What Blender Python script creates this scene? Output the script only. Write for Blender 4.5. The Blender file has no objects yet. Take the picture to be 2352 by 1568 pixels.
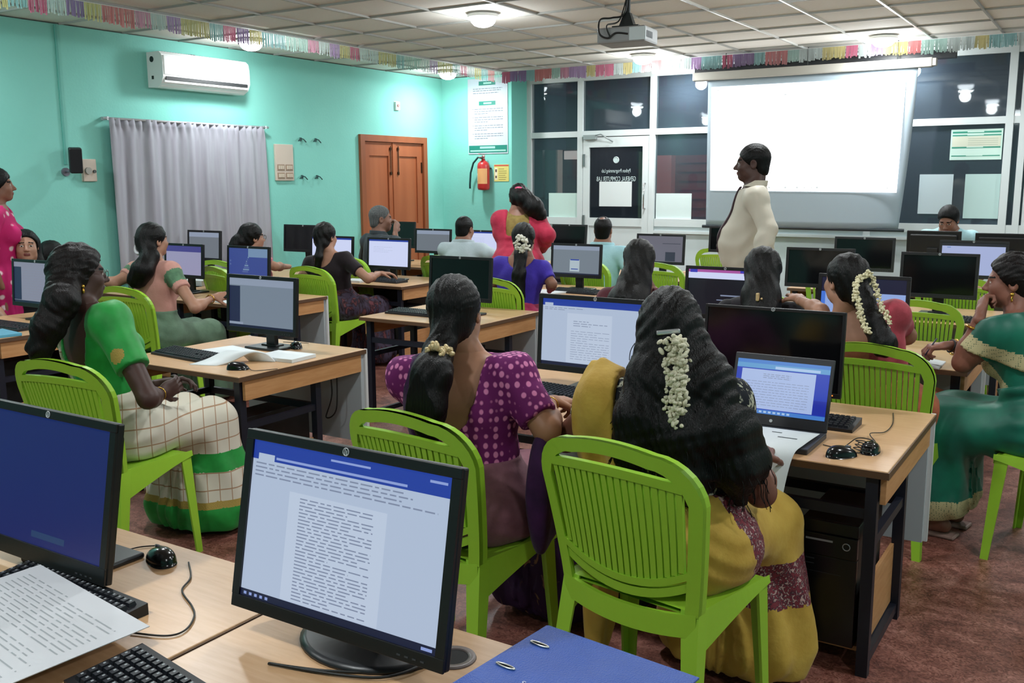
import bpy, bmesh, math, random
import numpy as np
from mathutils import Vector, Matrix, Euler
C = bpy.context.scene.collection
PI = math.pi
RND = random.Random(7)
CAMH = 1.65

# ---------------------------------------------------------------- materials
def lin(c):
    c = [x / 255.0 for x in c[:3]]
    return tuple(x / 12.92 if x <= 0.04045 else ((x + 0.055) / 1.055) ** 2.4 for x in c) + (1.0,)

MATS = {}
def mat(name, rgb, rough=0.5, metal=0.0, spec=0.5, emit=None, estr=0.0, noise=0.0, nscale=20.0, bump=0.0, bscale=60.0, rgb2=None, stretch=None, sheen=0.0, coat=0.0):
    """Principled material; optional noise variation between rgb and rgb2, optional bump."""
    if name in MATS:
        return MATS[name]
    m = bpy.data.materials.new(name)
    m.use_nodes = True
    nt = m.node_tree
    b = nt.nodes['Principled BSDF']
    b.inputs['Base Color'].default_value = lin(rgb)
    b.inputs['Roughness'].default_value = rough
    b.inputs['Metallic'].default_value = metal
    b.inputs['Specular IOR Level'].default_value = spec
    b.inputs['Sheen Weight'].default_value = sheen
    b.inputs['Coat Weight'].default_value = coat
    if emit is not None:
        b.inputs['Emission Color'].default_value = lin(emit)
        b.inputs['Emission Strength'].default_value = estr
    if noise or bump:
        tc = nt.nodes.new('ShaderNodeTexCoord')
        src = tc.outputs['Object']
        if stretch:
            mp = nt.nodes.new('ShaderNodeMapping')
            mp.inputs['Scale'].default_value = stretch
            nt.links.new(src, mp.inputs['Vector'])
            src = mp.outputs['Vector']
        if noise:
            n = nt.nodes.new('ShaderNodeTexNoise')
            n.inputs['Scale'].default_value = nscale
            n.inputs['Detail'].default_value = 4
            nt.links.new(src, n.inputs['Vector'])
            r = nt.nodes.new('ShaderNodeValToRGB')
            c1 = lin(rgb)
            c2 = lin(rgb2) if rgb2 else tuple(x * (1 - noise) for x in c1[:3]) + (1,)
            r.color_ramp.elements[0].position = 0.35
            r.color_ramp.elements[1].position = 0.65
            r.color_ramp.elements[0].color = c2
            r.color_ramp.elements[1].color = c1
            nt.links.new(n.outputs['Fac'], r.inputs['Fac'])
            nt.links.new(r.outputs['Color'], b.inputs['Base Color'])
        if bump:
            n2 = nt.nodes.new('ShaderNodeTexNoise')
            n2.inputs['Scale'].default_value = bscale
            n2.inputs['Detail'].default_value = 3
            nt.links.new(src, n2.inputs['Vector'])
            bp = nt.nodes.new('ShaderNodeBump')
            bp.inputs['Strength'].default_value = bump
            bp.inputs['Distance'].default_value = 0.01
            nt.links.new(n2.outputs['Fac'], bp.inputs['Height'])
            nt.links.new(bp.outputs['Normal'], b.inputs['Normal'])
    MATS[name] = m
    return m

def emat(name, rgb, s):
    """A glowing surface (screen, lamp)."""
    if name in MATS:
        return MATS[name]
    m = bpy.data.materials.new(name)
    m.use_nodes = True
    nt = m.node_tree
    b = nt.nodes['Principled BSDF']
    b.inputs['Base Color'].default_value = (0.01, 0.01, 0.012, 1)
    b.inputs['Roughness'].default_value = 0.3
    b.inputs['Emission Color'].default_value = lin(rgb)
    b.inputs['Emission Strength'].default_value = s
    MATS[name] = m
    return m

def glass_mat(name, tint=(225, 235, 235), haze=0.0):
    if name in MATS:
        return MATS[name]
    m = bpy.data.materials.new(name)
    m.use_nodes = True
    nt = m.node_tree
    nt.nodes.remove(nt.nodes['Principled BSDF'])
    out = nt.nodes['Material Output']
    t = nt.nodes.new('ShaderNodeBsdfTransparent'); t.inputs['Color'].default_value = lin(tint)
    g = nt.nodes.new('ShaderNodeBsdfGlossy'); g.inputs['Roughness'].default_value = 0.03
    f = nt.nodes.new('ShaderNodeFresnel'); f.inputs['IOR'].default_value = 1.45
    mx = nt.nodes.new('ShaderNodeMixShader')
    nt.links.new(f.outputs[0], mx.inputs[0]); nt.links.new(t.outputs[0], mx.inputs[1]); nt.links.new(g.outputs[0], mx.inputs[2])
    if haze:      # grey-blue diffuse mixed in to imitate hazy reflections on the pane
        df = nt.nodes.new('ShaderNodeBsdfDiffuse'); df.inputs['Color'].default_value = lin((120, 136, 156)); m2 = nt.nodes.new('ShaderNodeMixShader'); m2.inputs[0].default_value = haze
        nt.links.new(mx.outputs[0], m2.inputs[1]); nt.links.new(df.outputs[0], m2.inputs[2]); mx = m2
    nt.links.new(mx.outputs[0], out.inputs['Surface'])
    MATS[name] = m
    return m

# ---------------------------------------------------------------- mesh collecting
class MB:
    """Collects shapes; build() links them as ONE mesh object."""
    def __init__(s):
        s.v = []; s.f = []; s.mi = []; s.sm = []; s.cur = 0
    def add(s, vs, fs, mi=None, smooth=False, M=None):
        b = len(s.v)
        if M is not None:
            vs = [tuple(M @ Vector(p)) for p in vs]
        s.v.extend([tuple(p) for p in vs])
        mi = s.cur if mi is None else mi
        for f in fs:
            s.f.append(tuple(b + i for i in f)); s.mi.append(mi); s.sm.append(smooth)
        return s
    def box(s, x0, x1, y0, y1, z0, z1, mi=None, M=None, bev=0.0):
        if bev > 0:
            bm = bmesh.new()
            bmesh.ops.create_cube(bm, size=1.0)
            for v in bm.verts:
                v.co = Vector(((x0 + x1) / 2 + v.co.x * (x1 - x0), (y0 + y1) / 2 + v.co.y * (y1 - y0), (z0 + z1) / 2 + v.co.z * (z1 - z0)))
            bmesh.ops.bevel(bm, geom=bm.edges[:] + bm.verts[:], offset=bev, segments=2, affect='EDGES', profile=0.5)
            bm.verts.index_update()
            s.add([v.co[:] for v in bm.verts], [[v.index for v in f.verts] for f in bm.faces], mi, False, M)
            bm.free()
            return s
        vs = [(x0, y0, z0), (x1, y0, z0), (x1, y1, z0), (x0, y1, z0), (x0, y0, z1), (x1, y0, z1), (x1, y1, z1), (x0, y1, z1)]
        fs = [(0, 3, 2, 1), (4, 5, 6, 7), (0, 1, 5, 4), (1, 2, 6, 5), (2, 3, 7, 6), (3, 0, 4, 7)]
        return s.add(vs, fs, mi, False, M)
    def quad(s, a, b, c, d, mi=None, M=None):
        return s.add([a, b, c, d], [(0, 1, 2, 3)], mi, False, M)
    def tube(s, pts, r, n=8, mi=None, M=None, closed=False, cap=True, ry=None):
        pts = [Vector(p) for p in pts]
        N = len(pts)
        rs = r if isinstance(r, (list, tuple)) else [r] * N
        vs = []; fs = []
        up = None
        for i, p in enumerate(pts):
            if closed:
                t = pts[(i + 1) % N] - pts[i - 1]
            else:
                t = pts[min(i + 1, N - 1)] - pts[max(i - 1, 0)]
            if t.length < 1e-9: t = Vector((0, 0, 1))
            t.normalize()
            if up is None:
                up = Vector((0, 0, 1)) if abs(t.z) < 0.9 else Vector((1, 0, 0))
            a = up - t * up.dot(t)
            if a.length < 1e-6:
                a = t.orthogonal()
            a.normalize(); up = a
            bb = t.cross(a)
            for k in range(n):
                th = 2 * PI * k / n
                vs.append(p + (a * math.cos(th) + bb * math.sin(th) * (ry or 1.0)) * rs[i])
        M_ = N if closed else N - 1
        for i in range(M_):
            j = (i + 1) % N
            for k in range(n):
                l = (k + 1) % n
                fs.append((i * n + k, i * n + l, j * n + l, j * n + k))
        if cap and not closed:
            fs.append(tuple(range(n))[::-1]); fs.append(tuple((N - 1) * n + k for k in range(n)))
        return s.add(vs, fs, mi, True, M)
    def cyl(s, x, y, z0, z1, r, r2=None, n=20, mi=None, M=None, smooth=True):
        r2 = r if r2 is None else r2
        vs = [(x + r * math.cos(2 * PI * k / n), y + r * math.sin(2 * PI * k / n), z0) for k in range(n)]
        vs += [(x + r2 * math.cos(2 * PI * k / n), y + r2 * math.sin(2 * PI * k / n), z1) for k in range(n)]
        side = [(k, (k + 1) % n, n + (k + 1) % n, n + k) for k in range(n)]
        s.add(vs, side, mi, smooth, M)
        s.add(vs[:n], [tuple(range(n))[::-1]], mi, False, M)
        s.add(vs[n:], [tuple(range(n))], mi, False, M)
        return s
    def lathe(s, prof, n=24, mi=None, M=None):
        vs = []; fs = []
        for (r, z) in prof:
            for k in range(n):
                vs.append((r * math.cos(2 * PI * k / n), r * math.sin(2 * PI * k / n), z))
        for i in range(len(prof) - 1):
            for k in range(n):
                l = (k + 1) % n
                fs.append((i * n + k, i * n + l, (i + 1) * n + l, (i + 1) * n + k))
        fs.append(tuple(range(n))[::-1]); fs.append(tuple((len(prof) - 1) * n + k for k in range(n)))
        return s.add(vs, fs, mi, True, M)
    def prism(s, poly, y0, y1, mi=None, M=None, smooth=False):
        """poly in (x,z), extruded along y."""
        n = len(poly)
        vs = [(x, y0, z) for x, z in poly] + [(x, y1, z) for x, z in poly]
        fs = [tuple(range(n)), tuple(range(2 * n - 1, n - 1, -1))]
        s.add(vs, fs, mi, False, M)
        s.add(vs, [(k, n + k, n + (k + 1) % n, (k + 1) % n) for k in range(n)], mi, smooth, M)
        return s
    def sphere(s, c, r, nu=12, nv=8, mi=None, M=None):
        rx, ry, rz = r if isinstance(r, (tuple, list)) else (r, r, r)
        vs = [(c[0], c[1], c[2] + rz)]; fs = []
        for i in range(1, nv):
            th = PI * i / nv
            for k in range(nu):
                ph = 2 * PI * k / nu
                vs.append((c[0] + rx * math.sin(th) * math.cos(ph), c[1] + ry * math.sin(th) * math.sin(ph), c[2] + rz * math.cos(th)))
        vs.append((c[0], c[1], c[2] - rz))
        for k in range(nu):
            fs.append((0, 1 + k, 1 + (k + 1) % nu))
            fs.append((len(vs) - 1, 1 + (nv - 2) * nu + (k + 1) % nu, 1 + (nv - 2) * nu + k))
        for i in range(nv - 2):
            for k in range(nu):
                l = (k + 1) % nu
                fs.append((1 + i * nu + k, 1 + (i + 1) * nu + k, 1 + (i + 1) * nu + l, 1 + i * nu + l))
        return s.add(vs, fs, mi, True, M)
    def build(s, name, mats, parent=None, loc=None, rot=None):
        me = bpy.data.meshes.new(name)
        me.from_pydata(s.v, [], s.f)
        if not isinstance(mats, (list, tuple)): mats = [mats]
        for m in mats: me.materials.append(m)
        me.polygons.foreach_set('material_index', s.mi)
        me.polygons.foreach_set('use_smooth', s.sm)
        me.update()
        o = bpy.data.objects.new(name, me)
        C.objects.link(o)
        if parent is not None: o.parent = parent
        if loc is not None: o.location = loc
        if rot is not None: o.rotation_euler = rot
        return o

def empty(name, loc=(0, 0, 0), rz=0.0):
    o = bpy.data.objects.new(name, None)
    C.objects.link(o)
    o.location = loc; o.rotation_euler = (0, 0, rz)
    o.empty_display_size = 0.1
    return o
def tag(o, label=None, cat=None, group=None, kind=None):
    if label: o['label'] = label
    if cat: o['category'] = cat
    if group: o['group'] = group
    if kind: o['kind'] = kind
    return o
def thing(name, label, cat, loc=(0, 0, 0), rz=0.0, group=None):
    return tag(empty(name, loc, rz), label, cat, group)
def struct(o, label=None):
    o['kind'] = 'structure'
    if label: o['label'] = label
    return o
def copy_tree(o, parent=None):
    c = o.copy(); C.objects.link(c)
    if parent is not None: c.parent = parent
    for ch in list(o.children): copy_tree(ch, c)
    return c
def text_mesh(name, body, size, m, parent=None, loc=(0, 0, 0), rot=(0, 0, 0), sx=1.0, align='CENTER', ext=0.0004):
    cu = bpy.data.curves.new(name, 'FONT')
    cu.body = body; cu.size = size; cu.align_x = align; cu.extrude = ext
    t = bpy.data.objects.new(name + '_t', cu); C.objects.link(t)
    bpy.context.view_layer.update()
    dg = bpy.context.evaluated_depsgraph_get()
    me = bpy.data.meshes.new_from_object(t.evaluated_get(dg))
    bpy.data.objects.remove(t); bpy.data.curves.remove(cu)
    me.materials.clear(); me.materials.append(m)
    o = bpy.data.objects.new(name, me); C.objects.link(o)
    o.parent = parent; o.location = loc; o.rotation_euler = rot; o.scale = (sx, 1, 1)
    return o
def rotz(a, t=(0, 0, 0)):
    return Matrix.Translation(t) @ Matrix.Rotation(a, 4, 'Z')
LAMP_W = 14.0
# ================================================================ ROOM
XL, YF, YW, XR, YB, ZC = -7.6, 10.3, 10.7, 4.2, -2.6, 2.945
XC = -6.53
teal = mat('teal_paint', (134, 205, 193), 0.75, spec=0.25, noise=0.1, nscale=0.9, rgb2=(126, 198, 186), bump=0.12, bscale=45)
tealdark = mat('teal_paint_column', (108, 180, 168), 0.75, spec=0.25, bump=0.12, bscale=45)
alu = mat('white_aluminium', (205, 212, 212), 0.4, spec=0.5)
panelw = mat('white_laminate', (202, 212, 214), 0.5)
def ceiling_mat():
    m = mat('ceiling_tile', (222, 219, 212), 0.85, spec=0.2, noise=0.03, nscale=60, bump=0.1, bscale=90)
    return m
def floor_mat():
    m = bpy.data.materials.new('red_mottled_floor'); m.use_nodes = True
    nt = m.node_tree; b = nt.nodes['Principled BSDF']
    tc = nt.nodes.new('ShaderNodeTexCoord')
    n1 = nt.nodes.new('ShaderNodeTexNoise'); n1.inputs['Scale'].default_value = 4.5; n1.inputs['Detail'].default_value = 9; n1.inputs['Roughness'].default_value = 0.68; n1.inputs['Distortion'].default_value = 1.6
    n2 = nt.nodes.new('ShaderNodeTexNoise'); n2.inputs['Scale'].default_value = 38; n2.inputs['Detail'].default_value = 5; n2.inputs['Distortion'].default_value = 2.5
    nt.links.new(tc.outputs['Object'], n1.inputs['Vector']); nt.links.new(tc.outputs['Object'], n2.inputs['Vector'])
    r1 = nt.nodes.new('ShaderNodeValToRGB'); r2 = nt.nodes.new('ShaderNodeValToRGB')
    e = r1.color_ramp.elements
    e[0].position = 0.33; e[0].color = lin((104, 62, 54)); e[1].position = 0.7; e[1].color = lin((184, 132, 118))
    k = e.new(0.5); k.color = lin((146, 94, 82))
    e = r2.color_ramp.elements
    e[0].position = 0.36; e[0].color = lin((150, 120, 110)); e[1].position = 0.62; e[1].color = (1, 1, 1, 1)
    nt.links.new(n1.outputs['Fac'], r1.inputs['Fac']); nt.links.new(n2.outputs['Fac'], r2.inputs['Fac'])
    mx = nt.nodes.new('ShaderNodeMixRGB'); mx.blend_type = 'MULTIPLY'; mx.inputs[0].default_value = 0.8
    nt.links.new(r1.outputs[0], mx.inputs[1]); nt.links.new(r2.outputs[0], mx.inputs[2])
    nt.links.new(mx.outputs[0], b.inputs['Base Color'])
    b.inputs['Roughness'].default_value = 0.42
    return m
b = MB(); b.box(XL - 0.1, XR + 0.1, YB - 0.1, YF + 0.6, -0.1, 0)
struct(b.build('floor', floor_mat()))
# ceiling: real tiles with a T-grid; tile pitch 0.6, phase from the photograph's grid
b = MB(); b.box(XL - 0.15, XR + 0.1, YB - 0.1, YW + 0.1, ZC + 0.012, ZC + 0.1)
gx0, gy0 = -4.664 % 0.6, 7.386 % 0.6
b2 = MB(); b3 = MB()
xs = [x for x in np.arange(-9.6 + gx0, XR + 0.1, 0.6) if x > XL - 0.1]
ys = [y for y in np.arange(-3.0 + gy0, YW + 0.1, 0.6) if y > YB - 0.1]
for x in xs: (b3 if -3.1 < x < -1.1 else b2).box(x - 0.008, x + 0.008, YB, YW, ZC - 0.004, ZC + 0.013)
for y in ys: b2.box(XL, XR, y - 0.007, y + 0.007, ZC - 0.003, ZC + 0.013)
ceil = b.build('ceiling', ceiling_mat()); struct(ceil)
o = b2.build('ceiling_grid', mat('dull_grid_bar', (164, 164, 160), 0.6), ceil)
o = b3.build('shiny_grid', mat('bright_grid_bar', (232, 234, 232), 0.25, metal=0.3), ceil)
# left wall with an opening for the double door
DY0, DY1, DZ = 8.66, 9.93, 2.19
b = MB()
b.box(XL - 0.15, XL, YB, DY0, 0, ZC); b.box(XL - 0.15, XL, DY1, YF + 0.5, 0, ZC); b.box(XL - 0.15, XL, DY0, DY1, DZ, ZC)
struct(b.build('wall_left', teal))
b = MB(); b.box(XL, XC - 0.001, YF, YF + 0.5, 0, ZC)
o = b.build('wall_front', teal); struct(o)
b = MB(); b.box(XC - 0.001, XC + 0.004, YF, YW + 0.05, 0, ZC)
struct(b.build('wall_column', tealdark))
b = MB(); b.box(XR, XR + 0.1, YB, YW, 0, ZC); struct(b.build('wall_right', teal))
b = MB(); b.box(XL, XR, YB - 0.1, YB, 0, ZC); struct(b.build('wall_back', teal))
b = MB(); b.box(XL, XL + 0.015, YB, DY0 - 0.06, 0, 0.1); struct(b.build('baseboard_left', mat('skirting', (120, 80, 70), 0.5)))

# ---- glazed front: mullions, transom, sill, panes, lower panels
ST = 1.19   # sill height
TR = 2.21   # transom height
b = MB()
mull = [XC + 0.03, -5.76, -4.79, -3.6, -2.3, -1.02, 0.25, 1.5, 2.8, 4.1]
for x in mull: b.box(x - 0.035, x + 0.035, YW - 0.04, YW + 0.04, 0, ZC)
b.box(-0.93, -0.87, YW - 0.04, YW + 0.04, 0, ZC)
b.box(XC, XR, YW - 0.035, YW + 0.035, TR - 0.035, TR + 0.035)
b.box(XC, -5.79, YW - 0.035, YW + 0.035, ST - 0.09, ST + 0.0)
b.box(-4.75, XR, YW - 0.035, YW + 0.035, ST - 0.09, ST + 0.0)
b.box(-4.75, -1.05, YW - 0.05, YW + 0.035, ST - 0.17, ST - 0.14)
b.box(XC, XR, YW - 0.035, YW + 0.035, ZC - 0.1, ZC)
struct(b.build('trim_1', alu), 'white aluminium framing of the glazed front wall')
b = MB()
for i in range(len(mull) - 1):
    if i == 1: continue
    b.box(mull[i] + 0.036, mull[i + 1] - 0.036, YW - 0.012, YW + 0.012, 0.02, ST - 0.09)
struct(b.build('wall_panel_front', panelw), 'white lower panels under the front glazing')
gm = glass_mat('window_glass', haze=0.12)
n = 0
for i in range(len(mull) - 1):
    n += 1
    b = MB(); b.box(mull[i] + 0.036, mull[i + 1] - 0.036, YW - 0.003, YW + 0.003, TR + 0.036, ZC - 0.101)
    struct(b.build('window_%d' % n, gm))
    if i == 1: continue
    n += 1
    b = MB(); b.box(mull[i] + 0.036, mull[i + 1] - 0.036, YW - 0.003, YW + 0.003, ST + 0.001, TR - 0.036)
    struct(b.build('window_%d' % n, gm))
# glass door between the first mullions
d = empty('door_2', (-5.72, YW, 0)); d['kind'] = 'structure'; d['label'] = 'white aluminium glass door with mirrored white lettering'
b = MB()
W = 0.89; H0 = TR - 0.045
b.box(0.0, 0.085, -0.03, 0.03, 0.02, H0); b.box(W - 0.085, W, -0.03, 0.03, 0.02, H0)
b.box(0.085, W - 0.085, -0.03, 0.03, H0 - 0.12, H0); b.box(0.085, W - 0.085, -0.03, 0.03, ST - 0.1, ST + 0.0); b.box(0.085, W - 0.085, -0.012, 0.012, 0.02, ST - 0.1)
b.build('door_frame', alu, d)
b = MB(); b.box(0.085, W - 0.085, -0.003, 0.003, ST, H0 - 0.12); b.build('door_glass', glass_mat('door_tint', (120, 135, 138), haze=0.06), d)
b = MB(); b.box(0.01, 0.03, -0.05, -0.03, H0 - 0.35, H0 - 0.2); b.box(0.01, 0.03, -0.05, -0.03, ST - 0.12, ST + 0.03); b.build('hinge', mat('hinge_grey', (120, 130, 130), 0.4, metal=0.6), d)
b = MB(); b.box(0.02, 0.2, -0.075, -0.03, H0 - 0.03, H0 + 0.03, bev=0.006); b.tube([(0.18, -0.06, H0 + 0.02), (0.3, -0.14, H0 + 0.03), (0.42, -0.05, H0 - 0.06)], 0.008); b.build('door_closer', mat('closer_grey', (150, 158, 158), 0.4, metal=0.5), d)
b = MB(); b.tube([(W - 0.045, -0.03, ST + 0.42), (W - 0.045, -0.07, ST + 0.42), (W - 0.045, -0.07, ST + 0.12), (W - 0.045, -0.03, ST + 0.12)], 0.009); b.build('door_handle', mat('chrome', (200, 200, 200), 0.2, metal=1), d)
wl = mat('white_vinyl', (190, 205, 205), 0.6)
text_mesh('door_lettering', 'Python Programming Lab', 0.062, wl, d, (W / 2, -0.006, 1.74), (PI / 2, 0, 0), -0.62)
text_mesh('door_lettering', 'GENERAL COMPUTER LAB', 0.082, wl, d, (W / 2, -0.006, 1.635), (PI / 2, 0, 0), -0.55)
b = MB()
b.tube([(W / 2 + 0.035 * math.cos(a), -0.006, 1.89 + 0.035 * math.sin(a)) for a in np.linspace(0, 2 * PI, 20)[:-1]], 0.006, closed=True)
b.cyl(0, 0, 0, 0.004, 0.028, mi=0, M=Matrix.Translation((W / 2, -0.004, 1.89)) @ Matrix.Rotation(PI / 2, 4, 'X')); b.build('door_emblem', wl, d)
# right-hand aluminium door
d = empty('door_3', (-0.85, YW, 0)); d['kind'] = 'structure'
b = MB(); W = 1.05
b.box(0, 0.1, -0.03, 0.03, 0.02, TR - 0.04); b.box(W - 0.1, W, -0.03, 0.03, 0.02, TR - 0.04); b.box(0.1, W - 0.1, -0.03, 0.03, TR - 0.16, TR - 0.04); b.box(0.1, W - 0.1, -0.03, 0.03, ST - 0.12, ST); 
b.build('door_frame', alu, d)
b = MB(); b.cyl(0, 0, 0, 0.012, 0.016, M=Matrix.Translation((0.05, -0.03, ST + 0.18)) @ Matrix.Rotation(PI / 2, 4, 'X')); b.cyl(0, 0, 0, 0.012, 0.016, M=Matrix.Translation((0.05, -0.03, ST + 0.06)) @ Matrix.Rotation(PI / 2, 4, 'X')); b.build('door_lock', MATS['chrome'], d)

# ---- outside: a dim corridor behind the glass
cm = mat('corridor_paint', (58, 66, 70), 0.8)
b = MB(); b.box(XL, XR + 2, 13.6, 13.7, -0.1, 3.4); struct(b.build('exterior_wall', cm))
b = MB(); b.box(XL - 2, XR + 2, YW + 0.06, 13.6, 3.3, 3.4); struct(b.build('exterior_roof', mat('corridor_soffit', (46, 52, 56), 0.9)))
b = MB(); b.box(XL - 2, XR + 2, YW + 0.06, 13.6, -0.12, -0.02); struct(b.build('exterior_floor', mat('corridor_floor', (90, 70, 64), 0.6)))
b = MB(); b.box(-5.89, -5.62, 13.2, 13.6, 0, 2.0); struct(b.build('exterior_pillar', mat('pink_pillar', (214, 108, 104), 0.8, emit=(214, 108, 104), estr=0.0)))
b = MB(); b.box(-5.62, -4.3, 13.35, 13.6, 0, 2.0)
for i in range(14): b.box(-5.55, -4.35, 13.33, 13.36, 0.2 + i * 0.13, 0.2 + i * 0.13 + 0.02)
struct(b.build('exterior_wall_brick', mat('maroon_brick', (128, 44, 40), 0.8)))
b = MB(); b.box(-8.4, -7.6, 13.3, 13.5, 0, 2.05); struct(b.build('exterior_wall_brown', mat('brown_wall', (96, 74, 64), 0.8)))
b = MB(); b.box(-7.6, -6.2, 13.38, 13.58, 0.9, 2.12); struct(b.build('exterior_wall_board', mat('brown_board', (92, 72, 66), 0.8)))
o = MB().box(-6.14, -6.03, 13.2, 13.3, 1.0, 2.06).build('exterior_opening', emat('daylight_gap', (214, 226, 170), 0.8)); struct(o, 'bright gap of daylight past the corridor')
o = MB().box(-7.48, -7.26, 13.33, 13.37, 1.97, 2.1).build('exterior_opening', emat('daylight_slot', (240, 214, 208), 0.8)); struct(o)
t = thing('meter_cabinet', 'grey metal cabinet outside the glass next to the teal column', 'cabinet', (-6.62, 11.3, 0.0))
b = MB(); b.box(-0.26, -0.05, 0.0, 0.25, 1.42, 2.05); b.build('body', mat('cabinet_grey', (150, 156, 160), 0.5), t)
b = MB(); b.box(-0.05, 0.12, 0.06, 0.2, 1.4, 2.05); b.build('side_panel', mat('cabinet_green', (112, 150, 144), 0.5), t)
b = MB(); b.box(0.12, 0.145, 0.06, 0.2, 1.44, 2.05); b.build('edge_strip', mat('cabinet_edge', (226, 200, 192), 0.5), t)
b = MB(); b.box(-0.26, 0.14, 0.0, 0.22, 0, 1.4); b.build('stand', mat('cabinet_stand', (90, 84, 80), 0.6), t)
lo = bpy.data.lights.new('corridor_fill', 'AREA'); lo.shape = 'RECTANGLE'; lo.size = 6; lo.size_y = 1.0; lo.energy = 70; lo.color = (1, 0.95, 0.9)  # unseen fill light, added to brighten the corridor behind the glass
o = bpy.data.objects.new('corridor_fill', lo); o.location = (-3.5, 12.2, 3.25); C.objects.link(o)

# ---- double wooden door on the left wall (door_1)
wood = mat('door_wood', (164, 94, 58), 0.5, noise=0.3, nscale=5, rgb2=(148, 80, 47), stretch=(1, 1, 0.12), spec=0.4)
wood2 = mat('door_frame_wood', (150, 82, 46), 0.5, noise=0.2, nscale=6, stretch=(1, 1, 0.15))
d = empty('door_1', (XL, DY0, 0)); d['kind'] = 'structure'; d['label'] = 'brown wooden double door in the teal wall'
b = MB(); w = DY1 - DY0
b.box(-0.1, 0.035, 0, 0.075, 0, DZ); b.box(-0.1, 0.035, w - 0.075, w, 0, DZ); b.box(-0.1, 0.035, 0.075, w - 0.075, DZ - 0.075, DZ)
b.build('door_frame', wood2, d)
for k in range(2):
    y0 = 0.078 + k * (w - 0.156) / 2; y1 = y0 + (w - 0.156) / 2 - 0.004
    b = MB()
    zb = [0.02, 0.13, 0.95, 1.07, 1.98, 2.11]
    st = 0.1
    b.box(-0.035, 0.005, y0, y0 + st, 0.02, 2.11); b.box(-0.035, 0.005, y1 - st, y1, 0.02, 2.11)
    b.box(-0.035, 0.005, y0 + st, y1 - st, 0.02, 0.13); b.box(-0.035, 0.005, y0 + st, y1 - st, 0.95, 1.12); b.box(-0.035, 0.005, y0 + st, y1 - st, 1.95, 2.11)
    b.box(-0.03, -0.012, y0 + st, y1 - st, 0.13, 0.95); b.box(-0.03, -0.012, y0 + st, y1 - st, 1.12, 1.95)
    if k == 0: b.box(0.005, 0.016, y1 - 0.03, y1 + 0.03, 0.02, 2.11)
    lf = b.build('door_leaf', wood, d)
    bm_ = MB(); yy = y1 - 0.07 if k == 0 else y0 + 0.07
    bm_.cyl(0, 0, 0, 0.35, 0.006, M=Matrix.Translation((0.018, yy, 1.72))); bm_.box(0.005, 0.02, yy - 0.015, yy + 0.015, 1.73, 1.76); bm_.box(0.005, 0.02, yy - 0.015, yy + 0.015, 2.02, 2.05)
    bm_.build('bolt', mat('dark_brass', (70, 50, 36), 0.4, metal=0.8), lf)
    bm_ = MB(); bm_.tube([(0.01, yy, 0.98), (0.045, yy, 0.98), (0.045, yy, 1.08), (0.01, yy, 1.08)], 0.008); bm_.build('handle', MATS['dark_brass'], lf)
    bm_ = MB(); yh = y0 + 0.012 if k == 0 else y1 - 0.012
    for zz in (0.35, 1.75): bm_.box(0.0, 0.012, yh - 0.012, yh + 0.012, zz, zz + 0.13)
    bm_.build('hinge', MATS['dark_brass'], lf)
b = MB(); b.tube([(0.02, w / 2 - 0.09, 1.03), (0.028, w / 2, 1.03), (0.02, w / 2 + 0.09, 1.03)], 0.007); b.box(0.012, 0.034, w / 2 - 0.02, w / 2 + 0.02, 0.96, 1.02); b.build('padlock_hasp', MATS['dark_brass'], d)

# ---- ceiling lamps: recessed round LED panels
lampm = emat('lamp_glow', (246, 250, 255), 22)
spots = [(-6.98, 6.5), (-7.0, 9.62), (-4.42, 6.56), (-4.43, 9.58), (-2.02, 9.62), (-4.36, 10.32), (-2.0, 10.32), (-4.4, 3.4), (-2.0, 3.4), (-2.0, 6.5), (-7.0, 3.3), (0.5, 6.5), (0.5, 9.6), (-4.4, 0.3), (-1.9, 0.3), (0.6, 3.2), (2.6, 5.0), (1.4, 0.4)]
lab = {0: 'round ceiling lamp above the air conditioner behind the tassel garland', 1: 'round ceiling lamp above the wooden door behind the tassel garland', 2: 'round white ceiling lamp glowing largest, left of the projector',
       3: 'round ceiling lamp just beneath the projector in view', 4: 'round ceiling lamp above the right end of the projection screen', 5: 'round lamp behind the garland left of the projection screen', 6: 'round lamp behind the garland above the projection screen'}
proto = None
for i, (x, y) in enumerate(spots):
    if proto is None:
        t = thing('ceiling_lamp', lab[0], 'lamp', (x, y, ZC), group='round ceiling lamps'); proto = t
        b = MB(); b.lathe([(0.125, 0.0), (0.125, -0.02), (0.112, -0.028), (0.104, -0.02), (0.104, 0.0)], 32); b.build('rim', mat('lamp_rim', (235, 235, 232), 0.4), t)
        b = MB(); b.lathe([(0.1035, -0.004), (0.103, -0.03), (0.094, -0.06), (0.072, -0.082), (0.04, -0.094), (0.001, -0.098)], 32); b.build('diffuser', lampm, t)
    else:
        t = copy_tree(proto); t.location = (x, y, ZC)
        t['label'] = lab.get(i, 'round white ceiling lamp beyond the top of the view, glowing')
    L = bpy.data.lights.new('lamp_light', 'POINT'); L.shadow_soft_size = 0.07; L.energy = LAMP_W; L.color = (0.93, 0.985, 1.0)
    o = bpy.data.objects.new('lamp_light', L); o.location = (x, y, ZC - 0.18); C.objects.link(o)
    L = bpy.data.lights.new('lamp_down', 'AREA'); L.shape = 'DISK'; L.size = 0.19; L.energy = LAMP_W * 1.5; L.color = (0.93, 0.985, 1.0)
    o = bpy.data.objects.new('lamp_down', L); o.location = (x, y, ZC - 0.11); C.objects.link(o)
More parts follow.
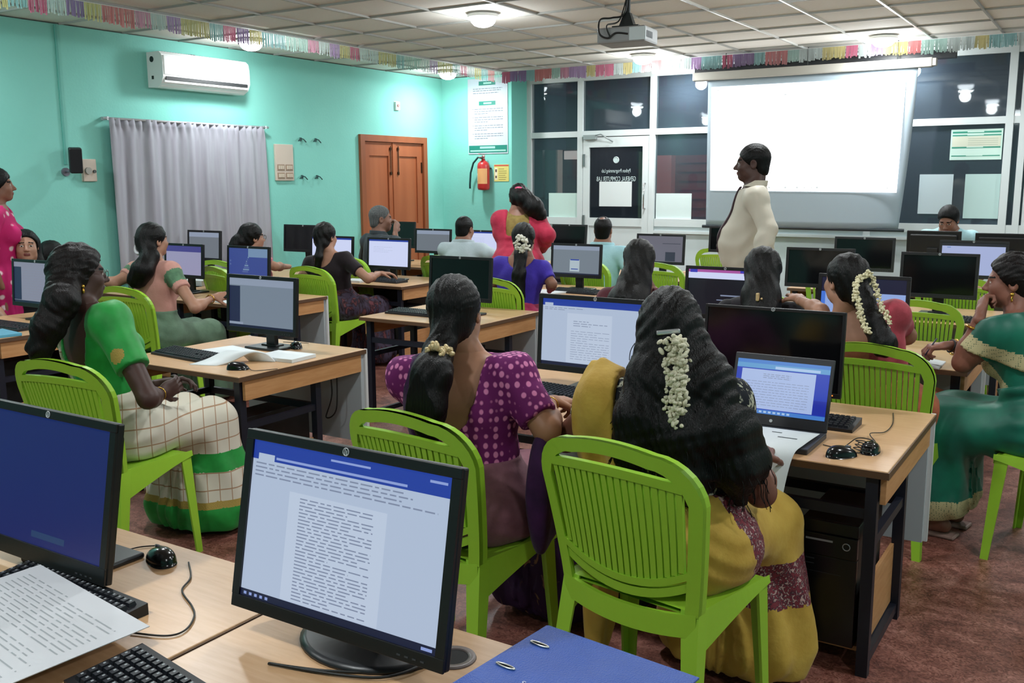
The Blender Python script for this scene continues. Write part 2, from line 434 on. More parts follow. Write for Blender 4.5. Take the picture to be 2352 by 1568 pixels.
# ================================================================ THINGS ON WALLS AND CEILING
# air conditioner
acw = mat('ac_white', (236, 238, 238), 0.3, spec=0.5)
t = thing('air_conditioner', 'white split air conditioner high on the teal wall above the curtain', 'air conditioner', (XL, 5.82, 2.5))
b = MB()
prof = [(0.0, 0.0), (0.12, -0.005), (0.185, 0.03), (0.215, 0.09), (0.215, 0.22), (0.2, 0.285), (0.17, 0.31), (0.0, 0.31)]
n = len(prof)
vs = [(x, 0.0, z) for x, z in prof] + [(x, 1.02, z) for x, z in prof]
b.add(vs, [tuple(range(n)), tuple(range(2 * n - 1, n - 1, -1))]); b.add(vs, [(k, n + k, n + (k + 1) % n, (k + 1) % n) for k in range(n)])
b.build('body', acw, t)
b = MB(); b.box(0.2, 0.222, 0.01, 1.01, 0.105, 0.275, bev=0.006); b.build('front_panel', mat('ac_gloss', (244, 246, 246), 0.15, spec=0.6), t)
b = MB(); b.box(0.192, 0.2165, 0.03, 0.99, 0.062, 0.092); b.build('air_outlet', mat('ac_slot', (24, 26, 28), 0.6), t)
b = MB(); b.quad((0.15, 0.02, 0.005), (0.2, 0.02, 0.055), (0.2, 1.0, 0.055), (0.15, 1.0, 0.005)); b.box(0.15, 0.21, 0.02, 1.0, 0.04, 0.056); b.build('louver', acw, t)
b = MB()
for y in np.arange(0.05, 0.98, 0.03): b.box(0.03, 0.16, y, y + 0.012, 0.306, 0.315)
b.build('top_grille', mat('ac_grille', (150, 156, 158), 0.5), t)
ackm = mat('ac_mark', (30, 36, 36), 0.5)
b = MB(); b.cyl(0, 0, 0, 0.003, 0.026, M=Matrix.Translation((0.07, -0.001, 0.245)) @ Matrix.Rotation(PI / 2, 4, 'X')); b.build('side_emblem', ackm, t)
b = MB(); b.box(0.058, 0.085, -0.003, 0, 0.07, 0.1); b.build('side_port', ackm, t)
b = MB(); b.box(0.2222, 0.2232, 0.44, 0.48, 0.25, 0.258); b.box(0.2222, 0.2232, 0.44, 0.48, 0.118, 0.126); b.box(0.19, 0.2, 0.95, 0.99, 0.07, 0.1); b.build('badge', mat('ac_badge', (120, 124, 128), 0.4), t)
b = MB(); b.box(0.02, 0.05, 0.45, 0.51, 0.31, 0.335); b.build('mounting_clip', mat('clip_dark', (50, 54, 54), 0.5), t)

# curtain on a rod
t = thing('curtain', 'grey curtain with soft vertical folds hanging from a rod on the teal wall', 'curtain', (XL, 5.33, 0.0))
b = MB(); NY, NZ = 260, 26
def fold(u, v):
    a = 0.018 * math.sin(u * 58 + 0.8 * math.sin(u * 9)) + 0.014 * math.sin(u * 27 + 1.3 + v * 0.6) + 0.006 * math.sin(u * 120 + v * 2)
    return 0.075 + a * (0.45 + 0.75 * v) + (0.012 * math.sin(u * 150) if v < 0.06 else 0)
vs = []
for j in range(NZ):
    v = j / (NZ - 1); z = 2.205 - v * 1.45
    for i in range(NY):
        u = i / (NY - 1)
        vs.append((fold(u, v), u * 1.8 * (1 - 0.015 * v * (1 - 2 * u)), z))
fs = [(j * NY + i, j * NY + i + 1, (j + 1) * NY + i + 1, (j + 1) * NY + i) for j in range(NZ - 1) for i in range(NY - 1)]
b.add(vs, fs, 0, True)
cm_ = mat('curtain_cloth', (158, 160, 168), 0.85, noise=0.12, nscale=6, rgb2=(148, 146, 156), stretch=(1, 3, 0.25), spec=0.2)
o = b.build('cloth', cm_, t)
sm = o.modifiers.new('thick', 'SOLIDIFY'); sm.thickness = 0.004
b = MB(); b.tube([(0.075, -0.05, 2.2), (0.075, 1.86, 2.2)], 0.011); b.box(0, 0.085, -0.02, 0.0, 2.185, 2.215); b.box(0, 0.085, 1.81, 1.83, 2.185, 2.215); b.build('rod', mat('rod_white', (190, 192, 196), 0.3, metal=0.4), t)
# conduit strip, speaker, switch plates, hooks
t = tag(MB().box(0, 0.012, 0, 0.022, 1.8, ZC - 0.005, bev=0.002).build('conduit', mat('conduit_teal', (88, 168, 156), 0.6), None, (XL, 4.93, 0)), 'thin teal wire conduit running down the wall to the speaker', 'conduit')
t = thing('wall_speaker', 'small black loudspeaker on a bracket on the left wall', 'speaker', (XL, 4.95, 1.83))
Ms = Matrix.Translation((0.13, 0.0, 0.0)) @ Matrix.Rotation(-0.5, 4, 'Z') @ Matrix.Rotation(0.12, 4, 'Y')
b = MB(); b.box(-0.05, 0.05, -0.05, 0.05, -0.1, 0.11, bev=0.012, M=Ms); b.build('cabinet', mat('speaker_black', (16, 17, 20), 0.5), t)
b = MB(); b.box(0.05, 0.056, -0.043, 0.043, -0.09, 0.1, M=Ms); b.build('grille', mat('speaker_cloth', (22, 22, 26), 0.9), t)
b = MB(); b.tube([(0.0, -0.02, -0.09), (0.06, -0.02, -0.085), (0.11, 0, -0.08)], 0.01); b.cyl(0, 0, 0, 0.02, 0.035, M=Matrix.Translation((0, -0.02, -0.09)) @ Matrix.Rotation(PI / 2, 4, 'Y')); b.build('bracket', mat('bracket_grey', (120, 120, 130), 0.4, metal=0.5), t)
plate = mat('plate_cream', (196, 182, 168), 0.45)
t = thing('fan_regulator', 'cream switch plate with a round dial just beside the wall speaker', 'switch plate', (XL, 5.08, 1.66))
b = MB(); b.box(0, 0.03, 0, 0.13, 0, 0.19, bev=0.004); b.build('plate', plate, t)
b = MB(); b.cyl(0, 0, 0, 0.018, 0.03, M=Matrix.Translation((0.03, 0.045, 0.09)) @ Matrix.Rotation(PI / 2, 4, 'Y')); b.build('dial', mat('dial_grey', (160, 158, 150), 0.4), t)
b = MB(); b.cyl(0, 0, 0, 0.012, 0.014, M=Matrix.Translation((0.03, 0.105, 0.085)) @ Matrix.Rotation(PI / 2, 4, 'Y')); b.build('rocker', mat('rocker_dark', (60, 66, 64), 0.4), t)
t = thing('switchboard', 'cream switchboard with four dark sockets right of the curtain', 'switchboard', (XL, 7.32, 1.66))
b = MB(); b.box(0, 0.025, 0, 0.26, 0, 0.38, bev=0.005); b.build('plate', plate, t)
for i in range(2):
    for j in range(2):
        b = MB(); b.box(0.025, 0.03, 0.02 + i * 0.12, 0.12 + i * 0.12, 0.02 + j * 0.085, 0.085 + j * 0.085)
        b.cur = 1
        for k in range(3): b.box(0.03, 0.036, 0.03 + i * 0.12 + k * 0.028, 0.052 + i * 0.12 + k * 0.028, 0.035 + j * 0.085, 0.072 + j * 0.085)
        b.build('socket', [mat('socket_tan', (150, 128, 108), 0.5), mat('socket_white', (196, 182, 164), 0.4)], t)
hk = None
for (y, z, w1, w2) in [(7.72, 2.1, 'upper', 'nearer the switchboard'), (7.95, 2.1, 'upper', 'nearer the door'), (7.72, 1.7, 'lower', 'nearer the switchboard'), (7.95, 1.7, 'lower', 'nearer the door')]:
    lbl = 'dark wall hook, the %s one %s' % (w1, w2)
    if hk is None:
        b = MB(); b.box(0, 0.008, -0.012, 0.012, -0.02, 0.02); b.tube([(0.004, 0, 0.012), (0.03, 0.02, 0.0), (0.04, 0.045, -0.03)], 0.006); b.tube([(0.004, 0, 0.012), (0.03, -0.03, 0.005), (0.03, -0.06, -0.02)], 0.006)
        hk = b.build('wall_hook', mat('hook_dark', (52, 84, 84), 0.5, metal=0.4), None, (XL, y, z)); tag(hk, lbl, 'hook', 'wall hooks between switchboard and door')
    else:
        c = hk.copy(); C.objects.link(c); c.location = (XL, y, z); c['label'] = lbl
t = thing('call_bell', 'small white bell box on the wall above the wooden door', 'bell', (XL, 9.33, 2.5))
b = MB(); b.box(0, 0.03, 0, 0.08, 0, 0.1, bev=0.006); b.build('box', mat('bell_white', (206, 220, 214), 0.4), t)
b = MB(); b.box(-0.002, 0.004, -0.006, 0.086, -0.006, 0.106); b.build('mount_plate', mat('bell_white', (206, 220, 214), 0.4), t)
b = MB(); b.cyl(0, 0, 0, 0.012, 0.018, M=Matrix.Translation((0.03, 0.04, 0.055)) @ Matrix.Rotation(PI / 2, 4, 'Y')); b.build('button', mat('bell_pink', (206, 130, 130), 0.4), t)

# poster on the short front wall
t = thing('wall_poster', 'tall white printed notice with green headings beside the window', 'poster', (-7.18, YF - 0.004, 1.985))
pw = mat('poster_white', (186, 194, 204), 0.6); pg = mat('poster_green', (22, 124, 108), 0.5); pt = mat('poster_text', (112, 120, 132), 0.6); pl = mat('poster_pale', (150, 200, 188), 0.5)
b = MB(); b.box(0, 0.6, -0.004, 0, 0, 0.93)
b.cur = 1; b.box(0.01, 0.59, -0.0055, -0.004, 0.015, 0.105)
b.box(0.17, 0.42, -0.0055, -0.004, 0.845, 0.895); b.box(0.17, 0.42, -0.0055, -0.004, 0.6, 0.65)
b.cur = 3; b.box(0.18, 0.41, -0.006, -0.0055, 0.066, 0.092); b.box(0.03, 0.57, -0.006, -0.0055, 0.03, 0.048); b.box(0.24, 0.36, -0.006, -0.0055, 0.86, 0.88); b.box(0.24, 0.36, -0.006, -0.0055, 0.615, 0.635)
b.cur = 2; rr = random.Random(3)
for z, x0, x1 in [(0.80, .08, .52), (0.775, .08, .5), (0.745, .08, .46)] + [(0.55 - 0.028 * k - (k // 3) * 0.018, 0.1, 0.53 if k % 3 < 2 else 0.3) for k in range(12)]:
    x = x0
    while x < x1:
        w = rr.uniform(0.02, 0.06); b.box(x, min(x + w, x1), -0.005, -0.004, z, z + 0.009); x += w + 0.008
for k in range(4): b.box(0.07, 0.082, -0.005, -0.004, 0.55 - 0.102 * k, 0.559 - 0.102 * k)
b.build('sheet', [pw, pg, pt, pl], t)
# fire extinguisher + sign
t = thing('fire_extinguisher', 'red fire extinguisher with a yellow label and black hose under the poster', 'fire extinguisher', (-6.9, YF - 0.085, 1.53))
red = mat('extinguisher_red', (178, 40, 40), 0.35)
b = MB(); b.lathe([(0.02, 0), (0.07, 0.006), (0.078, 0.03), (0.078, 0.3), (0.07, 0.335), (0.04, 0.362), (0.024, 0.37), (0.024, 0.39)], 28); b.build('cylinder', red, t)
b = MB()
for k in range(12):
    a0 = math.radians(-160 + 140 * k / 12); a1 = math.radians(-160 + 140 * (k + 1) / 12); r = 0.0792
    b.cur = 1 if k < 3 else 0
    b.quad((r * math.cos(a0), r * math.sin(a0), 0.08 if k >= 3 else 0.12), (r * math.cos(a1), r * math.sin(a1), 0.08 if k >= 3 else 0.12), (r * math.cos(a1), r * math.sin(a1), 0.27 if k >= 3 else 0.21), (r * math.cos(a0), r * math.sin(a0), 0.27 if k >= 3 else 0.21))
b.build('label_band', [mat('ext_label', (216, 160, 104), 0.5), mat('ext_white', (220, 214, 206), 0.5)], t)
b = MB(); b.cyl(0, 0, 0.385, 0.43, 0.02); b.box(-0.012, 0.012, -0.1, 0.02, 0.44, 0.455); b.box(-0.012, 0.012, -0.09, 0.02, 0.405, 0.415); b.sphere((0.02, -0.02, 0.42), 0.018); b.build('valve', mat('valve_pink', (176, 140, 138), 0.4, metal=0.4), t)
b = MB(); b.tube([(0, -0.02, 0.4), (-0.06, -0.03, 0.41), (-0.14, -0.02, 0.34), (-0.19, -0.01, 0.22), (-0.21, 0.0, 0.08), (-0.21, 0.0, 0.02)], 0.012, n=10); b.build('hose', mat('hose_black', (20, 66, 66), 0.5), t)
b = MB(); b.box(-0.03, 0.03, 0.06, 0.084, 0.24, 0.3); b.box(-0.08, 0.08, 0.055, 0.075, 0.265, 0.28); b.build('wall_mount', mat('bracket_dark', (60, 60, 60), 0.5), t)
t = thing('safety_sign', 'yellow instruction card with a red top beside the fire extinguisher', 'sign', (-6.79, YF - 0.003, 1.64))
b = MB(); b.box(0, 0.22, -0.003, 0, 0, 0.21); b.cur = 1; b.box(0.004, 0.216, -0.004, -0.003, 0.188, 0.206)
b.cur = 2
for k in range(6): b.box(0.07, 0.07 + rr.uniform(0.08, 0.13), -0.004, -0.003, 0.02 + k * 0.026, 0.028 + k * 0.026)
b.cur = 3; b.box(0.01, 0.05, -0.004, -0.003, 0.02, 0.17)
b.cur = 4; b.box(0.018, 0.042, -0.0045, -0.004, 0.04, 0.07); b.box(0.018, 0.042, -0.0045, -0.004, 0.115, 0.15)
b.build('card', [mat('card_yellow', (216, 206, 120), 0.5), mat('card_red', (196, 90, 70), 0.5), mat('card_text', (150, 140, 80), 0.5), mat('card_pale', (226, 220, 190), 0.5), mat('card_dark', (90, 70, 60), 0.5)], t)
# papers on the glass
pp = mat('notice_paper', (206, 220, 218), 0.6); pp2 = mat('notice_paper_grey', (190, 204, 208), 0.6)
def sheet(x0, x1, z0, z1, m, label, y=YW - 0.006):
    b = MB(); b.box(x0, x1, y - 0.002, y, z0, z1)
    tag(b.build('paper_sheet', m), label, 'paper')
sheet(-6.22, -5.8, 1.16, 1.49, mat('notice_mint', (198, 222, 214), 0.6), 'blank pale sheet taped on the glass left of the glass door')
sheet(-4.74, -4.29, 1.18, 1.49, pp, 'blank pale sheet taped low on the glass right of the glass door')
sheet(-5.5, -5.06, 1.33, 1.63, mat('notice_white', (212, 218, 218), 0.6), 'white sheet taped on the glass door under the lettering')
sheet(-1.81, -1.49, 1.29, 1.69, pp2, 'pale grey sheet on the dark glass above the woman in light blue')
sheet(-1.38, -1.06, 1.25, 1.69, mat('notice_green', (178, 204, 200), 0.6), 'pale green sheet on the dark glass nearest the right-hand glass door')
t = thing('timetable', 'timetable sheet with green bands on the dark glass right of the projection screen', 'notice', (-1.54, YW - 0.006, 1.83))
b = MB(); b.box(0, 0.47, -0.002, 0, 0, 0.3); b.cur = 1
for z, h in [(0.262, 0.018), (0.235, 0.012), (0.115, 0.014), (0.035, 0.01)]: b.box(0.015, 0.15, -0.003, -0.002, z, z + h); b.box(0.3, 0.455, -0.003, -0.002, z, z + h); b.box(0.15, 0.3, -0.003, -0.002, z, z + h * 0.4)
b.cur = 2; b.box(0.015, 0.455, -0.0028, -0.002, 0.13, 0.23)
b.cur = 3
for k in range(4): b.box(0.16, 0.43, -0.0034, -0.0028, 0.145 + k * 0.02, 0.15 + k * 0.02)
b.build('sheet', [mat('tt_white', (196, 222, 210), 0.5), mat('tt_green', (50, 140, 116), 0.5), mat('tt_cream', (206, 208, 188), 0.5), mat('tt_text', (168, 178, 160), 0.5)], t)

# projection screen
t = thing('projection_screen', 'pull-down projection screen showing a bright white page behind the instructor', 'projection screen', (-2.8, 9.95, 0))
fab = mat('screen_fabric', (160, 174, 184), 0.7)
Y0 = 0.0
def scx(u, v):   # fabric point, u -1..1, v 0 top..1 bottom
    half = 1.04 - 0.02 * v
    x = u * half
    y = 0.0
    if u > 0.0:   # the right-hand edge curls away
        x -= (0.09 * v ** 1.6) * u ** 4
        y += 0.10 * v * u ** 6
    return (x, y, 2.68 - v * 1.52)
b = MB(); NU, NV = 40, 24
vs = [scx(-1 + 2 * i / NU, j / NV) for j in range(NV + 1) for i in range(NU + 1)]
fs = [(j * (NU + 1) + i, (j + 1) * (NU + 1) + i, (j + 1) * (NU + 1) + i + 1, j * (NU + 1) + i + 1) for j in range(NV) for i in range(NU)]
b.add(vs, fs, 0, True); o = b.build('fabric', fab, t); sm = o.modifiers.new('thick', 'SOLIDIFY'); sm.thickness = 0.004; sm.offset = -1
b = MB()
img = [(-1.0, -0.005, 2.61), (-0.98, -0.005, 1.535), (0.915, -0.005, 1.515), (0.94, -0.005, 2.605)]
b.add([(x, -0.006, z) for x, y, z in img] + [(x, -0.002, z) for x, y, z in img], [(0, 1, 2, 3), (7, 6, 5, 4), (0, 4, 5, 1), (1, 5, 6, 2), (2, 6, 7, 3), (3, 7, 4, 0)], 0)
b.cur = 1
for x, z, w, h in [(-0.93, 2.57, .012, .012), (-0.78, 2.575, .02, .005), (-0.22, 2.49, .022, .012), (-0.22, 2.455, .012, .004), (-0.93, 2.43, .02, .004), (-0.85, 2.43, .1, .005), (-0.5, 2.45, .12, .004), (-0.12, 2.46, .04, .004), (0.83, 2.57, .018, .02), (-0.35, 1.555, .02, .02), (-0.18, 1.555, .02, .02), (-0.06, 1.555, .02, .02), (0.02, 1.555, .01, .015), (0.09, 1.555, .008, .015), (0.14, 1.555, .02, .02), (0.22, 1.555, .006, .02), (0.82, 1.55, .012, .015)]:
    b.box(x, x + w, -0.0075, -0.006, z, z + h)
b.build('projected_image', [emat('projected_white', (250, 253, 255), 3.2), emat('projected_grey', (190, 196, 196), 1.4)], t)  # projector's light put in as emission of the image itself, no beam
b = MB(); b.box(-1.2, 1.17, -0.05, 0.05, 2.68, 2.765, bev=0.01); b.box(1.17, 1.2, -0.045, 0.045, 2.69, 2.755); b.build('housing', mat('screen_housing', (176, 172, 164), 0.5), t)
b = MB(); b.tube([(-1.06, 0, 1.15), (1.0, 0.02, 1.15)], 0.016); b.build('bottom_bar', mat('bar_black', (38, 44, 48), 0.4), t)
for x in (-0.85, 0.0, 0.85):
    b = MB(); b.tube([(x, 0, 2.76), (x, 0, ZC)], 0.006); b.build('hanger', mat('hanger_dark', (60, 64, 64), 0.5), t)
b = MB(); b.box(-1.22, 1.35, 0.02, 0.12, 2.76, 2.84); tag(b.build('pelmet_pipe', mat('pipe_black', (24, 26, 30), 0.5), None, (-2.8, 9.99, 0)), 'dark pelmet beam running above the projection screen', 'beam')
# projector
t = thing('projector', 'white ceiling projector hanging on a short pole with looping black cables', 'projector', (-2.84, 5.9, 2.52), rz=0.1)
b = MB(); b.box(-0.165, 0.165, -0.13, 0.13, 0, 0.1, bev=0.014); b.build('body', mat('projector_grey', (150, 152, 154), 0.45), t)
b = MB(); b.box(0.06, 0.17, -0.135, -0.128, 0.01, 0.09); b.build('light_end', mat('projector_white', (206, 216, 220), 0.4), t)
b = MB(); b.cyl(0, 0, 0, 0.02, 0.035, M=Matrix.Translation((0.05, 0.13, 0.05)) @ Matrix.Rotation(-PI / 2, 4, 'X')); b.build('lens', mat('lens_black', (12, 12, 14), 0.1), t)
b = MB()
for k in range(6): b.box(0.166, 0.168, -0.1 + k * 0.02, -0.09 + k * 0.02, 0.03, 0.07)
b.build('vent', mat('vent_grey', (100, 104, 108), 0.5), t)
b = MB(); b.cyl(0, 0, 0.15, 0.43, 0.017); b.box(-0.09, 0.09, -0.05, 0.05, 0.1, 0.118); b.add([(-0.05, -0.03, 0.118), (0.05, -0.03, 0.118), (0.05, 0.03, 0.118), (-0.05, 0.03, 0.118), (-0.02, -0.02, 0.2), (0.02, -0.02, 0.2), (0.02, 0.02, 0.2), (-0.02, 0.02, 0.2)], [(0, 1, 5, 4), (1, 2, 6, 5), (2, 3, 7, 6), (3, 0, 4, 7), (4, 5, 6, 7)]); b.build('mount', mat('mount_black', (34, 38, 38), 0.5, metal=0.4), t)
def loop(pts, n=24):   # Catmull-Rom
    P = [Vector(p) for p in pts]; P = [P[0]] + P + [P[-1]]; out = []
    for i in range(1, len(P) - 2):
        for k in range(n):
            u = k / n; a, b_, c, d_ = P[i - 1], P[i], P[i + 1], P[i + 2]
            out.append(0.5 * ((2 * b_) + (-a + c) * u + (2 * a - 5 * b_ + 4 * c - d_) * u * u + (-a + 3 * b_ - 3 * c + d_) * u ** 3))
    out.append(P[-2]); return out
b = MB(); b.tube(loop([(0.005, -0.02, 0.4), (-0.01, -0.03, 0.2), (-0.08, -0.08, 0.165), (-0.14, -0.13, 0.15), (-0.13, -0.17, 0.06), (-0.08, -0.15, 0.03), (-0.03, -0.135, 0.06), (0.05, -0.132, 0.05)], 10), 0.006, n=6)
b.tube(loop([(0.0, -0.02, 0.3), (-0.04, -0.05, 0.15), (-0.09, -0.14, 0.11), (-0.07, -0.135, 0.04)], 10), 0.005, n=6); b.build('cable', mat('cable_black', (18, 20, 20), 0.5), t)

# tassel garlands: foil fringe hanging from the ceiling
cols = [(196, 66, 104), (164, 120, 176), (196, 178, 96), (120, 176, 176), (206, 96, 96), (186, 200, 196), (120, 82, 140), (204, 120, 150), (150, 190, 176)]
def foil(i):
    """Thin coloured foil that glitters and lets some lamp light through."""
    c = tuple(int(0.72 * x + 0.28 * 176) for x in cols[i]); m = mat('foil_%d' % i, c, 0.28, spec=0.8, noise=0.3, nscale=60, stretch=(1, 1, 0.05), rgb2=tuple(int(x * 0.75) for x in c))
    nt = m.node_tree; t = nt.nodes.new('ShaderNodeBsdfTranslucent'); t.inputs['Color'].default_value = lin(tuple(min(255, x + 30) for x in c))
    mx = nt.nodes.new('ShaderNodeMixShader'); mx.inputs[0].default_value = 0.45
    nt.links.new(nt.nodes['Principled BSDF'].outputs[0], mx.inputs[1]); nt.links.new(t.outputs[0], mx.inputs[2]); nt.links.new(mx.outputs[0], nt.nodes['Material Output'].inputs['Surface'])
    return m
foils = [foil(i) for i in range(len(cols))]
def garland(label, p0, p1, n, group=None):
    p0 = Vector(p0); p1 = Vector(p1); d = (p1 - p0); L = d.length; d.normalize(); nrm = Vector((-d.y, d.x, 0))
    t = thing('tassel_garland', label, 'garland', p0)
    b = MB(); b.tube([Vector((0, 0, -0.006)), d * L + Vector((0, 0, -0.006))], 0.003, n=5); b.build('hanging_string', mat('string_white', (220, 220, 220), 0.6), t)
    w = L / n; seq = [0, 5, 6, 2, 3, 4, 8, 7, 5, 1, 2, 3]
    r = random.Random(len(label))
    for i in range(n):
        b = MB(); x0 = i * w + 0.001; ww = w - r.uniform(0.001, 0.008)
        m_ = 9; h = 0.13 + r.uniform(-0.012, 0.012)
        for k in range(m_):
            a0 = x0 + ww * k / m_; a1 = a0 + ww / m_ * 1.06; off = r.uniform(-0.005, 0.005); hh = h + r.uniform(-0.012, 0.008); sk = r.uniform(-0.006, 0.006)
            pts = []
            for z, o_ in ((-0.004, 0), (-0.06, off * 0.5), (-hh, off)):
                pts.append(d * (a0 + sk * -z * 8) + nrm * o_ + Vector((0, 0, z))); pts.append(d * (a1 + sk * -z * 8) + nrm * (o_ + 0.004) + Vector((0, 0, z)))
            b.add(pts, [(0, 1, 3, 2), (2, 3, 5, 4)], 0)
        b.build('foil_tassel', foils[seq[(i + r.randint(0, 1)) % len(seq)]], t)
    return t
garland('long foil tassel garland of many colours along the ceiling by the left wall', (-6.42, 0.6, ZC - 0.008), (-6.45, 9.95, ZC - 0.008), 66)
garland('foil tassel garland of many colours along the ceiling before the glass front', (-6.44, 9.95, ZC - 0.008), (4.1, 9.93, ZC - 0.008), 92)
# ================================================================ FURNITURE
wtop = mat('desk_laminate', (203, 164, 124), 0.32, noise=0.1, nscale=9, rgb2=(194, 153, 112), stretch=(1, 9, 9), spec=0.5)
wedge = mat('desk_apron', (196, 146, 98), 0.45, noise=0.12, nscale=8, rgb2=(184, 132, 84), stretch=(1, 1, 8))
steel = mat('desk_steel', (20, 24, 38), 0.45, metal=0.1)
dpan = mat('desk_panel', (176, 184, 188), 0.55)
dedge = mat('desk_edge_band', (92, 66, 46), 0.5)
DH = 0.73
def desk(x0, x1, y0, y1, label, grommet=None, shelf=True):
    w, d = x1 - x0, y1 - y0
    t = thing('computer_desk', label, 'desk', (x0, y0, 0), group='wood-topped computer desks')
    b = MB(); b.box(0.004, w - 0.004, 0.004, d - 0.004, DH - 0.026, DH, bev=0.003); top = b.build('table_top', wtop, t)
    b = MB(); b.box(0, w, 0, 0.004, DH - 0.026, DH - 0.003); b.box(0, 0.004, 0.004, d, DH - 0.026, DH - 0.003); b.box(w - 0.004, w, 0.004, d, DH - 0.026, DH - 0.003); b.build('edge_band', dedge, top)
    if grommet:
        b = MB(); b.lathe([(0.03, 0.0), (0.03, 0.003), (0.044, 0.004), (0.046, 0.0)], 28); g = b.build('grommet', mat('grommet_grey', (116, 104, 100), 0.4), top, (grommet[0] - x0, grommet[1] - y0, DH))
        b = MB(); b.cyl(0, 0, 0, 0.0022, 0.0315); b.build('hole', mat('hole_black', (6, 6, 7), 0.8), top, (grommet[0] - x0, grommet[1] - y0, DH))
    for s, nm in ((0, 'side_apron'), (1, 'side_apron')):
        xx = 0.015 if s == 0 else w - 0.033
        b = MB(); b.box(xx, xx + 0.018, 0.05, d - 0.03, DH - 0.125, DH - 0.0265); b.build(nm, wedge, t)
    b = MB(); b.box(0.02, w - 0.02, d - 0.03, d - 0.008, 0.2, DH - 0.0265); b.build('modesty_panel', dpan, t)
    for xa in (w - 0.022, 0.004):
        b = MB(); b.box(xa, xa + 0.018, d - 0.008, d + 0.012, 0.2, DH - 0.002); b.build('panel_edge', mat('panel_edge_white', (206, 208, 208), 0.5), t)
    ly = (0.035, 0.6 * d)
    for xx in (0.036, w - 0.076):
        for yy in ly:
            b = MB(); b.box(xx, xx + 0.038, yy, yy + 0.038, 0, DH - 0.027); b.build('leg', steel, t)
    for xx in (0.043, w - 0.069):
        for za in (0.45, 0.03):
            b = MB(); b.box(xx, xx + 0.025, ly[0] + 0.038, ly[1], za, za + 0.033); b.build('side_rail', steel, t)
    b = MB(); b.box(0.074, w - 0.076, ly[1] + 0.006, ly[1] + 0.03, 0.45, 0.485); b.build('cross_rail', steel, t)
    b = MB(); b.box(0.074, w - 0.076, ly[0] + 0.006, ly[0] + 0.03, 0.55, 0.585); b.build('cross_rail', steel, t)
    if shelf:
        b = MB(); b.box(w - 0.34, w - 0.08, 0.09, ly[1] + 0.03, 0.062, 0.078); b.build('tower_shelf', wedge, t)
        b = MB(); b.box(w - 0.079, w - 0.066, 0.075, ly[1] - 0.002, 0.07, 0.3); b.build('shelf_guard', wedge, t)
    return t
DK = [
 (-1.5, -0.56, 0.6, 1.52, 'nearest desk, with the blue ring binder and the black cable grommet', (-1.035, 1.41)),
 (-2.45, -1.505, 0.6, 1.52, 'nearest desk left of the seam, under the plain blue monitor', None),
 (-1.495, -0.56, 3.11, 4.02, 'desk with the open laptop and two black mice', None),
 (-2.435, -1.5, 3.11, 4.02, 'desk before the woman in the purple dotted blouse', None),
 (-4.45, -3.5, 3.08, 4.0, 'desk beside the woman in the bright green blouse, papers on it', None),
 (-6.6, -5.63, 3.1, 4.03, 'desk cut by the left edge of the photo, with a light blue notebook', None),
 (-4.4, -3.46, 4.96, 5.82, 'empty-seated desk with a black screen behind the purple-bloused woman', None),
 (-6.38, -5.43, 4.95, 5.75, 'desk of the woman in the pale green saree, with the photo-wallpaper monitor', None),
 (-7.34, -6.39, 4.95, 5.75, 'desk just left of the pale green saree, with a purple-topped screen', None),
 (-2.46, -1.52, 5.0, 5.85, 'desk of the long-haired woman in the third row', None),
 (-1.515, -0.575, 5.0, 5.85, 'desk shared by the flower-garlanded and the teal-saree women', None),
 (-6.13, -5.33, 6.58, 7.4, 'desk of the woman in the dark maroon blouse', None),
 (-6.95, -6.14, 6.58, 7.4, 'desk of the woman with the hair bun and pink blouse', None),
 (-7.55, -6.96, 6.7, 7.5, 'narrow desk by the wall under a switched-off screen beside the curtain', None),
 (-7.46, -6.9, 5.62, 6.3, 'narrow desk by the wall right below the curtain', None),
 (-4.45, -3.48, 6.62, 7.46, 'desk of the woman in the violet blouse with white flowers', None),
 (-2.43, -1.5, 6.62, 7.46, 'desk in the fourth row behind the woman with the gold hair clip', None),
 (-1.49, -0.56, 6.62, 7.46, 'desk in the fourth row left of the teal-saree woman, empty-seated', None),
 (-7.5, -6.72, 8.2, 9.0, 'desk by the wooden door before the elderly man', None),
 (-6.7, -6.08, 8.2, 9.0, 'desk between the elderly man and the man in the pale shirt', None),
 (-6.06, -5.42, 8.2, 9.0, 'desk of the man in the pale grey shirt', None),
 (-4.42, -3.36, 8.2, 9.0, 'desk in the aisle block before the man in the light blue shirt', None),
 (-2.4, -1.47, 8.2, 9.0, 'front desk right of the instructor with a black screen', None),
 (-1.46, -0.5, 8.2, 9.0, 'front desk with the wide pale page screen', None),
 (-5.6, -4.85, 9.05, 9.65, 'small front desk beyond the woman in red', None),
 (-3.75, -2.9, 9.05, 9.65, 'small front desk beneath the projection screen', None),
 (-1.8, -0.35, 9.05, 9.6, 'teacher\'s desk before the woman in light blue', None),
]
for x0, x1, y0, y1, lb, g in DK: desk(x0, x1, y0, y1, lb, g)

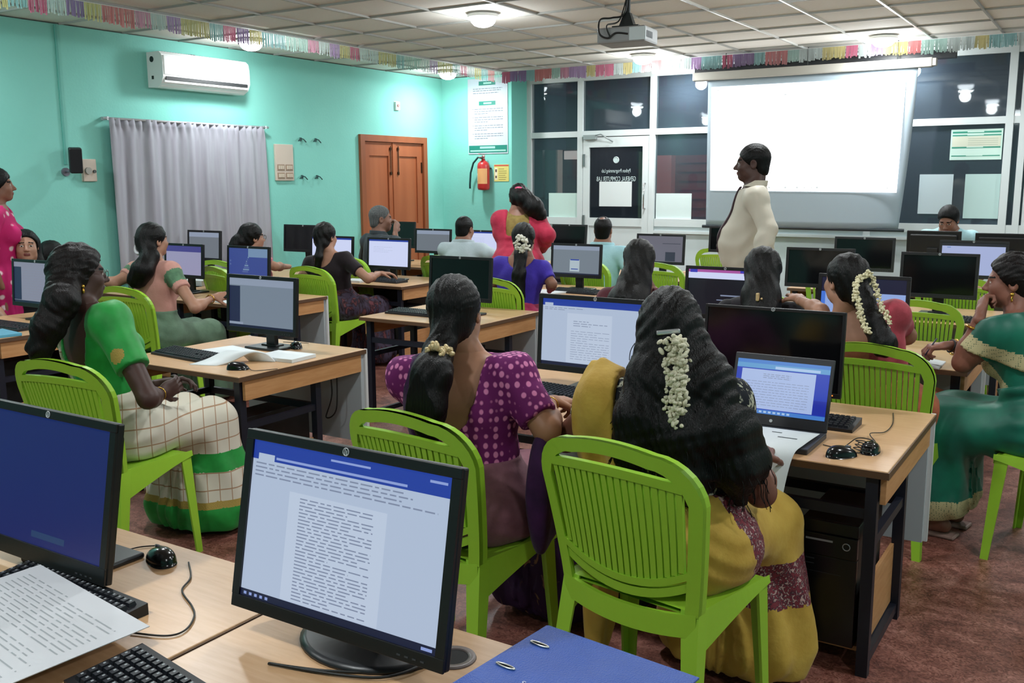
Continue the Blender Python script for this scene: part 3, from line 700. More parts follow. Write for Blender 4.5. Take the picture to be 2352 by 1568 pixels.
# ---------------------------------------------------------------- chairs
lime = mat('chair_lime', (152, 200, 56), 0.36, spec=0.45)
def chair_proto():
    t = thing('plastic_chair', '-', 'chair', group='lime green plastic chairs')
    BK = 1.075   # the back is tall
    def by(z): return -0.195 - 0.088 * max(0.0, (z - 0.43) / 0.42) ** 1.25
    def path(off):   # outline of the back in (x,z), inset by off
        pts = []
        hw = lambda z: 0.205 + 0.035 * min(1, max(0, (z - 0.43) / 0.3)) - off
        for z in np.linspace(0.43, 0.72, 9): pts.append((-hw(z), z))
        R = 0.115 - off * 0.6; cx = -hw(0.72) + R; cz = 0.845 - off - R - 0.012
        for a in np.linspace(PI, PI / 2, 8)[1:]: pts.append((cx + R * math.cos(a), cz + R * math.sin(a)))
        top = cz + R
        for x in np.linspace(cx, 0, 6)[1:]: pts.append((x, top + 0.014 * (1 - (x / cx) ** 2)))
        return pts + [(-x, z) for x, z in pts[::-1][1:]]
    def plan(x): return -0.03 * (1 - (x / 0.24) ** 2)
    def strip(b, o, i, th, y_add=0.0):
        n = len(o); vs = []
        o = [(x, 0.43 + (z - 0.43) * BK) for x, z in o]; i = [(x, 0.43 + (z - 0.43) * BK) for x, z in i]
        for (x, z) in o: vs.append((x, by(z) + plan(x) + y_add, z))
        for (x, z) in i: vs.append((x, by(z) + plan(x) + y_add, z))
        for (x, z) in o: vs.append((x, by(z) + plan(x) + y_add + th, z))
        for (x, z) in i: vs.append((x, by(z) + plan(x) + y_add + th, z))
        fs = []
        for k in range(n - 1):
            fs += [(k, n + k, n + k + 1, k + 1), (2 * n + k, 2 * n + k + 1, 3 * n + k + 1, 3 * n + k), (k, k + 1, 2 * n + k + 1, 2 * n + k), (n + k, 3 * n + k, 3 * n + k + 1, n + k + 1)]
        fs += [(0, 2 * n, 3 * n, n), (n - 1, 2 * n - 1, 4 * n - 1, 3 * n - 1)]
        b.add(vs, fs, 0, False)
    b = MB()
    strip(b, path(0), path(0.034), 0.016)
    strip(b, path(0), path(0.009), 0.036)          # outer lip
    # inner frame around the slats
    xs = np.linspace(-0.192, 0.192, 15)
    up = [(x, 0.772 + 0.012 * (1 - (x / 0.19) ** 2)) for x in xs]; lo = [(x, 0.748 + 0.012 * (1 - (x / 0.19) ** 2)) for x in xs]
    strip(b, up, lo, 0.02)
    xs = np.linspace(-0.185, 0.185, 15)
    up = [(x, 0.545 - 0.05 * (1 - (x / 0.185) ** 2)) for x in xs]; lo = [(x, 0.525 - 0.05 * (1 - (x / 0.185) ** 2)) for x in xs]
    strip(b, up, lo, 0.02)
    up = [(x, 0.518 - 0.05 * (1 - (x / 0.185) ** 2)) for x in xs]; lo = [(x, 0.494 - 0.05 * (1 - (x / 0.185) ** 2)) for x in xs]
    strip(b, up, lo, 0.022, 0.004)
    fr = b.build('backrest', lime, t)
    b = MB(); NS = 19
    for k in range(NS):
        u = -1 + 2 * k / (NS - 1); xt = u * 0.183; xb = u * 0.168; w = 0.0072
        zt = 0.752 + 0.012 * (1 - u * u); zb = 0.54 - 0.05 * (1 - u * u)
        o = [(xt + (xb - xt) * s - w, zt + (zb - zt) * s) for s in np.linspace(0, 1, 6)]; i = [(x + 2 * w, z) for x, z in o]
        strip(b, o, i, 0.012, 0.003)
    b.build('back_slats', lime, fr)
    # seat with a rolled skirt
    b = MB(); N = 12; M_ = 12
    SD = 0.345
    def sw(y): return 0.2 + 0.025 * (y + 0.2) / SD
    vs = []
    for j in range(M_ + 1):
        y = -0.2 + SD * j / M_
        for i in range(N + 1):
            u = -1 + 2 * i / N
            z = 0.44 - 0.012 * (1 - u * u) * math.sin(PI * min(1, (j / M_) * 1.1)) - (0.02 if j == M_ else 0.0)
            vs.append((u * sw(y), y, z))
    fs = [(j * (N + 1) + i, j * (N + 1) + i + 1, (j + 1) * (N + 1) + i + 1, (j + 1) * (N + 1) + i) for j in range(M_) for i in range(N)]
    b.add(vs, fs, 0, True)
    b.add([(x, y, z - 0.012) for x, y, z in vs], [f[::-1] for f in fs], 0, True)
    for s in (-1, 1):   # side aprons, deep at the back
        pts = []
        for j in range(13):
            y = -0.2 + SD * j / 12; dd = 0.105 * (1 - j / 12) ** 1.2 + 0.022
            pts.append((y, dd))
        vs = [];
        for (y, dd) in pts: vs += [(s * sw(y), y, 0.442), (s * (sw(y) + 0.004), y, 0.442 - dd), (s * (sw(y) - 0.012), y, 0.442 - dd), (s * (sw(y) - 0.012), y, 0.43)]
        fs = []
        for j in range(12):
            for k in range(4): fs.append((j * 4 + k, (j + 1) * 4 + k, (j + 1) * 4 + (k + 1) % 4, j * 4 + (k + 1) % 4))
        b.add(vs, fs, 0, False)
    vs = []
    for i in range(15):   # rear apron, arched underneath
        u = -1 + 2 * i / 14; x = u * 0.2; zt = 0.438 - 0.02 * (1 - u * u); zb = 0.375 - 0.02 * (1 - u * u) + (0.0 if abs(u) < 0.9 else -0.03)
        y = -0.205 - 0.022 * (1 - u * u)
        vs += [(x, y, zt), (x, y, zb), (x, y + 0.014, zb), (x, y + 0.014, zt)]
    fs = []
    for j in range(14):
        for k in range(4): fs.append((j * 4 + k, (j + 1) * 4 + k, (j + 1) * 4 + (k + 1) % 4, j * 4 + (k + 1) % 4))
    b.add(vs, fs, 0, False)
    b.box(-0.215, 0.215, SD - 0.215, SD - 0.198, 0.4, 0.43)
    b.build('seat', lime, t)
    for sx in (-1, 1):
        for sy in (-1, 1):
            b = MB()
            if sy < 0: A = (sx * 0.205, -0.2, 0.44); B = (sx * 0.232, -0.262, 0.0)
            else: A = (sx * 0.222, SD - 0.205, 0.425); B = (sx * 0.232, SD - 0.18, 0.0)
            def sec(p, w):
                return [(p[0], p[1], p[2]), (p[0] - sx * w, p[1], p[2]), (p[0] - sx * w, p[1] - sy * 0.008, p[2]), (p[0] - sx * 0.008, p[1] - sy * 0.008, p[2]), (p[0] - sx * 0.008, p[1] - sy * w, p[2]), (p[0], p[1] - sy * w, p[2])]
            vs = sec(A, 0.05) + sec(B, 0.03)
            b.add(vs, [(k, (k + 1) % 6, 6 + (k + 1) % 6, 6 + k) for k in range(6)] + [(0, 5, 4, 3, 2, 1), (6, 7, 8, 9, 10, 11)], 0)
            b.build('leg', lime, t)
    return t
CP = chair_proto()
used = []
def place_chair(x, y, rz, label):
    o = CP if not used else copy_tree(CP)
    used.append(1); o.location = (x, y, 0); o.rotation_euler = (0, 0, rz); o['label'] = label
    return o
CH = [
 (-3.4, 7.95, 0, 'empty lime chair left of the pink-bannered screen, behind a long-haired head'),
 (-3.55, 9.95, 0, 'empty lime chair farthest away, beneath the projection screen'),
 (-1.02, 6.3, 4, 'empty lime chair before the black screen left of the teal-saree woman\'s face'),
 (-1.88, 8.0, 10, 'empty lime chair barely showing between the black screens right of the instructor'),
 (-6.98, 6.25, 0, 'empty lime chair between the dim grey screen by the curtain and the wallpaper screen'),
 (-2.02, 6.35, 0, 'empty lime chair behind the gold-clipped head'),
 (-1.0, 7.9, 0, 'empty lime chair before the pale lavender page screen'),
]
# ================================================================ MONITORS, KEYBOARDS, SMALL THINGS
plastic = mat('monitor_black', (14, 15, 19), 0.4, spec=0.5)
offm = mat('screen_off', (10, 11, 14), 0.12, spec=0.5)
S_ = 1.0
def SC(n, c, k=1.0): return emat('screen_' + n, c, k * S_)
docw = SC('white', (190, 206, 232), 0.78); docpage = SC('page', (196, 210, 232), 0.85); docgrey = SC('grey', (150, 162, 184), 0.8); bar = SC('blue_bar', (36, 64, 168), 0.8)
txt = SC('text', (138, 150, 178), 0.78); lilac = SC('lilac', (150, 150, 180), 0.75); navy = SC('navy', (22, 34, 112), 0.62); dkside = SC('side', (38, 44, 84), 0.6); taskb = SC('taskbar', (24, 30, 66), 0.6)
grey2 = SC('dim_grey', (120, 128, 138), 0.75); purple = SC('purple_bar', (76, 70, 150), 0.7); wall1 = SC('wallpaper', (66, 84, 160), 0.7); wall2 = SC('wallpaper_pale', (130, 160, 196), 0.7); darkb = SC('dark_page', (16, 20, 34), 0.6); pinkb = SC('pink_banner', (180, 90, 170), 0.8); cyan = SC('cyan', (40, 120, 180), 0.8); brt = SC('bright', (206, 214, 246), 0.95)
skyb = SC('sky_blue', (70, 130, 210), 0.85); deepb = SC('deep_blue', (26, 60, 190), 0.8)
def rows(x0, x1, z0, z1, n, rr, mi, h=0.007, sp=0.35):
    out = []
    for k in range(n):
        z = z1 - (z1 - z0) * (k + 0.5) / n; x = x0; end = x1 if rr.random() > 0.25 else x0 + (x1 - x0) * rr.uniform(0.4, 0.9)
        while x < end:
            w = rr.uniform(0.02, 0.07); out.append((x, min(x + w, end), z - h / 2, z + h / 2, mi)); x += w + 0.012
    return out
def content(kind, rr):
    """(materials, [(x0,x1,z0,z1,material index)]) in fractions of the screen, later entries on top."""
    if kind == 'off': return [offm], []
    if kind == 'blue': return [navy, SC('navy_glint', (40, 70, 120), 0.6)], [(0.42, 0.7, 0.06, 0.11, 1)]
    if kind == 'word':
        r = [(0, 1, 0.88, 1, 1), (0.03, 0.12, 0.88, 0.92, 0), (0.13, 0.8, 0.895, 0.91, 4), (0.42, 0.62, 0.955, 0.968, 4), (0.9, 0.98, 0.95, 0.965, 4), (0.22, 0.72, 0.05, 0.72, 2), (0, 1, 0, 0.045, 3), (0.93, 0.98, 0.012, 0.03, 4)]
        r += rows(0.02, 0.95, 0.77, 0.87, 4, rr, 5, 0.009) + rows(0.28, 0.66, 0.06, 0.7, 30, rr, 5, 0.0075) + [(0.02 + i * 0.03, 0.035 + i * 0.03, 0.012, 0.03, 4) for i in range(5)]
        return [docw, bar, docpage, taskb, SC('bar_text', (150, 170, 230), 0.8), txt], r
    if kind == 'wordmid':
        r = [(0, 1, 0.9, 1, 1), (0.02, 0.1, 0.9, 0.94, 0), (0.24, 0.66, 0.06, 0.8, 2), (0, 1, 0, 0.05, 3)] + rows(0.3, 0.62, 0.6, 0.7, 3, rr, 4, 0.009) + rows(0.28, 0.64, 0.1, 0.55, 13, rr, 4, 0.006) + rows(0.02, 0.4, 0.83, 0.88, 2, rr, 4, 0.008)
        return [docw, bar, docpage, taskb, txt], r
    if kind == 'greypane':
        return [SC('pane_grey', (132, 146, 164), 0.72), dkside, taskb, docgrey], [(0, 1, 0.86, 1, 3), (0, 0.17, 0.1, 0.84, 1), (0, 0.22, 0.045, 0.1, 3), (0, 1, 0, 0.05, 2)]
    if kind == 'doclist':
        return [SC('list_grey', (140, 142, 162), 0.8), dkside, taskb, txt], [(0, 0.17, 0.06, 0.88, 1), (0, 1, 0, 0.05, 2)] + rows(0.2, 0.95, 0.1, 0.86, 12, rr, 3, 0.006)
    if kind == 'purpletop': return [SC('lilac_page', (160, 158, 192), 0.8), purple, txt], [(0, 1, 0.8, 1, 1)] + rows(0.1, 0.9, 0.55, 0.7, 3, rr, 0, 0.01)
    if kind == 'grey': return [grey2, docgrey, txt], [(0, 1, 0.82, 1, 1)]
    if kind == 'wallpaper':
        r = [(0.5, 1, 0.75, 1, 1)] + [(0.35 + 0.02 * i, 0.5 + 0.03 * math.sin(i), 0.3 + 0.06 * i, 0.34 + 0.06 * i, 1 if i % 2 else 2) for i in range(8)] + [(0.35, 0.6, 0.05, 0.16, 1), (0.02, 0.06, 0.5, 0.55, 2), (0.02, 0.06, 0.6, 0.65, 2)]
        return [wall1, wall2, SC('wallpaper_mid', (96, 116, 176), 0.7)], r
    if kind == 'brightdoc': return [brt, bar, txt], [(0, 1, 0.94, 1, 1)] + rows(0.1, 0.9, 0.3, 0.8, 8, rr, 0, 0.008) + rows(0.12, 0.6, 0.5, 0.75, 4, rr, 2, 0.005)
    if kind == 'dialog': return [SC('dialog_bg', (128, 140, 152), 0.75), docgrey, SC('dialog_white', (180, 196, 206), 0.85), bar, taskb], [(0, 1, 0.86, 1, 1), (0.37, 0.58, 0.1, 0.52, 2), (0.38, 0.57, 0.49, 0.53, 3), (0.4, 0.55, 0.17, 0.2, 3), (0, 1, 0, 0.04, 4)]
    if kind == 'greyblock': return [SC('lilac_grey', (118, 118, 132), 0.7), SC('block', (60, 68, 84), 0.6), txt], [(0.62, 0.84, 0.02, 0.38, 1)] + rows(0.5, 0.9, 0.45, 0.8, 5, rr, 0, 0.02) + [(0.55, 0.95, 0.7, 0.72, 1)]
    if kind == 'pinkbanner': return [darkb, brt, pinkb, cyan, SC('tag_blue', (60, 60, 190), 0.8), txt], [(0, 1, 0.8, 1, 1), (0, 1, 0.94, 1, 2), (0.02, 0.12, 0.93, 1, 4), (0.7, 0.9, 0.95, 1, 4), (0.6, 0.9, 0.18, 0.27, 3), (0.45, 0.78, 0.42, 0.45, 5), (0.4, 0.8, 0.32, 0.34, 5)]
    if kind == 'bluedoc': return [SC('pale_blue_page', (150, 176, 232), 0.85), SC('navy_top', (22, 26, 62), 0.6), SC('link_blue', (70, 120, 220), 0.85)], [(0, 1, 0.68, 1, 1), (0.4, 0.75, 0.42, 0.47, 2), (0, 0.05, 0, 0.68, 2)]
    if kind == 'palepage': return [SC('pale_page', (172, 184, 226), 0.85), darkb, SC('pale_icon', (120, 150, 210), 0.8)], [(0, 1, 0.9, 1, 1), (0.08, 0.14, 0.84, 0.87, 2)]
    if kind == 'laptop':
        r = [(0, 1, 0.93, 1, 1), (0.0, 1, 0.84, 0.93, 3), (0.42, 0.9, 0.85, 0.9, 4), (0.06, 0.86, 0.09, 0.82, 2), (0, 1, 0, 0.075, 1), (0.86, 1, 0.09, 0.84, 5), (0.86, 1, 0.09, 0.35, 6)]
        r += rows(0.3, 0.6, 0.66, 0.76, 3, rr, 7, 0.01) + rows(0.12, 0.8, 0.14, 0.62, 10, rr, 7, 0.008) + [(0.2 + i * 0.05, 0.23 + i * 0.05, 0.02, 0.055, 4) for i in range(9)]
        return [deepb, skyb, SC('laptop_page', (170, 190, 232), 0.9), SC('laptop_bar', (96, 160, 214), 0.85), SC('laptop_pale', (170, 200, 236), 0.9), deepb, SC('laptop_deep', (22, 44, 170), 0.8), txt], r
    return [offm], []
def screen_mesh(b_w, b_h, kind, seed, y=0.0):
    mats, rects = content(kind, random.Random(seed))
    b = MB(); b.quad((0, y, 0), (b_w, y, 0), (b_w, y, b_h), (0, y, b_h), 0)
    for i, (x0, x1, z0, z1, mi) in enumerate(rects):
        yy = y - 0.0003 - 0.00004 * min(i, 20)
        b.quad((x0 * b_w, yy, z0 * b_h), (x1 * b_w, yy, z0 * b_h), (x1 * b_w, yy, z1 * b_h), (x0 * b_w, yy, z1 * b_h), mi)
    return b, mats
NMON = [0]
logo_m = mat('logo_silver', (190, 196, 200), 0.3, metal=0.3)
def monitor(x0, x1, y, zt, zb, kind, label, zd=DH, yaw=0.0, tilt=4, led=False, back=False, bez=0.02, round_base=False, chin=0.028):
    NMON[0] += 1
    w, h = x1 - x0, zt - zb
    t = thing('monitor', label, 'monitor', ((x0 + x1) / 2, y, zd), math.radians(yaw) + (PI if back else 0), 'computer monitors')
    M = Matrix.Translation((0, 0, zt - zd)) @ Matrix.Rotation(math.radians(-tilt), 4, 'X')
    b = MB(); b.box(-w / 2, w / 2, 0, 0.018, -h, 0, bev=0.004, M=M); b.box(-w / 2 + 0.03, w / 2 - 0.03, 0.018, 0.045, -h + 0.03, -0.03, bev=0.01, M=M)
    p = b.build('panel', plastic, t)
    b = MB()   # raised bezel
    b.box(-w / 2, w / 2, -0.006, 0, -bez, 0, M=M, bev=0.0015); b.box(-w / 2, w / 2, -0.006, 0, -h, -h + chin, M=M, bev=0.0015)
    b.box(-w / 2, -w / 2 + bez, -0.006, 0, -h + chin, -bez, M=M); b.box(w / 2 - bez, w / 2, -0.006, 0, -h + chin, -bez, M=M)
    b.build('bezel', plastic, t)
    if not back:
        sb, mats = screen_mesh(w - 2 * bez, h - bez - chin, kind, NMON[0])
        sb.v = [tuple(M @ Vector((vx - w / 2 + bez, vy - 0.0012, vz - h + chin))) for vx, vy, vz in sb.v]
        sb.build('screen', mats, t)
        b = MB(); s = 0.012
        b.tube([tuple(M @ Vector((s * 0.6 * math.cos(a), -0.0068, -bez / 2 + s * 0.6 * math.sin(a)))) for a in np.linspace(0, 2 * PI, 14)[:-1]], 0.0012, n=5, closed=True)
        b.box(-0.003, -0.0012, -0.0075, -0.006, -bez / 2 - 0.005, -bez / 2 + 0.007, M=M); b.box(0.0012, 0.003, -0.0075, -0.006, -bez / 2 - 0.008, -bez / 2 + 0.003, M=M)
        b.build('logo', logo_m, t)
        b = MB()
        if led: b.box(w / 2 - 0.035, w / 2 - 0.03, -0.0075, -0.006, -h + 0.01, -h + 0.014, M=M)
        else:
            for k in range(4): b.box(w / 2 - 0.05 - k * 0.018, w / 2 - 0.042 - k * 0.018, -0.007, -0.006, -h + 0.009, -h + 0.012, M=M)
        b.build('power_light' if led else 'button_row', emat('led_orange', (255, 120, 40), 3) if led else mat('button_grey', (60, 62, 68), 0.4), t)
    b = MB(); zb_ = zb - zd
    b.box(-0.035, 0.035, 0.045, 0.075, 0.015, max(zb_ + 0.1, 0.12), bev=0.006); b.box(-0.045, 0.045, 0.035, 0.06, zb_ + 0.05, zb_ + 0.14, bev=0.004); b.build('neck', plastic, t)
    b = MB()
    if round_base: b.lathe([(0.165, 0), (0.165, 0.006), (0.15, 0.012), (0.05, 0.02), (0.04, 0.03), (0.001, 0.03)], 36, M=Matrix.Translation((0, 0.06, 0)) @ Matrix.Diagonal((1, 0.82, 1, 1)))
    else: b.box(-0.12, 0.12, -0.04, 0.14, 0, 0.014, bev=0.005); b.box(-0.06, 0.06, 0.03, 0.09, 0.012, 0.022, bev=0.004)
    b.build('base', mat('base_grey', (30, 32, 36), 0.35), t)
    return t
MN = [
 (-1.485, -0.945, 1.33, 1.15, 0.785, 'word', 'nearest monitor, showing a blue-bannered text document, on a round stand', dict(round_base=True, yaw=0, chin=0.026, tilt=11)),
 (-2.36, -1.85, 1.28, 1.12, 0.755, 'blue', 'plain blue screen at the lower left edge of the photo', dict(chin=0.04, tilt=10)),
 (-4.25, -3.71, 3.7, 1.14, 0.82, 'greypane', 'grey-screened monitor on the desk beside the bright green blouse', {}),
 (-2.21, -1.64, 3.72, 1.145, 0.80, 'wordmid', 'wide blue-bannered document screen between the purple and yellow women', {}),
 (-1.47, -0.89, 3.86, 1.13, 0.785, 'off', 'large switched-off black screen right behind the open laptop', dict(led=True, bez=0.012, chin=0.02)),
 (-4.07, -3.55, 5.35, 1.14, 0.835, 'off', 'black switched-off screen right behind the purple-bloused woman\'s head', {}),
 (-6.42, -5.87, 3.72, 1.14, 0.82, 'doclist', 'greyish list screen at the left edge, before the woman looking at the camera', {}),
 (-6.84, -6.36, 5.3, 1.145, 0.86, 'purpletop', 'purple-topped screen right of the pale green saree woman\'s head', {}),
 (-7.4, -6.95, 6.0, 1.21, 0.93, 'grey', 'dim grey screen standing before the curtain', {}),
 (-6.24, -5.75, 5.45, 1.135, 0.81, 'wallpaper', 'screen with a blue scenic wallpaper', {}),
 (-7.42, -6.87, 7.25, 1.21, 0.93, 'off', 'switched-off black screen just right of the curtain', {}),
 (-6.75, -6.2, 6.95, 1.13, 0.84, 'brightdoc', 'white page screen right behind the maroon-bloused woman\'s head', {}),
 (-6.02, -5.51, 6.95, 1.13, 0.84, 'brightdoc', 'white page screen that the maroon-bloused woman reaches towards', {}),
 (-6.66, -6.17, 8.5, 1.13, 0.86, 'grey', 'grey screen left of the man in the pale grey shirt', {}),
 (-6.04, -5.52, 8.5, 1.13, 0.86, 'brightdoc', 'white page screen right of the man in the pale grey shirt', {}),
 (-7.33, -6.82, 8.7, 1.19, 0.89, 'off', 'switched-off black screen before the door, by the elderly man\'s hand', {}),
 (-5.42, -4.98, 9.4, 1.165, 0.88, 'off', 'black screen at the front, right of the woman in red', dict(tilt=6)),
 (-4.1, -3.62, 7.1, 1.125, 0.84, 'dialog', 'grey screen with a small white dialog box', {}),
 (-3.92, -3.43, 8.42, 1.145, 0.86, 'greyblock', 'lilac grey screen with a dark block, right of the man in light blue', {}),
 (-2.23, -1.73, 5.5, 1.135, 0.82, 'pinkbanner', 'dark screen with a pink banner', {}),
 (-3.51, -3.02, 9.25, 1.19, 0.93, 'off', 'black screen at the front, left of the instructor', {}),
 (-2.09, -1.6, 7.1, 1.155, 0.865, 'off', 'black screen right of the gold-clipped head', {}),
 (-2.07, -1.58, 8.42, 1.165, 0.88, 'off', 'black screen under the right part of the projection screen', {}),
 (-1.43, -0.94, 5.5, 1.125, 0.83, 'bluedoc', 'pale blue page screen before the woman with the long flower garland', {}),
 (-1.27, -0.78, 7.0, 1.155, 0.85, 'off', 'black screen left of the teal-saree woman\'s face', {}),
 (-1.64, -1.19, 9.25, 1.19, 0.9, 'off', 'monitor seen from behind before the woman in light blue', dict(back=True)),
 (-1.24, -0.74, 8.42, 1.16, 0.86, 'palepage', 'pale lavender page screen behind the black one at right', {}),
 (-1.08, -0.55, 9.25, 1.18, 0.9, 'off', 'monitor back on the teacher\'s desk nearest the right edge', dict(back=True)),
]
for x0, x1, y, zt, zb, kind, lb, kw in MN: monitor(x0, x1, y, zt, zb, kind, lb, **kw)

# ---- keyboards
kbm = mat('keyboard_black', (16, 18, 24), 0.45); keym = mat('key_black', (24, 27, 34), 0.4); keyt = mat('key_letter', (150, 156, 160), 0.5)
def keyboard(x, y, rz, label, letters=False, W=0.45, D=0.155, z=DH, detail=True):
    t = thing('keyboard', label, 'keyboard', (x, y, z), math.radians(rz), 'black keyboards')
    b = MB(); b.add([(-W / 2, -D / 2, 0), (W / 2, -D / 2, 0), (W / 2, D / 2, 0), (-W / 2, D / 2, 0), (-W / 2, -D / 2, 0.012), (W / 2, -D / 2, 0.012), (W / 2, D / 2, 0.026), (-W / 2, D / 2, 0.026)], [(0, 3, 2, 1), (4, 5, 6, 7), (0, 1, 5, 4), (1, 2, 6, 5), (2, 3, 7, 6), (3, 0, 4, 7)])
    b.build('body', kbm, t)
    if detail:
        b = MB(); n = 21; kw = (W - 0.03) / n
        for r in range(6):
            y0 = -D / 2 + 0.014 + r * 0.0215; zb = 0.012 + 0.014 * (y0 + D / 2) / D
            i = 0
            while i < n:
                if i in (15, 18) and r > 0 or (r == 5 and i in (1, 6)): 
                    if r == 5 or i == 15: i += 0
                span = 5 if (r == 0 and i == 4) else 1
                x0 = -W / 2 + 0.015 + i * kw
                a = kw * span - 0.003
                if not (r in (2, 1) and i in (15, 17) and r == 2):
                    zt = zb + 0.0085
                    b.cur = 0
                    b.add([(x0, y0, zb), (x0 + a, y0, zb), (x0 + a, y0 + 0.0185, zb + 0.001), (x0, y0 + 0.0185, zb + 0.001), (x0 + 0.002, y0 + 0.002, zt), (x0 + a - 0.002, y0 + 0.002, zt), (x0 + a - 0.002, y0 + 0.016, zt + 0.001), (x0 + 0.002, y0 + 0.016, zt + 0.001)], [(4, 5, 6, 7), (0, 1, 5, 4), (1, 2, 6, 5), (2, 3, 7, 6), (3, 0, 4, 7)], 0)
                    if letters and span == 1: b.quad((x0 + 0.004, y0 + 0.009, zt + 0.0008), (x0 + 0.009, y0 + 0.009, zt + 0.0008), (x0 + 0.009, y0 + 0.014, zt + 0.0012), (x0 + 0.004, y0 + 0.014, zt + 0.0012), 1)
                i += span
        b.build('keys', [keym, keyt], t)
    return t
for a in [(-1.352, 0.985, -9, 'keyboard nearest the camera at the bottom edge of the photo', True), (-1.935, 1.15, -2, 'keyboard under the plain blue monitor, half hidden by the big paper', True), (-4.17, 3.33, -5, 'black keyboard on the desk beside the bright green blouse', False), (-4.12, 5.25, 0, 'keyboard on the empty-seated desk left of the purple-bloused woman\'s head', False), (-5.75, 6.85, -4, 'keyboard before the white screen at the maroon-bloused woman\'s hand', False),
          (-6.02, 3.42, 0, 'keyboard at the left edge behind the light blue notebook', False), (-3.78, 6.95, -3, 'keyboard before the dialog box screen', False), (-1.0, 3.62, 0, 'keyboard peeking out behind the laptop, right side', False), (-2.0, 3.55, -6, 'keyboard before the wide document screen', False), (-5.95, 5.2, -6, 'keyboard before the purple-topped screen', False), (-0.95, 6.78, 0, 'keyboard before the black screen left of the teal-saree woman', False)]:
    keyboard(*a)
# ---- mice
mousem = mat('mouse_black', (12, 13, 16), 0.18, spec=0.6)
def mouse(x, y, rz, label, cable, z=DH):
    t = thing('computer_mouse', label, 'mouse', (x, y, z), math.radians(rz), 'black computer mice')
    b = MB(); vs = []; fs = []; NU, NV = 20, 8
    for j in range(NV + 1):
        v = j / NV
        for i in range(NU):
            a = 2 * PI * i / NU; r = math.sin(v * PI / 2)
            x_ = 0.032 * math.copysign(abs(math.cos(a)) ** 0.8, math.cos(a)) * r; y_ = 0.056 * math.copysign(abs(math.sin(a)) ** 0.85, math.sin(a)) * r
            vs.append((x_, y_, 0.038 * math.cos(v * PI / 2) ** 0.8 * (1 - 0.25 * y_ / 0.056)))
    fs = [(j * NU + i, (j + 1) * NU + i, (j + 1) * NU + (i + 1) % NU, j * NU + (i + 1) % NU) for j in range(NV) for i in range(NU)] + [tuple(NV * NU + i for i in range(NU))]
    b.add(vs, fs, 0, True); b.build('shell', mousem, t)
    b = MB(); b.tube([(0, 0.018, 0.034), (0, 0.034, 0.03)], 0.0045); b.build('wheel', mat('wheel_grey', (90, 94, 100), 0.4), t)
    if cable:
        b = MB(); b.tube(loop(cable, 10), 0.0018, n=6); b.build('cable', MATS['cable_black'], t)
    return t
r_ = random.Random(5)
coil = [(0, 0.055, 0.008), (0.0, 0.075, 0.006)] + [(0.045 * math.cos(a * 1.9) * r_.uniform(.7, 1.1) - 0.01, 0.1 + 0.028 * math.sin(a * 1.9) * r_.uniform(.6, 1.1), 0.006 + 0.0025 * a) for a in range(1, 16)] + [(-0.08, 0.06, 0.004), (-0.13, 0.02, 0.004)]
mouse(-0.735, 3.22, -40, 'black mouse with its cable bundled in a coil on the laptop desk', coil)
mouse(-0.665, 3.33, 4, 'black mouse on the laptop desk with a loose cable, nearest the desk corner', [(0, 0.055, 0.008), (0.0, 0.12, 0.004), (-0.03, 0.2, 0.012), (0.01, 0.28, 0.004), (0.02, 0.42, 0.004), (0.0, 0.6, 0.004)])
mouse(-3.66, 3.22, -60, 'small black mouse at the front edge beside the curled booklet', [(0, 0.055, 0.008), (0.05, 0.1, 0.004), (0.0, 0.2, 0.004)])
mouse(-3.86, 3.82, 60, 'dark mouse behind the grey monitor\'s stand among loose cables', [(0, 0.05, 0.006), (0.05, 0.08, 0.01), (-0.04, 0.12, 0.02), (0.06, 0.02, 0.02), (0.1, 0.1, 0.004)])
mouse(-2.0, 3.42, -20, 'black mouse under the purple-bloused woman\'s hand', None)
mouse(-1.93, 1.425, 70, 'black mouse behind the gap between the two nearest monitors', [(0, 0.055, 0.006), (0.03, 0.09, 0.004), (-0.02, 0.12, 0.004), (-0.08, 0.1, 0.004), (-0.12, 0.02, 0.004), (-0.15, -0.06, 0.004)])
b = MB(); b.tube(loop([(-1.86, 1.45, 0.004 + DH), (-1.782, 1.392, 0.004 + DH), (-1.739, 1.333, 0.004 + DH), (-1.655, 1.291, 0.004 + DH), (-1.607, 1.258, 0.004 + DH), (-1.573, 1.207, 0.004 + DH), (-1.585, 1.17, 0.004 + DH), (-1.66, 1.14, 0.004 + DH)], 12), 0.0022, n=6)
tag(b.build('loose_cable', MATS['cable_black']), 'thin black cable winding over the nearest desk between the two monitors', 'cable')
b = MB(); b.tube(loop([(-1.19, 1.36, 0.02 + DH), (-1.12, 1.3, 0.004 + DH), (-1.2, 1.24, 0.004 + DH), (-1.32, 1.2, 0.004 + DH), (-1.1, 1.27, 0.006 + DH), (-1.05, 1.41, 0.01 + DH)], 12), 0.003, n=6)
tag(b.build('loose_cable', MATS['cable_black']), 'black power cable looped on the round stand of the nearest monitor', 'cable')

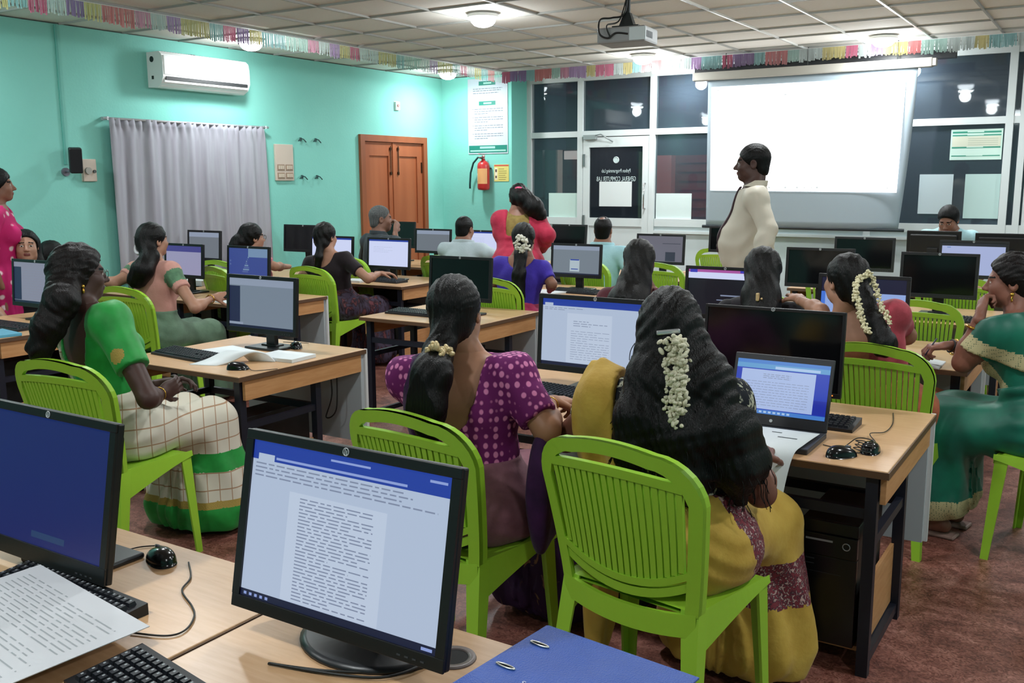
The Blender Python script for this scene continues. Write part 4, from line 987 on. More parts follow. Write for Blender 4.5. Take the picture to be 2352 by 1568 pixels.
# ---- laptop
t = thing('laptop', 'open laptop with a blue screen on the desk before the woman in yellow', 'laptop', (-1.02, 3.42, DH), 0.0)
b = MB(); b.box(-0.185, 0.185, -0.25, 0.0, 0.0, 0.02, bev=0.004); b.build('base', mat('laptop_grey', (44, 46, 52), 0.45), t)
b = MB()
for r in range(5):
    for i in range(14): b.box(-0.165 + i * 0.0236, -0.165 + i * 0.0236 + 0.02, -0.125 + r * 0.021, -0.125 + r * 0.021 + 0.018, 0.02, 0.0225)
b.build('keys', keym, t)
b = MB(); b.box(-0.05, 0.05, -0.22, -0.15, 0.02, 0.0208); b.build('touchpad', mat('touchpad_grey', (60, 62, 68), 0.4), t)
Ml = Matrix.Translation((0, -0.004, 0.02)) @ Matrix.Rotation(math.radians(-17), 4, 'X')
b = MB(); b.box(-0.185, 0.185, 0, 0.008, 0, 0.265, bev=0.003, M=Ml); lid = b.build('lid', mat('laptop_lid', (34, 36, 42), 0.45), t)
sb, mats = screen_mesh(0.345, 0.2, 'laptop', 99)
sb.v = [tuple(Ml @ Vector((x - 0.1725, y - 0.0006, z + 0.042))) for x, y, z in sb.v]; sb.build('screen', mats, lid)
b = MB(); b.cyl(0, 0, 0, 0.001, 0.006, M=Ml @ Matrix.Translation((-0.02, -0.0003, 0.02)) @ Matrix.Rotation(PI / 2, 4, 'X')); b.build('logo', logo_m, lid)
b = MB(); b.cyl(0, 0, 0, 0.001, 0.003, M=Ml @ Matrix.Translation((0, -0.0003, 0.255)) @ Matrix.Rotation(PI / 2, 4, 'X')); b.build('webcam', mat('webcam_black', (5, 5, 6), 0.2), lid)
# ---- big printed sheet over the laptop and the desk edge
def ribbon(pts, w, name, mats, label, cat, wdir=(1, 0, 0), lines=None, th=0.0012, sub=8, parent=None):
    P = loop(pts, sub); wd = Vector(wdir).normalized(); b = MB(); n = len(P)
    vs = [p - wd * w / 2 for p in P] + [p + wd * w / 2 for p in P]
    b.add(vs, [(i, i + 1, n + i + 1, n + i) for i in range(n - 1)], 0, True)
    if lines:
        for (u0, u1, s0, s1) in lines:
            i0 = max(0, min(n - 2, int(s0 * (n - 1)))); i1 = max(i0 + 1, min(n - 1, int(s1 * (n - 1))))
            nr = (P[i0 + 1] - P[i0]).cross(wd).normalized() * 0.001
            if nr.z < 0: nr = -nr
            A = P[i0].lerp(P[i0 + 1], s0 * (n - 1) - i0); d_ = (P[i1] - P[i1 - 1]); Bp = A + d_.normalized() * (s1 - s0) * (n - 1) * d_.length
            b.quad(A + wd * w * (u0 - .5) + nr, A + wd * w * (u1 - .5) + nr, Bp + wd * w * (u1 - .5) + nr, Bp + wd * w * (u0 - .5) + nr, 1)
    o = b.build(name, mats, parent); sm = o.modifiers.new('thick', 'SOLIDIFY'); sm.thickness = th
    if label: tag(o, label, cat)
    return o
paper = mat('paper_white', (212, 218, 220), 0.6); inkm = mat('paper_ink', (160, 166, 170), 0.7); inkd = mat('paper_sketch', (110, 116, 120), 0.7)
ribbon([(-0.98, 3.36, DH + 0.03), (-0.99, 3.2, DH + 0.028), (-1.0, 3.11, DH + 0.012), (-1.01, 3.06, DH - 0.08), (-1.015, 3.02, DH - 0.2), (-1.02, 2.98, DH - 0.3)], 0.27, 'paper_sheet', [paper, inkd], 'large white printed sheet hanging from the laptop over the desk edge', 'paper', (1, 0.02, 0),
       lines=[(0.2, 0.32, 0.12, 0.125), (0.2, 0.21, 0.12, 0.2), (0.32, 0.33, 0.12, 0.2), (0.2, 0.33, 0.2, 0.205), (0.45, 0.58, 0.08, 0.084), (0.6, 0.85, 0.14, 0.144), (0.15, 0.3, 0.3, 0.304), (0.15, 0.16, 0.3, 0.38), (0.3, 0.31, 0.3, 0.38), (0.62, 0.88, 0.86, 0.92)])
# ---- printed sheet in front at the left edge
b = MB(); Mp = Matrix.Translation((-1.846, 1.0, DH + 0.036)) @ Matrix.Rotation(math.radians(-8), 4, 'Z') @ Matrix.Rotation(math.radians(2), 4, 'X')
b.box(-0.245, 0.245, -0.165, 0.165, 0, 0.0015, M=Mp); b.cur = 1
for x0, x1, z0, z1, mi in rows(-0.21, 0.21, -0.15, 0.13, 22, random.Random(4), 1, 0.003): b.quad(*[tuple(Mp @ Vector(p)) for p in [(x0, z0, 0.0019), (x1, z0, 0.0019), (x1, z1, 0.0019), (x0, z1, 0.0019)]], 1)
tag(b.build('paper_sheet', [mat('paper_near', (206, 208, 212), 0.6), inkm]), 'large printed sheet lying over the keyboard in the lower left corner', 'paper')
# ---- blue ring binder, lower right of the near desk
t = thing('ring_binder', 'thick blue ring binder with two metal-edged slots at the bottom edge', 'binder', (-0.72, 1.325, DH), math.radians(-6))
bf = mat('binder_blue', (48, 88, 178), 0.32, noise=0.06, nscale=30, bump=0.35, bscale=320, spec=0.5)
b = MB(); b.box(-0.16, 0.16, -0.145, 0.145, 0.078, 0.082, bev=0.0015); cov = b.build('cover', bf, t)
b = MB(); b.box(-0.16, 0.16, -0.145, 0.145, 0.0, 0.004); b.box(-0.164, -0.16, -0.145, 0.145, 0.0, 0.08); b.build('spine', bf, t)
b = MB(); b.box(-0.15, 0.14, -0.14, 0.14, 0.004, 0.05); b.build('papers', mat('binder_paper', (216, 214, 206), 0.7), t)
for yy in (0.07, -0.03):
    b = MB(); b.tube([(-0.125 + 0.02 * math.cos(a), yy + 0.0045 * math.sin(a), 0.0835) for a in np.linspace(0, 2 * PI, 22)[:-1]], 0.0018, n=6, closed=True)
    b.build('slot_rim', mat('slot_metal', (210, 210, 206), 0.25, metal=0.9), cov)
    b = MB(); b.add([(-0.125 + 0.02 * math.cos(a), yy + 0.0045 * math.sin(a), 0.0823) for a in np.linspace(0, 2 * PI, 22)[:-1]], [tuple(range(21))]); b.build('slot_hole', MATS['hole_black'], cov)
text_mesh('cover_lettering', "St. Xavier's Catholic College", 0.017, mat('letter_white', (200, 206, 226), 0.5), cov, (0.028, -0.058, 0.0825), (0, 0, math.radians(2)))
# ---- books, papers on the other desks
def slab(name, label, cat, x, y, rz, w, d, h, m, z=DH):
    b = MB(); b.box(-w / 2, w / 2, -d / 2, d / 2, 0, h, bev=min(0.002, h * 0.3)); return tag(b.build(name, m, None, (x, y, z), (0, 0, math.radians(rz))), label, cat)
slab('notebook', 'white notebook lying right of the curled booklet, before the grey monitor', 'notebook', -3.68, 3.56, 4, 0.26, 0.19, 0.02, paper)
slab('paper_sheet', 'flat white paper behind the keyboard, beside the bright green blouse', 'paper', -4.1, 3.56, -12, 0.3, 0.2, 0.003, paper)
ribbon([(-3.72, 3.44, DH + 0.004), (-3.75, 3.4, DH + 0.05), (-3.8, 3.35, DH + 0.058), (-3.86, 3.27, DH + 0.02), (-3.9, 3.2, DH + 0.003)], 0.15, 'booklet', [paper, inkm], 'curled open white booklet beside the small mouse and keyboard', 'booklet', (0.9, 0.3, 0), th=0.008)
slab('notebook', 'light blue notebook on the desk at the left edge of the photo', 'notebook', -5.78, 3.2, -8, 0.28, 0.2, 0.018, [mat('cyan_cover', (96, 170, 196), 0.4)])
slab('notebook', 'open white notebook under the pale green saree woman\'s hand', 'notebook', -5.83, 5.08, -15, 0.3, 0.2, 0.012, paper)
slab('notebook', 'white notebook at the violet-bloused woman\'s elbow', 'notebook', -3.98, 6.82, -12, 0.26, 0.2, 0.014, paper)
slab('paper_sheet', 'white papers at the elbow of the maroon-bloused woman', 'paper', -5.98, 6.72, 8, 0.2, 0.18, 0.02, paper)
slab('paper_sheet', 'small white sheet under the purple-bloused woman\'s hand', 'paper', -1.98, 3.26, 10, 0.2, 0.15, 0.003, paper)
slab('folder', 'bright blue folder standing low behind the white screen', 'folder', -6.02, 8.3, 0, 0.26, 0.2, 0.1, [mat('folder_blue', (50, 110, 196), 0.4)])
slab('paper_stack', 'white papers lying on the bright blue folder', 'papers', -6.06, 8.33, 12, 0.16, 0.14, 0.04, paper, DH + 0.1)
slab('paper_stack', 'white papers at the foot of the dim grey screen by the curtain', 'papers', -7.05, 5.8, 10, 0.24, 0.2, 0.05, paper)
ribbon([(-0.95, 5.08, DH + 0.006), (-0.9, 5.1, DH + 0.02), (-0.84, 5.1, DH + 0.03), (-0.76, 5.1, DH + 0.014), (-0.7, 5.1, DH + 0.006)], 0.2, 'notebook', [paper, inkm], 'open white notebook under the teal-saree woman\'s writing hand', 'notebook', (0, 1, 0), th=0.012)
slab('paper_sheet', 'white paper lying on the floor at the bottom edge of the photo', 'paper', -0.68, 2.83, 20, 0.12, 0.09, 0.002, paper, 0.001)
slab('paper_sheet', 'yellow paper scrap on the floor beside the white one', 'paper', -0.77, 2.8, 30, 0.07, 0.06, 0.002, [mat('yellow_paper', (206, 180, 60), 0.6)], 0.001)
slab('desk_papers', 'white keyboard wrap behind the gold-clipped head, under a black screen', 'papers', -1.88, 6.85, 0, 0.4, 0.14, 0.04, paper)
# ---- computer towers
tb = mat('tower_black', (15, 16, 18), 0.5)
def tower(x0, x1, y0, d, z0, h, label, detail=True):
    w = x1 - x0
    t = thing('computer_tower', label, 'computer', (x0, y0, z0), 0, 'black computer towers')
    b = MB(); b.box(0, w, 0.02, d, 0, h, bev=0.004); b.build('case', tb, t)
    b = MB(); b.box(0, w, 0, 0.02, 0, h * 0.72, bev=0.003); b.box(0, w, -0.006, 0.02, h * 0.725, h * 0.9, bev=0.003); b.box(0, w, 0.004, 0.02, h * 0.9, h, bev=0.003); b.build('front_panel', mat('tower_front', (12, 13, 15), 0.3), t)
    if detail:
        b = MB(); b.box(0.02, 0.11, -0.0075, -0.006, h * 0.845, h * 0.86); b.tube([(0.155 + 0.012 * math.cos(a), -0.008, h * 0.83 + 0.012 * math.sin(a)) for a in np.linspace(0, 2 * PI, 14)[:-1]], 0.002, n=5, closed=True); b.build('front_marking', mat('tower_silver', (170, 176, 180), 0.3, metal=0.5), t)
        b = MB(); b.box(0.02, 0.05, -0.001, 0, h * 0.68, h * 0.69); b.box(0.02, 0.05, -0.001, 0, h * 0.64, h * 0.647); b.box(0.02, 0.14, -0.001, 0, h * 0.58, h * 0.583); b.build('port', mat('tower_port', (50, 52, 56), 0.4), t)
    return t
tower(-0.845, -0.655, 3.17, 0.38, 0.08, 0.43, 'black computer tower under the laptop desk')
tower(-3.98, -3.8, 3.34, 0.5, 0.0, 0.43, 'black computer tower under the desk beside the bright green blouse', False)
tower(-3.95, -3.76, 5.15, 0.42, 0.08, 0.42, 'black computer tower under the empty-seated desk behind the purple blouse', False)
tower(-6.3, -6.1, 3.3, 0.42, 0.08, 0.42, 'black computer tower in the shadow under the desk at the left edge', False)
tower(-5.75, -5.56, 6.75, 0.42, 0.08, 0.42, 'black computer tower under the maroon-bloused woman\'s desk', False)
t = thing('cable_loop', 'pale cable loop hanging beside the tower under the laptop desk', 'cable', (-0.9, 3.2, 0.3))
b = MB(); b.tube(loop([(0, 0, 0.25), (0.01, 0, 0.1), (-0.005, -0.005, -0.02), (0.02, -0.005, -0.06), (0.04, 0, 0.0), (0.03, 0.0, 0.22)], 10), 0.004, n=6); b.build('wire', mat('wire_pale', (150, 156, 120), 0.5), t)
for (x, y, lb) in [(-3.62, 3.82, 'black cables hanging behind the grey-screened monitor\'s desk'), (-0.95, 5.4, 'black cables hanging under the teal-saree woman\'s desk')]:
    b = MB(); b.tube(loop([(x, y, DH - 0.03), (x + 0.02, y, 0.5), (x - 0.03, y, 0.36), (x + 0.05, y, 0.42), (x + 0.06, y, DH - 0.05)], 10), 0.004, n=6)
    tag(b.build('hanging_cable', MATS['cable_black']), lb, 'cable')
# ================================================================ PEOPLE: bodies as smooth continuous surfaces
V3 = lambda *a: np.array(a, dtype=np.float64)
_CY, _CP, _CR, _FPX = 0.565620, 0.166410, -0.005090, 2200.9
_f = V3(-math.sin(_CY) * math.cos(_CP), math.cos(_CY) * math.cos(_CP), -math.sin(_CP)); _r = V3(math.cos(_CY), math.sin(_CY), 0); _u = np.cross(_r, _f)
_r2 = _r * math.cos(_CR) + _u * math.sin(_CR); _u2 = -_r * math.sin(_CR) + _u * math.cos(_CR)
def at(px, py, d):
    """World point seen at photo pixel (px, py) at distance d along the line of sight axis."""
    return V3(0, 0, CAMH) + d * (_f + _r2 * ((px - 1176) / _FPX) - _u2 * ((py - 784) / _FPX))

def nets(fn, lo, hi, h):
    """Surface of fn = 0 (fn < 0 inside) on a grid of step h; returns vertices and quads."""
    lo = np.asarray(lo, float); hi = np.asarray(hi, float); B = 6
    nb = np.maximum(1, np.ceil((hi - lo) / (h * B)).astype(int)); n = nb * B + 1
    bc = [lo[i] + (np.arange(nb[i]) + 0.5) * h * B for i in range(3)]
    G = np.stack(np.meshgrid(*bc, indexing='ij'), -1).reshape(-1, 3)
    d = fn(G).reshape(nb)
    keep = np.abs(d) < h * B * 0.87 * 1.35 + 0.012
    if not keep.any(): return np.zeros((0, 3)), []
    F = np.ones(n, dtype=np.float32)
    sgn = np.where(d < 0, -1.0, 1.0).astype(np.float32)
    F[:-1, :-1, :-1] = sgn.repeat(B, 0).repeat(B, 1).repeat(B, 2)
    mk = np.zeros(n, dtype=bool); kk = keep.repeat(B, 0).repeat(B, 1).repeat(B, 2)
    for a in (0, 1):
        for b in (0, 1):
            for c in (0, 1): mk[a:n[0] - 1 + a, b:n[1] - 1 + b, c:n[2] - 1 + c] |= kk
    idx = np.argwhere(mk)
    F[mk] = fn(lo + idx * h)
    F[0] = 1; F[-1] = 1; F[:, 0] = 1; F[:, -1] = 1; F[:, :, 0] = 1; F[:, :, -1] = 1
    s = F < 0
    cnt = np.zeros(n - 1, dtype=np.int8)
    for a in (0, 1):
        for b in (0, 1):
            for c in (0, 1): cnt += s[a:n[0] - 1 + a, b:n[1] - 1 + b, c:n[2] - 1 + c]
    act = (cnt > 0) & (cnt < 8)
    ci = np.argwhere(act)
    if not len(ci): return np.zeros((0, 3)), []
    num = np.full(n - 1, -1, dtype=np.int64); num[act] = np.arange(len(ci))
    acc = np.zeros((len(ci), 3)); w = np.zeros(len(ci))
    cor = [(a, b, c) for a in (0, 1) for b in (0, 1) for c in (0, 1)]
    val = {c: F[ci[:, 0] + c[0], ci[:, 1] + c[1], ci[:, 2] + c[2]].astype(np.float64) for c in cor}
    for p in cor:
        for ax in range(3):
            if p[ax] == 0:
                q = list(p); q[ax] = 1; q = tuple(q)
                fa, fb = val[p], val[q]; m = (fa < 0) != (fb < 0)
                t = np.where(m, fa / np.where(m, fa - fb, 1), 0)
                pos = np.tile(np.array(p, float), (len(ci), 1)); pos[:, ax] += t
                acc[m] += pos[m]; w[m] += 1
    verts = lo + (ci + acc / w[:, None]) * h
    quads = []
    for ax in range(3):
        u, v = (ax + 1) % 3, (ax + 2) % 3
        sa = [slice(None)] * 3; sb = [slice(None)] * 3; sa[ax] = slice(0, -1); sb[ax] = slice(1, None)
        ch = s[tuple(sa)] != s[tuple(sb)]
        e = np.argwhere(ch); e = e[(e[:, u] > 0) & (e[:, v] > 0) & (e[:, u] < n[u] - 1) & (e[:, v] < n[v] - 1)]
        if not len(e): continue
        ins = s[e[:, 0], e[:, 1], e[:, 2]]
        def cell(du, dv):
            k = e.copy(); k[:, u] += du; k[:, v] += dv; return num[k[:, 0], k[:, 1], k[:, 2]]
        Q = np.stack([cell(-1, -1), cell(0, -1), cell(0, 0), cell(-1, 0)], 1)
        Q[~ins] = Q[~ins][:, ::-1]
        quads.append(Q)
    Q = np.concatenate(quads); Q = Q[(Q >= 0).all(1)]
    return verts, Q

def mesh_from(parts, name, mats, parent, pick=None):
    """Join (verts, quads) into one mesh; pick(centres) gives material indices."""
    vs = []; fs = []; off = 0
    for v, q in parts:
        if len(v) == 0: continue
        vs.append(v); fs.append(np.asarray(q) + off); off += len(v)
    if not vs: return None
    v = np.concatenate(vs); q = np.concatenate(fs)
    me = bpy.data.meshes.new(name)
    me.vertices.add(len(v)); me.vertices.foreach_set('co', v.astype(np.float32).ravel())
    me.loops.add(q.size); me.loops.foreach_set('vertex_index', q.astype(np.int32).ravel())
    me.polygons.add(len(q)); me.polygons.foreach_set('loop_start', np.arange(0, q.size, 4, dtype=np.int32))
    me.polygons.foreach_set('loop_total', np.full(len(q), 4, dtype=np.int32))
    if not isinstance(mats, (list, tuple)): mats = [mats]
    for m in mats: me.materials.append(m)
    if pick is not None: me.polygons.foreach_set('material_index', pick(v[q].mean(1)).astype(np.int32))
    me.update(calc_edges=True); me.validate()
    me.polygons.foreach_set('use_smooth', np.ones(len(me.polygons), dtype=bool))
    o = bpy.data.objects.new(name, me); C.objects.link(o); o.parent = parent
    return o

# ---- distance functions (p: N x 3)
def cap(p, a, b, ra, rb=None):
    rb = ra if rb is None else rb
    a = np.asarray(a, float); b = np.asarray(b, float); ab = b - a; l2 = max(ab @ ab, 1e-12)
    t = np.clip(((p - a) @ ab) / l2, 0, 1)
    return np.linalg.norm(p - a - t[:, None] * ab, axis=1) - (ra + (rb - ra) * t)
def ell(p, c, r, R=None):
    q = p - np.asarray(c, float)
    if R is not None: q = q @ R
    r = np.asarray(r, float)
    k0 = np.linalg.norm(q / r, axis=1); k1 = np.linalg.norm(q / (r * r), axis=1)
    return k0 * (k0 - 1) / np.maximum(k1, 1e-9)
def smin(a, b, k):
    h = np.clip(0.5 + 0.5 * (b - a) / k, 0, 1)
    return b * (1 - h) + a * h - k * h * (1 - h)
def smax(a, b, k): return -smin(-a, -b, k)
def chain(p, pts, rad, k=0.03):
    d = None
    for i in range(len(pts) - 1):
        e = cap(p, pts[i], pts[i + 1], rad[i], rad[i + 1]); d = e if d is None else smin(d, e, k)
    return d
def rot3(yaw=0, pitch=0, roll=0):
    """Columns: right, forward, up. yaw turns left, pitch up, roll to the right shoulder (radians)."""
    cy, sy = math.cos(yaw), math.sin(yaw); cp, sp = math.cos(pitch), math.sin(pitch); cr, sr = math.cos(roll), math.sin(roll)
    Z = np.array([[cy, -sy, 0], [sy, cy, 0], [0, 0, 1]]); X = np.array([[1, 0, 0], [0, cp, -sp], [0, sp, cp]]); Y = np.array([[cr, 0, sr], [0, 1, 0], [-sr, 0, cr]])
    return Z @ X @ Y
def nrm(v): v = np.asarray(v, float); return v / max(np.linalg.norm(v), 1e-9)

class Person:
    """A posed figure. Local frame: x right, y forward, z up, origin on the floor under the pelvis."""
    def __init__(s, name, head, yaw=0.0, hyaw=None, hpitch=0.0, hroll=0.0, lean=0.08, side=0.0, tyaw=None, seat=0.475, stand=False, girth=1.0, male=False, rw=None, lw=None, rpole=(1, -0.4, -0.8), lpole=(-1, -0.4, -0.8), hs=1.0, belly=0.0, legs=None, scale=None, armg=1.0, shw=1.0, chair=None, cy=0.0, origin=None, nk=0.15):
        D = math.radians
        s.stand, s.male, s.g, s.hs, s.belly, s.armg = stand, male, girth, hs, belly, armg
        s.yaw = D(yaw); Rw = rot3(s.yaw)
        if origin is not None:      # sit exactly on the chair: lean so that the head comes to the line of sight
            px, py = head[0], head[1]
            e = at(px, py, 1.0) - V3(0, 0, CAMH); tgt = V3(origin[0], origin[1], 0) + Rw @ V3(0, 0.06, 0)
            dd_ = head[2] if len(head) > 2 else (tgt[:2] @ e[:2]) / (e[:2] @ e[:2])
            head = at(px, py, dd_); v_ = Rw.T @ (head - V3(origin[0], origin[1], seat + 0.09)); n_ = nrm(v_)
            lean = math.asin(n_[1]); side = math.asin(n_[0] / math.cos(lean))
            print('ORIGIN', name[:30], 'd', round(dd_, 2), 'lean', round(math.degrees(lean)), 'side', round(math.degrees(side)), 'z', round(head[2], 2))
        head = np.asarray(head, float)
        ty = D((yaw if tyaw is None else tyaw) - yaw)
        s.T = rot3(ty, -lean, side)                       # torso basis, columns right/forward/up
        s.H = rot3(D((yaw if hyaw is None else hyaw) - yaw), D(hpitch), D(hroll))
        pz = (seat + 0.09) if not stand else 0.92
        # vertical: pelvis + torso 0.50*SU along up + neck 0.145 (mostly up)
        neckv = nrm(0.6 * s.T[:, 2] + 0.4 * s.H[:, 2]) * nk * hs + s.H[:, 1] * 0.012
        if origin is not None: s.S = (np.linalg.norm(v_) - 0.155 * hs) / 0.5
        elif scale: s.S = scale; pz = head[2] - neckv[2] - 0.50 * s.S * s.T[2, 2]
        else: s.S = (head[2] - pz - neckv[2]) / (0.50 * s.T[2, 2])
        s.pel = V3(0, 0, pz)
        s.nb = s.pel + s.T[:, 2] * 0.50 * s.S
        s.hc = s.nb + neckv
        off = Rw @ s.hc
        s.loc = V3(head[0] - off[0], head[1] - off[1], 0.0) if origin is None else V3(origin[0], origin[1], 0.0)
        s.Rw = Rw
        s.cy = cy
        s.root = thing('person', name, 'person', tuple(s.loc), s.yaw)
        if chair and not stand:
            c_ = Rw @ V3(0, cy, 0) + s.loc; CH.append((c_[0], c_[1], math.degrees(s.yaw), chair))
        sw = 0.165 * (0.5 + 0.5 * s.S) * (1.1 if male else 1.0) * shw
        s.sh = {1: s.tw(V3(sw, -0.005, 0.432 * s.S)), -1: s.tw(V3(-sw, -0.005, 0.432 * s.S))}
        s.arm = {}
        for k, w, pole in ((1, rw, rpole), (-1, lw, lpole)):
            if w is None: w = s.pel + V3(k * 0.2, 0.26, 0.1) if not stand else s.sh[k] + V3(k * 0.07, 0.03, -0.5)
            w = np.asarray(w, float)
            L1, L2 = 0.275 * s.S ** 0.5 * (1.08 if male else 1), 0.235 * s.S ** 0.5 * (1.08 if male else 1)
            S0 = s.sh[k]; v = w - S0; dd = np.linalg.norm(v)
            if dd > (L1 + L2) * 0.995: w = S0 + v / dd * (L1 + L2) * 0.995; v = w - S0; dd = np.linalg.norm(v)
            a = (L1 * L1 - L2 * L2 + dd * dd) / (2 * dd); hh = math.sqrt(max(0, L1 * L1 - a * a))
            e = v / dd; pl = np.asarray(pole, float); pl = nrm(pl - e * (pl @ e))
            s.arm[k] = (S0, S0 + e * a + pl * hh, w)
        if legs: s.leg = legs
        elif not stand: s.leg = {k: (s.pel + V3(k * 0.09, 0.02, -0.01), V3(k * 0.1, 0.42, seat + 0.045), V3(k * 0.09, 0.4, 0.085), V3(k * 0.1, 0.54, 0.03)) for k in (1, -1)}
        else: s.leg = {k: (s.pel + V3(k * 0.09, 0, -0.04), V3(k * 0.095, 0.02, 0.49), V3(k * 0.095, -0.02, 0.09), V3(k * 0.11, 0.14, 0.03)) for k in (1, -1)}
        s.hands = {}
    def tw(s, q): return s.pel + s.T @ q
    def tq(s, p): return (p - s.pel) @ s.T / V3(1, 1, s.S)     # torso coords, height normalised
    def hq(s, p): return (p - s.hc) @ s.H / s.hs
    def loc_of(s, w): return (np.asarray(w, float) - s.loc) @ s.Rw   # world -> local
    def hw(s, q): return s.hc + s.H @ (np.asarray(q, float) * s.hs)
    # ---- body pieces
    def torso(s, p, fat=0.0):
        q = (p - s.pel) @ s.T; S = s.S; g = s.g
        if s.male:
            d = ell(q, (0, -0.01, 0), (0.165 * g + fat, 0.125 * g + fat, 0.13 + fat))
            d = smin(d, ell(q, (0, 0.005 + s.belly * 0.3, 0.17 * S), (0.15 * g + fat, (0.11 + s.belly) * g + fat, 0.17 * S + fat)), 0.06)
            d = smin(d, ell(q, (0, 0.0, 0.34 * S), (0.17 * g + fat, 0.118 * g + fat, 0.17 * S + fat)), 0.06)
            d = smin(d, cap(q, (-0.145, -0.005, 0.452 * S), (0.145, -0.005, 0.452 * S), 0.058 + fat), 0.05)
        else:
            d = ell(q, (0, -0.02, 0), (0.185 * g + fat, 0.145 * g + fat, 0.135 + fat))
            d = smin(d, ell(q, (0, 0.0 + s.belly * 0.4, 0.18 * S), (0.138 * g + fat, (0.1 + s.belly) * g + fat, 0.15 * S + fat)), 0.06)
            d = smin(d, ell(q, (0, -0.005, 0.34 * S), (0.158 * g + fat, 0.108 * g + fat, 0.165 * S + fat)), 0.05)
            for k in (1, -1): d = smin(d, ell(q, (k * 0.072, 0.085 * g, 0.315 * S), (0.066 + fat, 0.06 + fat, 0.066 + fat)), 0.03)
            sw = 0.12 * (0.5 + 0.5 * g)
            d = smin(d, cap(q, (-sw, -0.01, 0.44 * S), (0, -0.01, 0.46 * S), 0.05 + fat), 0.05); d = smin(d, cap(q, (0, -0.01, 0.46 * S), (sw, -0.01, 0.44 * S), 0.05 + fat), 0.05)
        return d
    def neck(s, p, fat=0.0):
        r = (0.058 if s.male else 0.048) * (0.6 + 0.4 * s.g)
        a = s.nb - s.T[:, 2] * 0.06; b = s.hw((0, -0.02, -0.05))
        d = cap(p, a, b, r + 0.012 + fat, r + fat)
        for k in (1, -1): d = smin(d, cap(p, s.hw((k * 0.02, -0.03, -0.09)), s.sh[k] * 0.55 + s.nb * 0.45 - s.T[:, 2] * 0.01, 0.035 + fat, 0.038 + fat), 0.05)
        return d
    def armd(s, p, k, fat=0.0, part=2):
        S0, E, W = s.arm[k]; m = (1.12 if s.male else 1.0) * (0.4 + 0.6 * s.g) * s.armg
        d = cap(p, S0, E, 0.049 * m + fat, 0.037 * m + fat)
        d = smin(d, ell(p, S0, (0.058 * m + fat,) * 3), 0.03)
        if part > 1:
            d2 = cap(p, E, W, 0.037 * m + fat, 0.024 * (0.6 + 0.4 * m) + fat)
            Mid = E * 0.7 + W * 0.3; d2 = smin(d2, ell(p, Mid, (0.039 * m + fat,) * 3), 0.03)
            d = smin(d, d2, 0.02)
        return d
    def legd(s, p, k, fat=0.0):
        h, kn, an, to = s.leg[k]; g = s.g
        d = cap(p, h, kn, 0.088 * g + fat, 0.058 * g + fat)
        d = smin(d, cap(p, kn, an, 0.054 * g + fat, 0.036 + fat), 0.03)
        d = smin(d, cap(p, an - V3(0, 0.03, 0.035), to, 0.036 + fat * 0.5, 0.026 + fat * 0.5), 0.03)
        return d
    def headd(s, p):
        q = s.hq(p)
        d = ell(q, (0, -0.015, 0.025), (0.074, 0.093, 0.089))
        d = smin(d, ell(q, (0, 0.03, -0.038), (0.059, 0.06, 0.074)), 0.03)
        w = 0.036 if s.male else 0.03
        d = smin(d, ell(q, (0, 0.058, -0.088), (w, 0.028, 0.024)), 0.03)
        for k in (1, -1):
            d = smin(d, ell(q, (k * 0.04, 0.055, -0.03), (0.024, 0.026, 0.026)), 0.03)     # cheeks
            d = smin(d, ell(q, (k * 0.05, 0.01, -0.07), (0.018, 0.035, 0.025)), 0.03)      # jaw
        d = smin(d, cap(q, (-0.036, 0.075, 0.02), (0.036, 0.075, 0.02), 0.0095), 0.02)
        for k in (1, -1): d = smax(d, -ell(q, (k * 0.031, 0.094, 0.001), (0.018, 0.013, 0.0105)), 0.012)
        for k in (1, -1): d = smin(d, ell(q, (k * 0.031, 0.073, 0.001), (0.0135, 0.0125, 0.011)), 0.004)
        d = smin(d, cap(q, (0, 0.082, 0.006), (0, 0.107, -0.028), 0.0075, 0.0115), 0.014)
        for k in (1, -1): d = smin(d, ell(q, (k * 0.011, 0.094, -0.033), (0.009, 0.011, 0.008)), 0.008)
        d = smin(d, ell(q, (0, 0.087, -0.0565), (0.023, 0.0115, 0.006)), 0.006)
        d = smin(d, ell(q, (0, 0.085, -0.0665), (0.02, 0.0115, 0.0065)), 0.006)
        for k in (1, -1):
            e = ell(q, (k * 0.077, -0.012, -0.01), (0.011, 0.021, 0.032)); e = smax(e, -ell(q, (k * 0.087, -0.007, -0.008), (0.009, 0.012, 0.02)), 0.006)
            d = smin(d, e, 0.008)
        return d * s.hs
    def bodyd(s, p):
        d = smin(s.unchair(p, s.torso(p)), s.neck(p), 0.035)
        for k in (1, -1): d = smin(d, s.armd(p, k), 0.035); d = smin(d, s.legd(p, k), 0.04)
        return s.unchair(p, d + 0.003)
